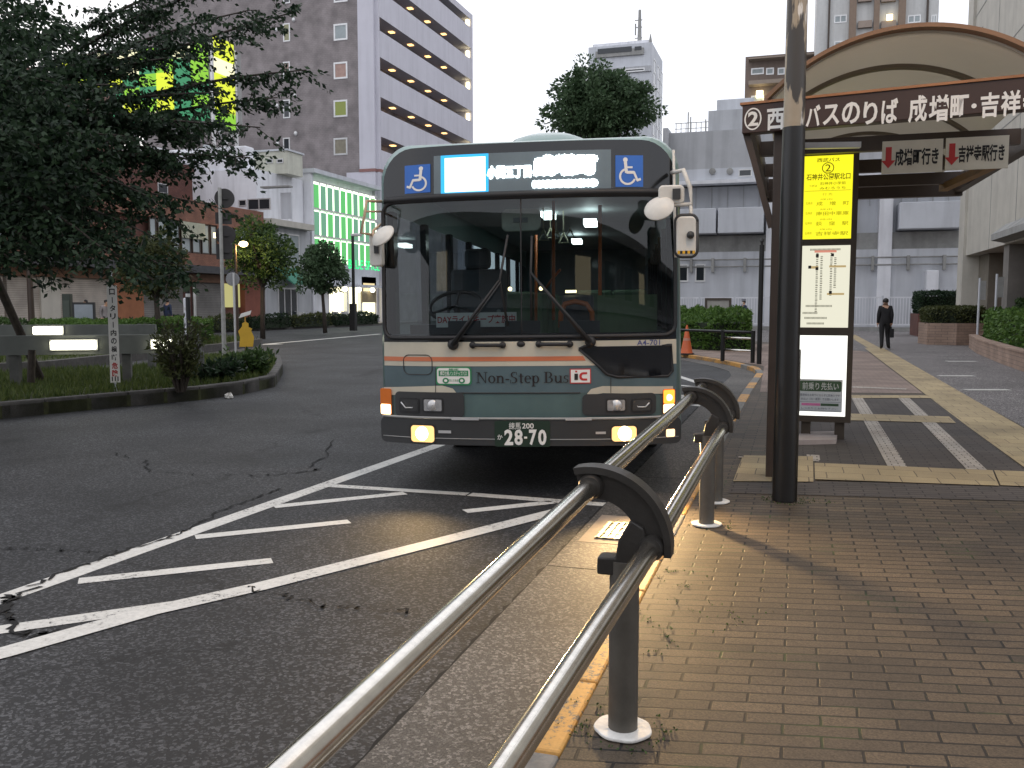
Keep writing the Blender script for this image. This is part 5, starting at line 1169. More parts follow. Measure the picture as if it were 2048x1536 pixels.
for u0, u1 in ((1360, 1434), (1438, 1528), (1580, 1690), (1795, 1925)): part('balcony', M['pale_wall'], gc, (Xc(u0), Xc(u1), YC - .9, YC + .9, Zc(467), Zc(417)), bevel=.03)
for u0, u1 in ((1533, 1562), (1757, 1784)): part('pilaster', M['white_wall'], gc, (Xc(u0), Xc(u1), YC - .35, YC + .9, 0, Zc(367) - .003))
for u in range(1356, 1940, 32): part('panel_joint', M['grey_wall'], gc, (Xc(u) - .03, Xc(u) + .03, YC + .86, YC + .899, Zc(416), Zc(368)))
for u0, u1 in ((1358, 1379), (1392, 1413)): window(gc, Xc(u0), Xc(u1), Zc(563), Zc(527), 'N', YC - .1, .09)
a, c = aY(1477, 354, YC), aY(1504, 338, YC); window(gc, a.x, c.x, a.z, c.z, 'N', YC - .02, .06)
for u in (1425, 1460): p = aY(u, 343, YC); b = MB(); b.lathe((p.x, YC - .02, p.z), [(.2, 0), (.2, .12), (.12, .16)], 14, (0, -1, 0)); b.build('vent', M['concrete'], gc, smooth=40)
b = MB()
for v in (519, 533): b.tube([(gx0, YC - .35, Zc(v)), (gx1, YC - .35, Zc(v))], .045, 8)
b.build('wall_pipe', M['concrete'], gc, smooth=True)
for u in (1348, 1385, 1428, 1492, 1700, 1747, 1818, 1890): part('pipe_bracket', M['concrete'], gc, (Xc(u) - .08, Xc(u) + .08, YC - .45, YC - .101, Zc(544), Zc(516)))
a, c = aY(1416, 268, 62), aY(1496, 217, 62); part('plant_room', M['grey_wall'], gc, (a.x, c.x, 62, 68, 12.001, c.z)); a, c = aY(1434, 217, 63), aY(1508, 196, 63); part('plant_room_top', M['pale_wall'], gc, (a.x, c.x, 62.8, 67, aY(1434, 218, 62).z, c.z), bevel=.05)
b = MB()
for u in range(1352, 1416, 10): p = aY(u, 272, 58); b.tube([(p.x, 58, 12), (p.x, 58, 12.75)], .025, 5)
p, q = aY(1350, 270, 58), aY(1416, 270, 58); b.tube([(p.x, 58, 12.75), (q.x, 58, 12.75)], .025, 5); b.tube([(p.x, 58, 12.4), (q.x, 58, 12.4)], .02, 5)
for u, h in ((1376, 1.5), (1381, 1.2), (1411, 1.0)): p = aY(u, 272, 58.5); b.tube([(p.x, 58.5, 12), (p.x, 58.5, 12 + h)], .04, 5)
b.build('roof_railing', M['concrete'], gc)
a, c = aY(1873, 578, 52), aY(1902, 521, 52); part('meter_box', M['white_wall'], gc, (a.x, c.x, 56.0, 56.9, .6, 3.4), bevel=.03)
# ---- white picket fence
fe = E0('picket_fence', 'long white metal picket fence in front of the grey store building', 'fence'); YFN = 54.0
fx0, fx1 = aY(1330, 640, YFN).x, aY(1845, 640, YFN).x; zf = aY(1500, 594, YFN).z
part('base_wall', M['concrete'], fe, (fx0, fx1, YFN - .12, YFN + .12, 0, .22))
part('rails', M['white_wall'], fe, (fx0, fx1, YFN - .03, YFN + .03, zf - .08, zf), (fx0, fx1, YFN - .03, YFN + .03, .32, .4))
b = MB(); x = fx0
while x < fx1: b.box(x, x + .035, YFN - .02, YFN + .02, .4, zf - .08); x += .15
b.build('pickets', M['white_wall'], fe)
x = fx0
while x < fx1: part('fence_post', M['pale_wall'], fe, (x - .05, x + .05, YFN - .05, YFN + .05, .22, zf + .06)); x += 2.0
nb = E0('notice_board', 'wide brown framed notice board standing behind the clipped hedge', 'notice board'); a, c = aY(1409, 650, 50), aY(1463, 596, 50)
part('board', mat('notice grey', (.34, .33, .3), .6, var=.15), nb, (a.x + .12, c.x - .12, 50, 50.05, .8, c.z - .12)); part('frame', M['board_frame'], nb, (a.x, a.x + .12, 49.95, 50.1, 0, c.z), (c.x - .12, c.x, 49.95, 50.1, 0, c.z), (a.x + .121, c.x - .121, 49.95, 50.1, c.z - .12, c.z))
# ---- far blocks on the skyline
def block(name, label, x0, x1, y0, y1, z1, m):
    o = E0(name, label, 'building'); part('wall', m, o, (x0, x1, y0, y1, 0, z1)); return o
Yk = 130.0; a, c = aY(1177, 90, Yk), aY(1304, 84, Yk); yk1 = aX(1325, 127, c.x).y
ct = block('office_tower', 'grey office tower with antenna mast rising behind the round tree', a.x, c.x, Yk, yk1, c.z, M['pale_wall'])
p, q = aY(1192, 117, Yk), aY(1288, 96, Yk); part('louvre_band', M['concrete'], ct, (p.x, q.x, Yk - .3, Yk - .01, p.z, q.z)); part('louvre_slot', M['glass_dark'], ct, (p.x + .3, p.x + 5.2, Yk - .35, Yk - .301, p.z + 1.2, q.z - .4), (p.x + 5.6, q.x - .3, Yk - .35, Yk - .301, p.z + 1.1, q.z - .3))
p, q = aY(1177, 145, Yk), aY(1304, 131, Yk); part('dark_band', M['grey_wall'], ct, (a.x, c.x, Yk - .25, Yk - .01, p.z - .5, q.z))
p, q = aY(1250, 146, Yk), aY(1290, 136, Yk); window(ct, p.x, q.x, p.z, q.z, 'N', Yk - .25, .15)
part('roof_parapet', M['white_wall'], ct, (a.x + .5, c.x - .4, Yk + .5, yk1 - .5, c.z, c.z + .5))
for v in range(110, 290, 26):
    for fr in (.15, .5, .8): zc_ = aY(1304, v, Yk).z; y_ = Yk + (yk1 - Yk) * fr; window(ct, y_, y_ + 2.2, zc_ - 1.7, zc_, 'D', c.x, .15)
b = MB(); p = aY(1279, 78, Yk + 3); b.tube([(p.x, Yk + 3, c.z), (p.x, Yk + 3, aY(1279, 20, Yk + 3).z)], [.35, .2], 8); b.tube([(p.x - .6, Yk + 3, c.z + 2), (p.x - .6, Yk + 3, c.z + 3.6)], .12, 6)
for z in (1.5, 3, 4): b.box(p.x - .7, p.x + .4, Yk + 2.95, Yk + 3.05, c.z + z, c.z + z + .12)
q = aY(1299, 66, Yk); b.tube([(c.x - .3, Yk + .5, c.z), (c.x - .3, Yk + .5, q.z)], [.3, .05], 6); b.build('antenna_mast', M['concrete'], ct)
Ym = 118.0; a, c = aY(1488, 200, Ym), aY(1640, 105, Ym); z_ = aY(1500, 108, Ym).z
br2 = block('brown_apartment_block', 'brown apartment block with lit balconies above the shelter end', a.x, c.x, Ym + 1.2, Ym + 14, z_, mat('brown block', (.2, .155, .13), .8, var=.1, stain=.15))
for v0, v1 in ((117, 108), (170, 152), (225, 208)): p, q = aY(1497, v0, Ym), aY(1640, v1, Ym); part('balcony', mat('balcony tan', (.33, .27, .22), .8, var=.08), br2, (p.x, q.x, Ym - .2, Ym + 1.19, p.z, q.z))
for v in (150, 205):
    for u0, u1 in ((1502, 1528), (1532, 1548), (1555, 1570)): p, q = aY(u0, v, Ym + 1.2), aY(u1, v - 15, Ym + 1.2); window(br2, p.x, q.x, p.z, q.z, 'N', Ym + 1.2, .15, M['glass_pale'])
p = aY(1519, 187, Ym); part('balcony_lamp', lit('balcony lamp', (1, .85, .5), 6), br2, (p.x - .4, p.x + .4, Ym + .2, Ym + .6, p.z - .4, p.z + .4))
Ywt = 108.0; a, c = aY(1632, 60, Ywt), aY(1876, 60, Ywt)
wt = block('white_apartment_tower', 'white apartment tower with brown stripes rising above the arched shelter roof', a.x, c.x, Ywt, Ywt + 16, 46, mat('tower cream white', (.55, .55, .54), .75, var=.06, stain=.15))
for u0, u1 in ((1698, 1712), (1747, 1758), (1796, 1810)): p, q = aY(u0, 40, Ywt), aY(u1, 40, Ywt); part('brown_stripe', mat('stripe brown', (.22, .16, .12), .8, var=.1), wt, (p.x, q.x, Ywt - .6, Ywt - .01, 0, 46))
part('drain_pipe', M['brown_paint'], wt, (aY(1656, 40, Ywt).x, aY(1656, 40, Ywt).x + .2, Ywt - .3, Ywt - .02, 0, 46), (aY(1852, 40, Ywt).x, aY(1852, 40, Ywt).x + .2, Ywt - .3, Ywt - .02, 0, 46))
for v in (-14, 38, 90, 142):
    for u0, u1, g in ((1668, 1694, 0), (1716, 1744, 1), (1762, 1792, 1), (1815, 1842, 0), (1862, 1874, 0)):
        p, q = aY(u0, v + 9, Ywt), aY(u1, v - 9, Ywt)
        if g: part('balcony', mat('balcony brown', (.3, .24, .2), .8, var=.1), wt, (p.x, q.x, Ywt - .5, Ywt - .02, p.z - .6, q.z - .7))
        else: window(wt, p.x, q.x, p.z, q.z, 'N', Ywt, .12, M['glass_pale'], mull=1)
p = aY(1778, 38, Ywt); part('balcony_lamp', lit('lamp', (1, .8, .4), 4), wt, (p.x - .3, p.x + .3, Ywt - .7, Ywt - .55, p.z - .3, p.z + .3))
# ---- stone clad building on the right with recessed ground floor
sb = E0('stone_building', 'beige stone clad building with recessed orange tiled ground floor at the right edge', 'building'); XR = 6.5
zrc = aX(1985, 488, XR).z
part('stone_wall', M['stone'], sb, (XR, 24, 14, 40.6, 3.45, 24)); part('far_pier', M['stone'], sb, (XR - .1, XR + 1.5, 40.601, 41.8, 0, 24)); part('recess_wall', M['wood_wall'], sb, (XR + 1.6, 24, 14, 40.6, 0, 3.449)); part('back_pier', mat('dark stone', (.17, .15, .12), .8, var=.15), sb, (XR + .5, XR + 1.59, 38.6, 40.59, 0, 3.44))
for y in (22, 27.5, 33.2): part('pillar', mat('grey pillar', (.2, .185, .17), .7, var=.15, stain=.2), sb, (XR + .1, XR + .75, y, y + .8, 0, 3.445))
part('wall_slot', mat('slot', (.16, .14, .12), .8, var=.1), sb, (XR - .02, XR + .01, 39.0, 40.2, 7.0, 12))
b = MB()
for z in (7.4, 10.1, 12.8): b.box(XR - .012, XR + .002, 14, 40.6, z, z + .03)
for y in range(16, 40, 4): b.box(XR - .010, XR + .002, y, y + .03, 3.46, 24)
b.build('cladding_joint', M['concrete'], sb)
b = MB(); b.ext([(0, 4.1), (-.4, 3.78), (-.4, 3.58), (0, 3.5)], (XR - .02, 20, 0), (1, 0, 0), (0, 0, 1), (0, 1, 0), 13.4); b.build('entrance_roof', M['concrete'], sb)
# ================================================================== PLANTS
def leaf_mesh(P, D, ln, wd, name, m, parent):
    """many small leaf-shaped faces: P bases, D directions, ln / wd sizes"""
    n_ = len(P); P = np.asarray(P); D = np.asarray(D); D = D / (np.linalg.norm(D, axis=1, keepdims=True) + 1e-9)
    rv = rng.normal(size=(n_, 3)); Wv = np.cross(D, rv); Wv /= (np.linalg.norm(Wv, axis=1, keepdims=True) + 1e-9)
    ln = (ln * rng.uniform(.7, 1.25, n_))[:, None]; wd = (wd * rng.uniform(.7, 1.25, n_))[:, None]
    V = np.empty((n_, 4, 3)); V[:, 0] = P; V[:, 1] = P + D * ln * .45 + Wv * wd * .5; V[:, 2] = P + D * ln; V[:, 3] = P + D * ln * .45 - Wv * wd * .5
    me = bpy.data.meshes.new(name); me.vertices.add(n_ * 4); me.vertices.foreach_set('co', V.reshape(-1)); me.loops.add(n_ * 4); me.polygons.add(n_)
    me.loops.foreach_set('vertex_index', np.arange(n_ * 4, dtype=np.int32)); me.polygons.foreach_set('loop_start', np.arange(0, n_ * 4, 4, dtype=np.int32))
    try: me.polygons.foreach_set('loop_total', np.full(n_, 4, dtype=np.int32))
    except Exception: pass
    me.update(calc_edges=True); me.validate(); me.materials.append(m)
    o = bpy.data.objects.new(name, me); COL.objects.link(o); o.parent = parent; return o
def round_tree(label, base, crown_c, rad, m, nclump=70, per=70, leaf=.16, trunk_r=.09, cat='tree', group=None, lean=0, branches=7):
    t = empty('round_tree', label, cat, base, 0, group); b0 = Vector(base); cc = Vector(crown_c) - b0
    b = MB(); b.tube([(0, 0, 0), (cc.x * .3, cc.y * .3, cc.z * .35), (cc.x * .8, cc.y * .8, cc.z * .8), (cc.x, cc.y, cc.z + rad[2] * .3)], [trunk_r * 1.3, trunk_r, trunk_r * .75, trunk_r * .3], 10)
    for i in range(branches):
        a = 6.283 * i / branches + .4; s = Vector((cc.x * .6, cc.y * .6, cc.z * (.62 + .05 * (i % 3)))); e = cc + Vector((rad[0] * .7 * math.cos(a), rad[1] * .7 * math.sin(a), rad[2] * (.1 + .25 * (i % 2)))); b.tube([s, s.lerp(e, .5) + Vector((0, 0, .15)), e], [trunk_r * .5, trunk_r * .35, trunk_r * .15], 6)
    b.build('trunk', M['bark'], t, smooth=True)
    P, D = [], []; nl_ = max(12, nclump // 6); lobes = []
    for i in range(nl_):
        z_ = 1 - 2 * (i + .5) / nl_; a = 2.39996 * i + rng.uniform(-.4, .4); q_ = math.sqrt(max(0, 1 - z_ * z_)); d = np.array((q_ * math.cos(a), q_ * math.sin(a), z_))
        lobes.append((np.array(cc) + d * np.array(rad) * rng.uniform(.5, .78), min(rad) * rng.uniform(.3, .5)))
    lobes.append((np.array(cc), min(rad) * .55))
    for i in range(nclump):
        lc, lr = lobes[i % len(lobes)]; d = rng.normal(size=3); d /= np.linalg.norm(d); d[2] = d[2] if d[2] > -.5 else -d[2]
        c_ = lc + d * lr * rng.uniform(.75, 1.08); cr = min(rad) * rng.uniform(.13, .24)
        q = rng.normal(size=(per, 3)); q /= np.linalg.norm(q, axis=1, keepdims=True); q = q * (rng.uniform(.3, 1, per) ** .5)[:, None]
        P.append(c_ + q * cr * np.array((1.15, 1.15, .8))); D.append(q + d * .5 + rng.normal(size=(per, 3)) * .5 + np.array([0, 0, -.25]))
    leaf_mesh(np.concatenate(P), np.concatenate(D), leaf, leaf * .55, 'crown', m, t); return t
def hedge(name, label, cat, poly, z0, z1, m, dens=900, leaf=.08, group=None, rough=.08):
    """clipped planting over a ground polygon: leaves over the top and sides, a solid dark core inside"""
    cx = sum(p[0] for p in poly) / len(poly); cy_ = sum(p[1] for p in poly) / len(poly); t = empty(name, label, cat, (cx, cy_, z0), 0, group)
    P, D = [], []; pl = [(p[0] - cx, p[1] - cy_) for p in poly]; area = 0
    xs = [p[0] for p in pl]; ys_ = [p[1] for p in pl]
    def inside(x, y):
        r_ = False; j = len(pl) - 1
        for i in range(len(pl)):
            if (pl[i][1] > y) != (pl[j][1] > y) and x < (pl[j][0] - pl[i][0]) * (y - pl[i][1]) / (pl[j][1] - pl[i][1]) + pl[i][0]: r_ = not r_
            j = i
        return r_
    N = int(dens * (max(xs) - min(xs)) * (max(ys_) - min(ys_)))
    def hgt(x, y): return (z1 - z0) * (1 + rough * (math.sin(2.3 * x + 1.1 * y) + .7 * math.sin(5.1 * y - 3 * x) + .5 * math.sin(9 * x + 7 * y)) * .6)
    for _ in range(N):
        x, y = random.uniform(min(xs), max(xs)), random.uniform(min(ys_), max(ys_))
        if not inside(x, y): continue
        h_ = hgt(x, y); P.append((x, y, h_ - abs(random.gauss(0, .05)))); D.append((random.gauss(0, .6), random.gauss(0, .6), .7))
    for i in range(len(pl)):
        a, c = Vector(pl[i]), Vector(pl[(i + 1) % len(pl)]); e = c - a; nrm = Vector((e.y, -e.x)).normalized()
        for _ in range(int(dens * e.length * (z1 - z0))):
            q = a + e * random.random(); h_ = hgt(q.x, q.y) * random.random() ** .8; s_ = abs(random.gauss(0, .05)) - .03 * math.sin(7 * q.x + 5 * q.y + 6 * h_)
            P.append((q.x - nrm.x * s_, q.y - nrm.y * s_, h_)); D.append((nrm.x + random.gauss(0, .5), nrm.y + random.gauss(0, .5), random.gauss(.2, .5)))
    leaf_mesh(P, D, leaf, leaf * .55, 'foliage', m, t)
    b = MB(); b.prism([(x * .96, y * .96) for x, y in pl], 0.0, (z1 - z0) * .86); b.build('dark_core', mat('hedge inside', (.012, .02, .008), .9, var=.3), t); return t  # solid dark block added to close the view through the leaves
def grass_patch(name, poly_fn, n_, z, hgt_, m, label, kind=True):
    P, D = [], []
    while len(P) < n_:
        x, y = poly_fn(); P.append((x, y, z)); D.append((random.gauss(0, .35), random.gauss(0, .35), 1))
    o = leaf_mesh(P, D, hgt_, .025, name, m, None); tag(o, label, 'grass', kind='stuff'); return o
# ---- traffic island in the middle of the road
isl = [(-10.9, 3.5), (-10.57, 9.76), (-9.95, 11.6), (-9.47, 12.72), (-9.35, 13.8), (-9.6, 15.2), (-10.2, 16.3), (-11.4, 18.4), (-13.2, 21.2), (-14.9, 22.2), (-15.3, 20.5), (-14.3, 16.6), (-15.3, 15.1), (-17, 11), (-18, 3.5)]
b = MB(); b.prism(isl, -.3, .08); struct(b.build('island_soil', M['soil']))
b = MB(); io = offset_line(isl[:10], -.0); ii = offset_line(isl[:10], -.16)
for i in range(9):
    A, Bq, C, Dq = Vector(io[i]), Vector(io[i + 1]), Vector(ii[i + 1]), Vector(ii[i]); k_ = max(1, int((Bq - A).length / .6))
    for j in range(k_):
        t0, t1 = j / k_ + .008, (j + 1) / k_ - .008; q = [A.lerp(Bq, t0), A.lerp(Bq, t1), Dq.lerp(C, t1), Dq.lerp(C, t0)]; b.prism([(p.x, p.y) for p in q], -.3, .13)
struct(b.build('island_kerb', M['kerb_dark'], bevel=.02))
def pin(poly):
    xs = [p[0] for p in poly]; ys_ = [p[1] for p in poly]
    def f():
        while True:
            x, y = random.uniform(min(xs), max(xs)), random.uniform(min(ys_), max(ys_)); r_ = False; j = len(poly) - 1
            for i in range(len(poly)):
                if (poly[i][1] > y) != (poly[j][1] > y) and x < (poly[j][0] - poly[i][0]) * (y - poly[i][1]) / (poly[j][1] - poly[i][1]) + poly[i][0]: r_ = not r_
                j = i
            if r_: return x, y
    return f
grass_patch('island_grass', pin([(x + .25, y) if x < -14 else (x - .2, y) for x, y in isl]), 26000, .07, .16, M['grass'], 'short scruffy grass growing on the traffic island behind its kerb')
isl2 = [(-21.5, 8), (-18.2, 14.5), (-17.2, 17.2), (-18.6, 24.5), (-19.4, 28.5), (-20.2, 30.8), (-22.5, 31.5), (-24, 29), (-25, 18), (-26, 8)]
b = MB(); b.prism(isl2, -.3, .1); struct(b.build('far_island_soil', M['soil']))
b = MB(); ribbon(b, isl2[:7], offset_line(isl2[:7], .2), -.3, .14); struct(b.build('far_island_kerb', M['kerb_dark']))
grass_patch('far_island_grass', pin(isl2), 14000, .1, .22, M['grass'], 'grass strip on the far island between the two roads')
# ---- large dark cherry tree leaning in from the left
ct_ = empty('cherry_tree', 'large dark leafy cherry tree reaching in over the road from the left', 'tree', (-15.8, 12.2, .08))
C0 = Vector((-15.8, 12.2, .08)); T0 = Vector((0, 0, 3.2))
b = MB(); b.tube([(0, 0, -.1), (.05, .0, 1.2), (.2, -.05, 2.4), (.3, 0, 3.4), (.2, .2, 5.5), (0, .3, 7.5)], [.34, .25, .22, .2, .13, .04], 14)
tips = [(612, 140, 13, 1.1), (500, 315, 12, .9), (395, 405, 12, .9), (362, 548, 11, 1.0), (585, 25, 14, .9), (480, 70, 13.5, 1), (555, 195, 13, .9), (520, 255, 12.5, .9), (100, 520, 11, 1), (215, 505, 10.5, 1), (300, 470, 11, 1), (30, 350, 11, 1), (150, 250, 12, 1), (250, 170, 12, .8), (330, 235, 12.5, .9), (445, 185, 13, .8), (120, 60, 13, 1), (300, 20, 14, .9), (420, -50, 14, 1), (560, -70, 14, 1), (50, 150, 10, 1), (200, 390, 11, 1), (-30, 480, 10, 1), (10, 250, 9.5, 1), (60, 430, 12, 1.1), (270, 390, 12.5, 1), (130, 330, 13, 1.1), (80, 10, 11, 1), (200, 100, 13.5, .9), (390, 110, 13, .8), (180, 450, 12, 1), (330, 330, 13, .9), (410, 330, 12.4, .8), (230, 270, 11, 1), (20, 60, 12, 1), (350, 60, 12.6, .9), (100, 200, 11.5, 1), (440, 250, 12.2, .8), (280, 545, 10.8, .6), (30, 525, 11.2, .8), (160, 190, 14, 1), (500, 20, 13, .7)]
tips += [(340, 440, 12.3, .8), (250, 470, 12, .9), (150, 520, 11.4, .9), (420, 290, 12.8, .8), (310, 400, 11.6, .8), (200, 330, 12.6, .9), (60, 300, 12.8, 1)]
P, D = [], []
for (u, v, d, dens) in tips:
    e = Vector(aD(u, v, d)) - C0; s = Vector((.25, 0, random.uniform(2.4, 4.2))); L_ = (e - s).length
    c_ = s.lerp(e, .5) + Vector((0, 0, .10 * L_ + random.uniform(-.1, .3))); pts = [s * (1 - t) ** 2 + c_ * 2 * t * (1 - t) + e * t * t for t in np.linspace(0, 1, 14)]
    b.tube(pts, list(np.linspace(.075, .008, 14)), 6)
    for i in range(int(44 * dens)):
        t = random.uniform(.42, 1.0) ** .8; p = s * (1 - t) ** 2 + c_ * 2 * t * (1 - t) + e * t * t; tg = ((c_ - s) * (1 - t) + (e - c_) * t).normalized()
        dr = (tg * random.uniform(.4, 1.2) + Vector((random.gauss(0, .5), random.gauss(0, .5), random.gauss(-.12, .2)))).normalized(); ln = random.uniform(.35, .95) * (1.25 - .55 * t)
        nl = int(ln * 52)
        tw_ = [p + dr * ln * k / 5 + Vector((0, 0, -.18 * ln * (k / 5) ** 2)) for k in range(6)]
        if i % 3 == 0: b.tube(tw_, [.008, .007, .006, .005, .004, .003], 4)
        for _ in range(nl):
            k = random.random(); q = p + dr * ln * k + Vector((random.gauss(0, .035), random.gauss(0, .035), -.18 * ln * k * k + random.gauss(0, .03))); P.append(tuple(q)); D.append((dr.x * .6 + random.gauss(0, .6), dr.y * .6 + random.gauss(0, .6), random.gauss(-.5, .45)))
# denser inner foliage towards the trunk
for _ in range(430):
    u, v, d = random.uniform(-420, 190), random.uniform(-40, 500), random.uniform(10, 15); c_ = Vector(aD(u, v, d)) - C0
    if (u > 120 and random.random() < .5) or (v < 130 and u > 60): continue
    for _ in range(85):
        q = c_ + Vector((random.gauss(0, .34), random.gauss(0, .34), random.gauss(0, .17))); P.append(tuple(q)); D.append((random.gauss(0, .8), random.gauss(0, .8), random.gauss(-.5, .4)))
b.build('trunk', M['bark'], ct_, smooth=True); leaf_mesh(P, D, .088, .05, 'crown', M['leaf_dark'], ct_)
pr = empty('tree_prop', 'slanting dark timber prop holding up the cherry tree on the island', 'tree prop', tuple(G(86, 768, .08)))
pb_ = G(86, 768, .08); pt_ = Vector((-15.6, 12.3, 3.3)); top_ = aD(-60, 440, 14.6); b = MB(); b.tube([(0, 0, 0), Vector(top_) - pb_], .07, 10); o = b.build('prop_pole', M['bark'], pr)
b = MB(); b.tube([Vector(aD(62, 765, 15)) - pb_, Vector(aD(64, 700, 15)) - pb_], .06, 8); b.build('stake', M['bark'], pr)
# ---- lesser plants on the island
def bush(label, base, h, r, n_, m, leaf=.12, name='shrub', cat='shrub', spread=.5, group=None):
    t = empty(name, label, cat, base, 0, group); b = MB(); P, D = [], []
    for i in range(n_):
        a = random.uniform(0, 6.283); e = Vector((math.cos(a) * r * random.uniform(.2, 1), math.sin(a) * r * random.uniform(.2, 1), h * random.uniform(.6, 1.05))); s = Vector((e.x * .15, e.y * .15, 0)); b.tube([s, s.lerp(e, .5) + Vector((0, 0, .1 * h)), e], [.012, .009, .004], 4)
        for _ in range(26):
            k = random.uniform(.25, 1); q = s.lerp(e, k); P.append((q.x + random.gauss(0, .05), q.y + random.gauss(0, .05), q.z)); D.append((e.x * spread + random.gauss(0, .5), e.y * spread + random.gauss(0, .5), random.gauss(.45, .5)))
    b.build('stems', M['bark'], t); leaf_mesh(P, D, leaf, leaf * .4, 'foliage', m, t)
bush('dark feathery shrub beside the lettered post on the island', tuple(aD(362, 775, 14.6)[:2]) + (.08,), 1.15, .5, 60, M['leaf_olive'], .10)
bush('low leafy clump at the island tip near the tall sign pole', tuple(G(500, 750, .1)[:2]) + (.08,), .5, .55, 50, M['leaf_mid'], .13)
bush('low dark clump on the island between the feathery shrub and the kerb', tuple(G(425, 762, .1)[:2]) + (.08,), .4, .6, 45, M['leaf_dark'], .13)
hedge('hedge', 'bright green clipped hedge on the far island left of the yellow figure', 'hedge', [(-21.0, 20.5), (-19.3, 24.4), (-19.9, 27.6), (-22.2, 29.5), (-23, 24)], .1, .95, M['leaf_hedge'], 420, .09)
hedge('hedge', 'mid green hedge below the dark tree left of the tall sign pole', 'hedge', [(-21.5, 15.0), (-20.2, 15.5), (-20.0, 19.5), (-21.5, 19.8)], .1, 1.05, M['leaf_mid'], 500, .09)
# ---- trees on the far pavement
tA = aD(312, 540, 29); round_tree('brownish olive round tree behind the lettered post', (aD(318, 640, 29).x, aD(318, 640, 29).y, 0.02), tuple(aD(308, 540, 29)), (.95, .95, 1.25), M['leaf_olive'], 150, 45, .13)
round_tree('leafy tree lit yellow by the street lamp left of the green awning', (aD(525, 650, 38).x, aD(525, 650, 38).y, .02), tuple(aD(524, 515, 38)), (1.35, 1.35, 1.55), M['leaf_mid'], 150, 45, .16)
round_tree('round dark green tree in front of the green glass shop', (aD(650, 640, 46).x, aD(650, 640, 46).y, .02), tuple(aD(642, 545, 46)), (1.3, 1.3, 1.55), M['leaf_far'], 150, 50, .17)
big = aD(1200, 226, 46); round_tree('large round tree rising behind the bus roof in front of the office tower', (big.x, big.y + 1, .02), tuple(big), (2.75, 2.75, 2.1), M['leaf_far'], 330, 80, .22, .3)
# ---- planting along the opposite kerb
random.seed(21)
for i, (y0, y1, lab) in enumerate(((36, 40.5, 'low shrub bed on the opposite pavement under the olive tree'), (41.2, 45.5, 'low shrub bed on the opposite pavement right of the yellow figure'), (46, 50, 'low shrub bed on the opposite pavement before the green awning'), (50.6, 55, 'low shrub bed on the opposite pavement below the round dark tree'), (55.6, 62, 'low shrub bed on the opposite pavement next to the bus'))):
    xk = -30.9 + (y0 - 36) * .035; hedge('shrub_bed', lab, 'shrub bed', [(xk - .7, y0), (xk, y0), (xk + .15, y1), (xk - .55, y1)], .02, .75, M['leaf_olive'] if i % 2 else M['leaf_dark'], 130, .15, 'shrub beds along the opposite kerb', .2)
# ---- right hand hedge islands and planters
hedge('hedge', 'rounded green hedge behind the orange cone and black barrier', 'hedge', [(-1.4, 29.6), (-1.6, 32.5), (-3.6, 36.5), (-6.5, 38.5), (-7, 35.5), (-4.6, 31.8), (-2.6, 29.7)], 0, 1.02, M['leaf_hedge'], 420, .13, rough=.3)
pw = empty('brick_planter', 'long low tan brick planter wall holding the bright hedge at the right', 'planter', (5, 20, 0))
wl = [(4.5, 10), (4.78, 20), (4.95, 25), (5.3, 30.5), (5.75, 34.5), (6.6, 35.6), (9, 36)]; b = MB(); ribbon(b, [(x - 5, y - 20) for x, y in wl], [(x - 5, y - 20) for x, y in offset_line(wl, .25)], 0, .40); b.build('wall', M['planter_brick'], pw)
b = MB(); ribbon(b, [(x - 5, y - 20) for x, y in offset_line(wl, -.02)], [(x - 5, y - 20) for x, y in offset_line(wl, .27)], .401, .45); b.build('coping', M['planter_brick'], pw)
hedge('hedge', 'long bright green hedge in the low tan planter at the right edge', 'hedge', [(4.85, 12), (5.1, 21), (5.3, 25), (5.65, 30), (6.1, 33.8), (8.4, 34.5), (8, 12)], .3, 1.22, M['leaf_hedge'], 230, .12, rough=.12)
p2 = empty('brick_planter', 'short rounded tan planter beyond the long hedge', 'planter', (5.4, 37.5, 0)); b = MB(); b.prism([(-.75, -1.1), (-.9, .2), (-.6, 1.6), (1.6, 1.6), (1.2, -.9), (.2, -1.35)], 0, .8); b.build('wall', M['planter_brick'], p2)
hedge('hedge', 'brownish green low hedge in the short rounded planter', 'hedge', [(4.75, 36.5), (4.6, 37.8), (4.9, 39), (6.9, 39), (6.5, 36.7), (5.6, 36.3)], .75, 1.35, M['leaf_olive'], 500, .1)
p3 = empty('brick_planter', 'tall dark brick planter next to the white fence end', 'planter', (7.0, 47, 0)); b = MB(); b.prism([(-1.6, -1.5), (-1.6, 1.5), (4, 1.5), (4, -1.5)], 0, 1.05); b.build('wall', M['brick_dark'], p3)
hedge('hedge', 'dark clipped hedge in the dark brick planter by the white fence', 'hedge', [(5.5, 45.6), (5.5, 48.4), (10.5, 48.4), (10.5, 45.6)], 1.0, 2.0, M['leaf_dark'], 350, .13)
hedge('hedge', 'dark green hedge row in front of the orange tiled wall', 'hedge', [(6.8, 22), (6.9, 34), (7.6, 34), (7.6, 22)], .3, 1.65, M['leaf_mid'], 300, .12)
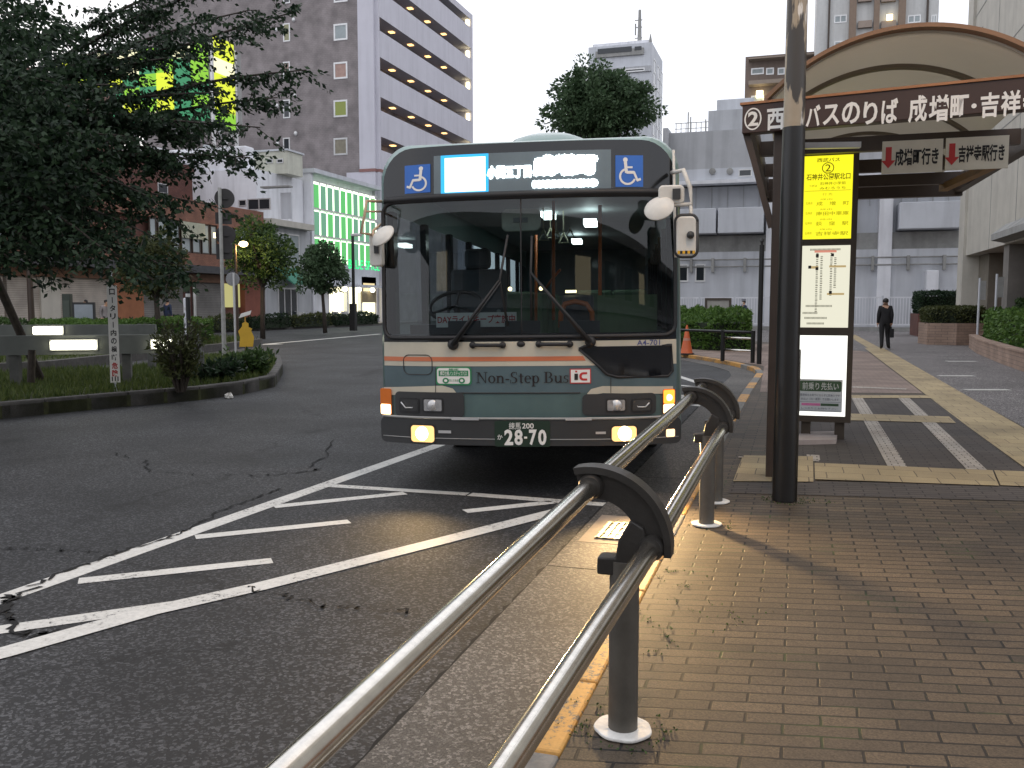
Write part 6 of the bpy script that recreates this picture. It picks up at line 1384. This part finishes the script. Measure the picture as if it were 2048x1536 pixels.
# ================================================================== STREET FURNITURE
def beam_light(label, p0, p1, z0, z1, th, lights, posts, end=None):
    p0, p1 = Vector(p0), Vector(p1); d = (p1 - p0).normalized(); n_ = Vector((-d.y, d.x)); n_ = n_ if n_.dot(Vector((-p0.x, -p0.y))) > 0 else -n_
    t = empty('light_barrier', label, 'barrier', (p0.x, p0.y, 0), 0, 'low barriers with light tubes'); L3 = lambda q, z: (q.x - p0.x, q.y - p0.y, z)
    b = MB(); zc = (z0 + z1) / 2; b.bar(L3(p0, zc), L3(p1, zc), th, z1 - z0); b.build('beam', mat('barrier concrete', (.16, .17, .16), .8, var=.2, scale=2, stain=.2), t)
    for a, w_ in posts:
        q = p0 + d * a; b = MB(); b.bar(L3(q - n_ * th * .6, 0), L3(q - n_ * th * .6, z0 + .02), w_, th, d.to_3d()); b.build('post', M['concrete'] if False else mat('barrier post', (.11, .11, .105), .85, var=.25, scale=4), t)
    for a0, a1 in lights:
        q0, q1 = p0 + d * a0 + n_ * (th / 2 + .03), p0 + d * a1 + n_ * (th / 2 + .03); b = MB(); b.bar(L3(q0 - n_ * .025, zc), L3(q1 - n_ * .025, zc), .05, .19); c_ = b.build('lamp_case', M['alu'], t)
        b = MB(); b.bar(L3(q0 + n_ * .04 + d * .02, zc), L3(q1 + n_ * .04 - d * .02, zc), .08, .15); b.build('light_tube', M['tube_lit'], c_, bevel=.02)
    return t
M['tube_lit'] = lit('tube lit', (1, .97, .72), 4.5)
A_, B_ = aD(-60, 690, 15.2), aD(402, 690, 16.2); dirv = (Vector(B_[:2]) - Vector(A_[:2])); LB = dirv.length
fr = lambda u: (u + 60) / 462 * LB
beam_light('nearer low barrier with two lit tubes behind the lettered post', A_[:2], B_[:2], .63, .96, .14, [(fr(95), fr(190)), (fr(297), fr(345))], [(fr(22), .24), (fr(398), .2), (fr(245), .2)])
A_, B_ = aD(-60, 660, 18.4), aD(312, 660, 19); LB = (Vector(B_[:2]) - Vector(A_[:2])).length; fr = lambda u: (u + 60) / 372 * LB
beam_light('farther low barrier with one lit tube, partly behind the nearer one', A_[:2], B_[:2], .84, 1.07, .14, [(fr(66), fr(127))], [(fr(15), .2), (fr(300), .2)])
# lettered warning post
ps = G(232, 792, .0); vs_ = empty('warning_post', 'slim white post lettered ロータリー内の横断危険 on the island', 'sign', (ps.x, ps.y, .08))
Fc = Vector((-ps.x, -ps.y, 0)).normalized(); rz_ = math.atan2(Fc.y, Fc.x) + R(90); vs_.rotation_euler.z = rz_; dS = (Vector((ps.x, ps.y, 0))).length
def Zs(v): q = ray(234, v); t = Vector((q.x, q.y)).length; return CAMH + q.z * dS / t - .08
b = MB(); b.tube([(0, .02, 0), (-.01, .02, Zs(542))], .022, 10); b.build('pole', M['pale_wall'], vs_, smooth=40)
b = MB(); b.box(-.075, .075, -.012, .0, Zs(765), Zs(571)); b.build('board', M['sign_white'], vs_)
b = MB(); v0 = 576
for i, ch in enumerate('ロータリー内の横断'):
    if ch == 'ー': b.box(-.006, .006, -.016, -.0125, Zs(v0 + 13.5), Zs(v0 + 2)); v0 += 16.4; continue
    put_text(b, ch, -.042, .042, Zs(v0 + 13.5), Zs(v0 + 1.5), lambda x, z: (x, -.0145, z), .025); v0 += 16.4
b.build('black_lettering', M['ink'], vs_, fixn=False); b = MB()
for ch in '危険': put_text(b, ch, -.045, .045, Zs(v0 + 14), Zs(v0 + 1.0), lambda x, z: (x, -.0145, z), .03); v0 += 15
b.build('red_lettering', M['red_ink'], vs_, fixn=False); b = MB()
for x in (-.045, -.0, .04): b.box(x - .008, x + .008, -.0155, -.0125, Zs(762), Zs(753))
b.build('small_print', M['ink'], vs_)
# tall pole with the backs of four signs
pt = G(449, 722, 0); sp_ = empty('traffic_sign_pole', 'tall pale pole carrying dark backs of round and square traffic signs', 'traffic sign', (pt.x, pt.y, 0)); dS = Vector((pt.x, pt.y)).length; sp_.rotation_euler.z = math.atan2(-pt.y, -pt.x) + R(90)
def Zs(v): q = ray(452, v); return CAMH + q.z * dS / Vector((q.x, q.y)).length
ppm = FOC / (dS * 1.0)
b = MB(); b.tube([(0, 0, 0), (0, 0, 1.4)], .06, 12); b.tube([(0, 0, 1.4), (0, 0, Zs(376))], .048, 12); b.build('pole', mat('pale pole', (.36, .36, .34), .55, .1, var=.25, scale=6, stain=.2), sp_, smooth=40)
M['sign_back'] = mat('sign back dark', (.045, .042, .042), .6, .2, var=.2)
for kind, v in (('r', 396), ('q', 436), ('r', 470), ('q', 503)):
    z = Zs(v); b = MB()
    if kind == 'r': b.lathe((.115, .1, z), [(.25, -.012), (.255, 0), (.25, .012)], 28, (0, 1, 0))
    else: h = .15 if v < 450 else .2; b.box(-.13, .28, .09, .11, z - h, z + h)
    o = b.build('sign_plate', M['sign_back'], sp_, smooth=40)
    b = MB(); b.box(-.03, .2, .05, .09, z - .03, z + .03); b.build('sign_clamp', M['sign_back'], o)
# small round sign (seen from behind) on its own pole
pt = aD(470, 655, 27.5); rs = empty('round_sign', 'small round traffic sign seen from behind on a thin pale pole', 'traffic sign', (pt.x, pt.y, .02)); rs.rotation_euler.z = math.atan2(-pt.y, -pt.x) + R(90)
z = aD(468, 560, 27.5).z; b = MB(); b.tube([(0, 0, 0), (0, 0, z + .2)], .035, 10); b.build('pole', M['alu'], rs, smooth=40); b = MB(); b.lathe((-.03, .06, z), [(.2, -.01), (.205, 0), (.2, .01)], 24, (0, 1, 0)); b.build('sign_plate', mat('sign back grey', (.3, .3, .31), .4, .6, var=.2), rs, smooth=40)
# yellow figure board with a tilted pale plate above
pt = aD(491, 668, 28.5); yf_ = empty('figure_board', 'yellow child-shaped road safety board beside the bright hedge', 'sign board', (pt.x, pt.y, .05)); yf_.rotation_euler.z = math.atan2(-pt.y, -pt.x) + R(90)
b = MB(); b.ext([(-.2, 0), (.22, 0), (.26, .3), (.18, .5), (.2, .58), (.1, .62), (.1, .74), (.0, .8), (-.09, .74), (-.1, .64), (-.22, .5), (-.17, .3)], (0, 0, .1), (1, 0, 0), (0, 0, 1), (0, 1, 0), .03); b.build('board', mat('sign yellow', (.6, .36, .03), .5, var=.1), yf_)
b = MB(); b.tube([(0, .03, 0), (0, .03, 1.05)], .02, 8); b.build('stake', mat('orange stake', (.5, .25, .05), .5, var=.1), yf_)
b = MB(); b.ext([(-.2, -.08), (.16, .04), (.2, .17), (-.12, .07)], (0, .0, 1.08), (1, 0, 0), (0, 0, 1), (0, 1, 0), .02); b.build('plate', M['sign_white'], yf_)
# street lamps across the road
def street_lamp(label, u, vtop, vbot, d, r, on, m, arm=0, box=False):
    p = aD(u, vbot, d); t = empty('street_lamp', label, 'street lamp', (p.x, p.y, .02)); z = aD(u, vtop, d).z
    b = MB(); b.tube([(0, 0, 0), (0, 0, z)], [r, r * .8], 12); b.build('pole', m, t, smooth=40)
    hx = Vector((_cy, _sy, 0)) * arm
    if arm: b = MB(); b.tube([(0, 0, z - .05), hx + Vector((0, 0, z))], .03, 8); b.build('arm', m, t)
    b = MB()
    if on: b.ball(hx + Vector((0, 0, z - .0)), .14, 14, 10, (1.25, 1.25, .8)); b.build('globe', lit('lamp globe', (1, .78, .36), 14), t, smooth=True)
    else: b.box(-.05, .5, -.15, .15, z - .02, z + .14); b.build('lamp_head', M['alu'], t, bevel=.03)
    if on:
        l = bpy.data.lights.new('lamp_light', 'POINT'); l.energy = on; l.color = (1, .68, .25); l.shadow_soft_size = .15; lo = bpy.data.objects.new('lamp_light', l); COL.objects.link(lo); lo.parent = t; lo.location = hx + Vector((0, 0, z - .18))
    if box: b = MB(); b.box(-.2, .12, -.15, .15, 0, 1.5); b.build('control_box', M['black'], t)
    return t
street_lamp('brown street lamp post with a glowing head left of the pale pier', 64, 465, 655, 31, .11, 60, M['brown_paint'], .1)
street_lamp('street lamp glowing orange beside the tall traffic sign pole', 475, 490, 650, 36, .06, 110, M['brown_paint'], .32)
street_lamp('unlit black street lamp in front of the green glass shop', 708, 474, 648, 50, .1, 0, M['black'], 0, True)
# display cases in front of the shutters
pt = aD(137, 652, 31); o = empty('display_case', 'narrow dark green cabinet left of the grey poster board', 'cabinet', (pt.x, pt.y, .02)); o.rotation_euler.z = YAW; b = MB(); b.box(-.14, .14, -.1, .1, 0, aD(137, 589, 31).z); b.build('case', mat('cabinet green', (.03, .04, .03), .5, var=.2), o, bevel=.01); b = MB(); b.box(-.11, .11, -.115, -.101, .3, 1.6); b.build('door', mat('cabinet door', (.05, .065, .05), .4, var=.2), o)
pt = aD(170, 652, 30); o = empty('poster_board', 'grey poster board in a black frame before the shutters', 'poster board', (pt.x, pt.y, .02)); o.rotation_euler.z = YAW; zt = aD(170, 606, 30).z; b = MB(); b.box(-.38, .36, -.04, .04, zt - 1.1, zt); b.box(-.36, -.3, -.03, .03, 0, zt - 1.1); b.box(.28, .34, -.03, .03, 0, zt - 1.1); b.build('frame', M['black'], o); b = MB(); b.box(-.31, .3, -.052, -.041, zt - 1.05, zt - .07); b.build('poster', mat('poster grey', (.26, .29, .32), .25, var=.2, scale=1.5), o)
# bollards near the olive tree
for u, v0, v1, m_, lab in ((378, 568, 668, 'black', 'tall dark post standing right of the olive tree trunk'), (372, 600, 668, 'white_wall', 'white bollard beside the tall dark post'), (391, 572, 650, 'alu', 'thin pale pole before the grey shutters')):
    d = 28 if m_ != 'alu' else 34; p = aD(u, v1, d); o = empty('bollard', lab, 'post', (p.x, p.y, .02)); z = aD(u, v0, d).z; b = MB(); b.tube([(0, 0, 0), (0, 0, z)], .07 if m_ == 'black' else .05, 12); b.ball((0, 0, z), .07 if m_ == 'black' else .05, 10, 6); b.build('post', M[m_], o, smooth=40); b = MB(); b.tube([(0, 0, z * .8), (0, 0, z * .85)], .075 if m_ == 'black' else .054, 12); b.build('band', M['alu'], o, smooth=40)
# parked bicycles by the green shop
M['bike_frame'] = mat('bicycle silver', (.4, .4, .42), .3, .7, var=.1)
def bicycle(label):
    t = empty('bicycle', label, 'bicycle', (0, 0, .02), 0, 'bicycles parked by the green shop')
    for x in (-.52, .52):
        b = MB(); b.tube([(x + .32 * math.cos(q), 0, .34 + .32 * math.sin(q)) for q in np.linspace(0, 6.2832, 21)], .02, 6, False); wh = b.build('wheel', M['rubber'], t, smooth=True)
        b = MB(); b.cyl((x, -.04, .34), (x, .04, .34), .03, 8)
        for q in np.linspace(0, 3.14, 9)[:-1]: b.tube([(x + .3 * math.cos(q), 0, .34 + .3 * math.sin(q)), (x - .3 * math.cos(q), 0, .34 - .3 * math.sin(q))], .003, 4)
        b.build('spokes', M['alu'], wh)
    b = MB(); bb1, st, hd = (-.1, 0, .3), (-.25, 0, .75), (.38, 0, .8)
    for p, q in ((bb1, st), (bb1, hd), (st, (.3, 0, .62)), ((-.52, 0, .34), st), ((-.52, 0, .34), bb1), (hd, (.52, 0, .34))): b.tube([p, q], .016, 8)
    b.build('frame', M['bike_frame'], t); b = MB(); b.tube([hd, (.34, 0, .98)], .014, 6); b.tube([(.2, -.26, 1.0), (.33, -.2, .99), (.36, 0, .98), (.33, .2, .99), (.2, .26, 1.0)], .013, 6); b.build('handlebar', M['bike_frame'], t)
    b = MB(); b.ball((-.28, 0, .84), .12, 10, 6, (1.1, .6, .35)); b.build('saddle', M['rubber'], t, smooth=True); b = MB(); b.box(.42, .74, -.16, .16, .72, .74); b.box(.42, .44, -.16, .16, .74, .94); b.box(.72, .74, -.16, .16, .74, .94); b.box(.42, .74, -.16, -.145, .74, .94); b.box(.42, .74, .145, .16, .74, .94); b.build('basket', M['alu'], t); return t
bk0 = bicycle('parked bicycle with a wire basket, leftmost by the white shop pier')
labs = ['parked bicycle under the round dark tree', 'parked bicycle right of the round tree trunk', 'parked bicycle left of the unlit black lamp post', 'parked bicycle just right of the black lamp post', 'parked bicycle below the framed poster', 'parked bicycle nearest the bus mirror']
for i, lab in enumerate([None] + labs):
    o = bk0 if i == 0 else copy_tree(bk0); o.location = (-31.7 + random.uniform(-.1, .1), 52.5 + i * 1.6, .02); o.rotation_euler.z = R(random.uniform(-25, 25))
    if lab: o['label'] = lab
# black pole, barrier and cone on the kerb beyond the bus
p = G(1518, 728, 0); o = empty('black_post', 'tall thin black post with a knob beyond the lamp pole', 'post', (p.x, p.y, 0)); z = aY(1517, 490, p.y).z; b = MB(); b.tube([(0, 0, 0), (0, 0, z)], .06, 14); b.build('post', M['black'], o, smooth=40); b = MB(); b.lathe((0, 0, z), [(.03, 0), (.03, .06), (.05, .08), (.05, .13), (.02, .17)], 12); b.build('knob', M['black'], o, smooth=40)
p0, p1 = G(1445, 722, 0), G(1512, 726, 0); o = empty('low_barrier', 'low black barrier with two shiny rails beside the black post', 'barrier', (p0.x, p0.y, 0)); e = p1 - p0; h = .82
for q in (Vector((0, 0, 0)), e * .9): b = MB(); b.tube([q, q + Vector((0, 0, h))], .055, 12); b.build('post', M['black'], o, smooth=40)
for z in (.3, .62): b = MB(); b.tube([Vector((0, 0, z)), e * .9 + Vector((0, 0, z))], .03, 10); b.build('rail', M['steel'], o, smooth=True)
b = MB(); b.tube([Vector((-3.2, 4.0, .78)), Vector((-1.2, 1.0, .78)), Vector((0, 0, .78)), e * .9 + Vector((0, 0, .78))], .035, 10); b.build('top_rail', M['black'], o, smooth=True)
p = G(1373, 709, .0); o = empty('traffic_cone', 'orange traffic cone on the kerb beside the bus', 'traffic cone', (p.x, p.y, .0)); b = MB(); b.lathe((0, 0, .04), [(.19, 0), (.17, .05), (.03, .8), (.02, .84)], 24); b.build('cone', M['cone'], o, smooth=40); b = MB(); b.prism(rrect(-.21, .21, -.21, .21, .05), 0, .045); b.build('base', M['rubber'], o)
b = MB(); b.lathe((0, 0, .04), [(.128, .25), (.098, .45)], 24); b.build('pale_band', mat('cone band', (.55, .25, .18), .4, var=.1), o, smooth=40)
# posts in the right hedge
for u, v0, d, lab in ((1957, 556, 31, 'thin pale post with a small plate standing in the long hedge'), (1991, 548, 29, 'pale post with a grey plate in the hedge before the pillar')):
    p = aD(u, 620, d); o = empty('sign_post', lab, 'post', (p.x, p.y, .3)); z = aD(u, v0, d).z - .3; b = MB(); b.tube([(0, 0, 0), (0, 0, z)], .04, 10); b.build('post', M['pale_wall'], o, smooth=40); b = MB(); b.box(.02, .2, -.03, .0, z - .75, z - .1); b.build('plate', M['concrete'], o)
# tufts of moss and grass in the paving joints
P, D = [], []
for cx, cy_, n_, sp in ((-.545, 3.04, 90, .12), (-.05, 7.12, 110, .12), (-.50, 6.16, 50, .1), (-.62, 3.9, 50, .12), (-.45, 4.3, 40, .2), (-.7, 3.1, 60, .1), (-.3, 4.6, 30, .25), (-.55, 4.9, 40, .12), (.22, 7.15, 30, .05)):
    for _ in range(n_):
        a = random.uniform(0, 6.283); r_ = sp + abs(random.gauss(0, .03)); P.append((cx + r_ * math.cos(a), cy_ + r_ * math.sin(a), -.003)); D.append((random.gauss(0, .6), random.gauss(0, .6), .6))
tag(leaf_mesh(P, D, .012, .009, 'moss_tufts', M['leaf_mid'], None), 'moss and tiny weeds sprouting from the brick joints round the posts', 'moss', kind='stuff')
# crumpled paper on the road
p = G(458, 797, ROAD); o = empty('paper_litter', 'crumpled white paper lying on the road by the island kerb', 'litter', (p.x, p.y, ROAD)); b = MB(); b.ball((0, 0, .04), .075, 9, 6, (1.1, .8, .7))
b.v = [(x + random.gauss(0, .012), y + random.gauss(0, .012), max(0.001, z + random.gauss(0, .012))) for x, y, z in b.v]; b.build('paper', M['sign_white'], o)
# station block behind the viewer (seen mirrored in the bus windscreen and the rails)
st = empty('station_building', 'grey station block behind the viewer, mirrored in the bus windscreen', 'building', (0, -16, 0))
b = MB(); b.box(-14, 60, -10, 0, 0, 6.4); b.build('wall', M['grey_wall'], st); b = MB(); b.box(-18, 60, -10.5, 3.5, 6.41, 7.0); b.build('roof_slab', M['concrete'], st)
for i in range(9):
    b = MB(); x = -12 + i * 5.2; b.box(x, x + 2.6, .01, .06, 3.7, 6.0); fr_ = b.build('window', M['alu'], st); b = MB(); b.box(x + .1, x + 2.5, .061, .08, 3.8, 5.9); b.build('pane', M['glass_dark'] if i % 3 else lit('added sparkle pane', (1, .85, .55), 1.2), fr_)  # glowing panes are invented, added for sparkle in the mirrored rails
b = MB(); b.box(-13, 40, .01, .3, 2.9, 3.4); b.build('sign_band', M['pale_wall'], st)  # unseen band, added for its reflection along the rails
# ================================================================== PEOPLE
def person(label, loc, rz, H, mats, pose, hair='hair', cap=None, mask=False, bulk=None):
    """one skinned body; pose gives the joints that differ from standing"""
    J = dict(pel=(0, 0, .95), sp=(0, 0, 1.12), ch=(0, 0, 1.32), nk=(0, -.0, 1.47), hd0=(0, -.01, 1.55), hd1=(0, -.015, 1.66))
    for s, n_ in ((-1, 'l'), (1, 'r')):
        J.update({'sh' + n_: (s * .17, 0, 1.40), 'el' + n_: (s * .205, .02, 1.14), 'wr' + n_: (s * .215, -.04, .90), 'ha' + n_: (s * .215, -.06, .82), 'hp' + n_: (s * .095, 0, .90), 'kn' + n_: (s * .1, -.02, .50), 'an' + n_: (s * .1, .02, .09), 'to' + n_: (s * .11, -.16, .035)})
    J.update({q: c for q, c in pose.items() if q != 'face'}); k_ = list(J); sc = H / 1.74
    RD = dict(pel=.135, sp=.125, ch=.145, nk=.055, hd0=.078, hd1=.082, sh=.075, el=.05, wr=.036, ha=.038, hp=.095, kn=.066, an=.048, to=.038)
    RD.update(bulk or {})
    E_ = [('pel', 'sp'), ('sp', 'ch'), ('ch', 'nk'), ('nk', 'hd0'), ('hd0', 'hd1')]
    for n_ in 'lr': E_ += [('ch', 'sh' + n_), ('sh' + n_, 'el' + n_), ('el' + n_, 'wr' + n_), ('wr' + n_, 'ha' + n_), ('pel', 'hp' + n_), ('hp' + n_, 'kn' + n_), ('kn' + n_, 'an' + n_), ('an' + n_, 'to' + n_)]
    me = bpy.data.meshes.new('person'); me.from_pydata([tuple(c * sc for c in J[q]) for q in k_], [(k_.index(a), k_.index(c)) for a, c in E_], [])
    ob = bpy.data.objects.new('tmp', me); COL.objects.link(ob); ob.modifiers.new('skin', 'SKIN'); sub = ob.modifiers.new('sub', 'SUBSURF'); sub.levels = 2; sub.render_levels = 2
    for i, q in enumerate(k_):
        r_ = (RD.get(q) or RD[q[:2]]) * sc; d_ = me.skin_vertices[0].data[i]; d_.radius = (r_, r_ * (.78 if q in ('pel', 'sp', 'ch') else 1)); d_.use_root = q == 'pel'
    bpy.context.view_layer.update(); m2 = bpy.data.meshes.new_from_object(ob.evaluated_get(bpy.context.evaluated_depsgraph_get())); bpy.data.objects.remove(ob)
    b = MB(); b.v = [tuple(v.co) for v in m2.vertices]; b.f = [list(p.vertices) for p in m2.polygons]; JV = {q: Vector(J[q]) * sc for q in k_}
    for f in b.f:
        c_ = sum((Vector(b.v[i]) for i in f), Vector()) / len(f)
        def seg(a, c): a, c = JV[a], JV[c]; t = max(0, min(1, (c_ - a).dot(c - a) / (c - a).length_squared)); return (c_ - a.lerp(c, t)).length
        dd = {0: min(seg('nk', 'hd0'), seg('hd0', 'hd1'), seg('wrl', 'hal'), seg('wrr', 'har')), 1: min(seg('pel', 'sp') * .95, seg('sp', 'ch') * .8, seg('ch', 'shl'), seg('ch', 'shr'), seg('shl', 'ell'), seg('shr', 'elr'), seg('ell', 'wrl'), seg('elr', 'wrr')), 2: min(seg('hpl', 'knl'), seg('hpr', 'knr'), seg('knl', 'anl'), seg('knr', 'anr')), 3: min(seg('anl', 'tol'), seg('anr', 'tor')) * .85}
        b.m.append(min(dd, key=dd.get))
    b.slot(0)   # fingers, thumb, nose and ears grow out of the same mesh
    for n_, s in (('l', -1), ('r', 1)):
        w_, h_ = JV['wr' + n_], JV['ha' + n_]; dn = (h_ - w_).normalized()
        for i, (o_, ln) in enumerate(((-.028, .065), (-.01, .08), (.01, .075), (.027, .06))): q = h_ + Vector((0, o_, 0)) * sc; b.tube([q, q + dn * ln * .5 * sc, q + (dn * ln + Vector((-s * .022, 0, 0))) * sc], [.0095 * sc, .009 * sc, .007 * sc], 6)
        q = w_.lerp(h_, .5); b.tube([q + Vector((0, -.025, 0)) * sc, q + (dn * .03 + Vector((0, -.055, 0))) * sc, q + (dn * .065 + Vector((0, -.062, 0))) * sc], [.012 * sc, .011 * sc, .008 * sc], 6)
    hd = (JV['hd0'] + JV['hd1']) / 2; fd = Vector(pose.get('face', (0, -1, 0))); sd = fd.cross(Vector((0, 0, 1))).normalized()
    b.tube([hd + fd * .07 * sc + Vector((0, 0, .015)), hd + fd * .1 * sc + Vector((0, 0, -.015)), hd + fd * .075 * sc + Vector((0, 0, -.025))], [.008, .014, .008], 6)
    for s in (-1, 1): b.ball(hd + sd * s * .082 * sc, .026, 8, 6, (.6, .6, 1))
    t = b.build('person', [M['skin'], *mats], None, smooth=True); t.location = loc; t.rotation_euler.z = rz; tag(t, label, 'person')
    b = MB()
    top = hd + Vector((0, 0, .03)); b.ball(top - fd * .012, .098 * sc, 14, 10, (1, 1, 1.02)); b.v = [(x, y, z) if (Vector((x, y, z)) - top).dot(fd) < .045 or z > top.z + .045 else (x - fd.x * .03, y - fd.y * .03, z) for x, y, z in b.v]
    b.build('hair', M[hair], t, smooth=True)
    b = MB()
    for s in (-1, 1): b.ball(hd + fd * .078 * sc + sd * s * .03 + Vector((0, 0, .015)), .008, 6, 4)
    b.build('eyes', M['ink'], t)
    if mask: b = MB(); b.ball(hd + fd * .055 + Vector((0, 0, -.035)), .055, 10, 8, (1, 1, .9)); b.build('face_mask', M['sign_white'], t, smooth=True)
    if cap: b = MB(); b.lathe(top + Vector((0, 0, .03)), [(.1, 0), (.1, .04), (.125, .08), (.11, .1), (.02, .11)], 18); b.prism([(top.x + fd.x * a + sd.x * c, top.y + fd.y * a + sd.y * c) for a, c in ((.06, -.08), (.16, -.05), (.18, 0), (.16, .05), (.06, .08))], top.z + .03, top.z + .04); b.build('cap', cap, t, smooth=40)
    return t
suit = mat('black suit', (.010, .010, .012), .8, var=.2); shoe = mat('shoes', (.01, .01, .01), .4, var=0); navy = mat('navy uniform', (.018, .03, .07), .7, var=.15); greysh = mat('grey shirt', (.26, .24, .24), .8, var=.15); dk = mat('dark trousers', (.03, .027, .027), .8, var=.15)
pm = G(1768, 699, 0)
walk = dict(knl=(-.11, -.10, .51), anl=(-.13, .02, .10), tol=(-.20, -.12, .04), knr=(.10, .06, .50), anr=(.11, .16, .12), tor=(.11, .03, .035), ell=(-.205, .05, 1.14), wrl=(-.21, -.0, .9), elr=(.21, -.0, 1.13), wrr=(.215, -.07, .9), har=(.215, -.09, .82))
man = person('man in a black suit walking away beside the yellow tactile strip', (pm.x, pm.y, .005), R(180) + YAW * .3, 1.70, [suit, suit, shoe], walk, bulk=dict(ch=.175, sp=.155, pel=.155, sh=.09, el=.066, wr=.045, hp=.115, kn=.08, an=.06))
bc = empty('briefcase', 'black briefcase in the hand of the man in the suit', 'briefcase', (0, 0, 0)); hp = man.matrix_basis @ Vector((.26, -.06, .74)); bc.location = (hp.x + .0, hp.y, hp.z - .36)
mw = Matrix.Translation(man.location) @ Matrix.Rotation(man.rotation_euler.z, 4, 'Z'); hp = mw @ (Vector((-.215, -.05, .76)) * (1.68 / 1.74)); bc.location = (hp.x, hp.y, hp.z - .34); bc.rotation_euler.z = man.rotation_euler.z
b = MB(); b.box(-.06, .06, -.2, .2, 0, .29); b.build('bag', suit, bc, bevel=.02); b = MB(); b.tube([(0, -.07, .28), (0, -.06, .35), (0, .06, .35), (0, .07, .28)], .01, 6); b.build('handle', suit, bc)
pq = aY(1487, 640, 44); person('police officer in navy with a cap and white mask behind the hedge', (pq.x, 44, .0), R(-75) + YAW, 1.72, [navy, navy, shoe], dict(ell=(-.2, -.06, 1.14), wrl=(-.16, -.26, 1.08), hal=(-.15, -.33, 1.08)), cap=mat('cap white navy', (.25, .26, .3), .6, var=.3, scale=9), mask=True)
pa = aX(210, 640, -29.0); person('person in a grey shirt walking right behind the lettered post', (-29.0, pa.y, .02), R(70) + YAW, 1.68, [greysh, dk, shoe], dict(walk, ch=(0, -.05, 1.32), nk=(0, -.09, 1.47), hd0=(0, -.12, 1.55), hd1=(0, -.13, 1.66), face=(0, -1, 0)))
pa = aX(336, 640, -29.5); person('person in dark clothes standing beside the olive tree trunk', (-29.5, pa.y, .02), R(160) + YAW, 1.74, [navy, dk, shoe], {})
pa = aX(173, 640, -32.0); person('person mostly hidden behind the grey poster board, hair showing above it', (-32.0, pa.y, .02), R(-60) + YAW, 1.70, [dk, dk, shoe], {})
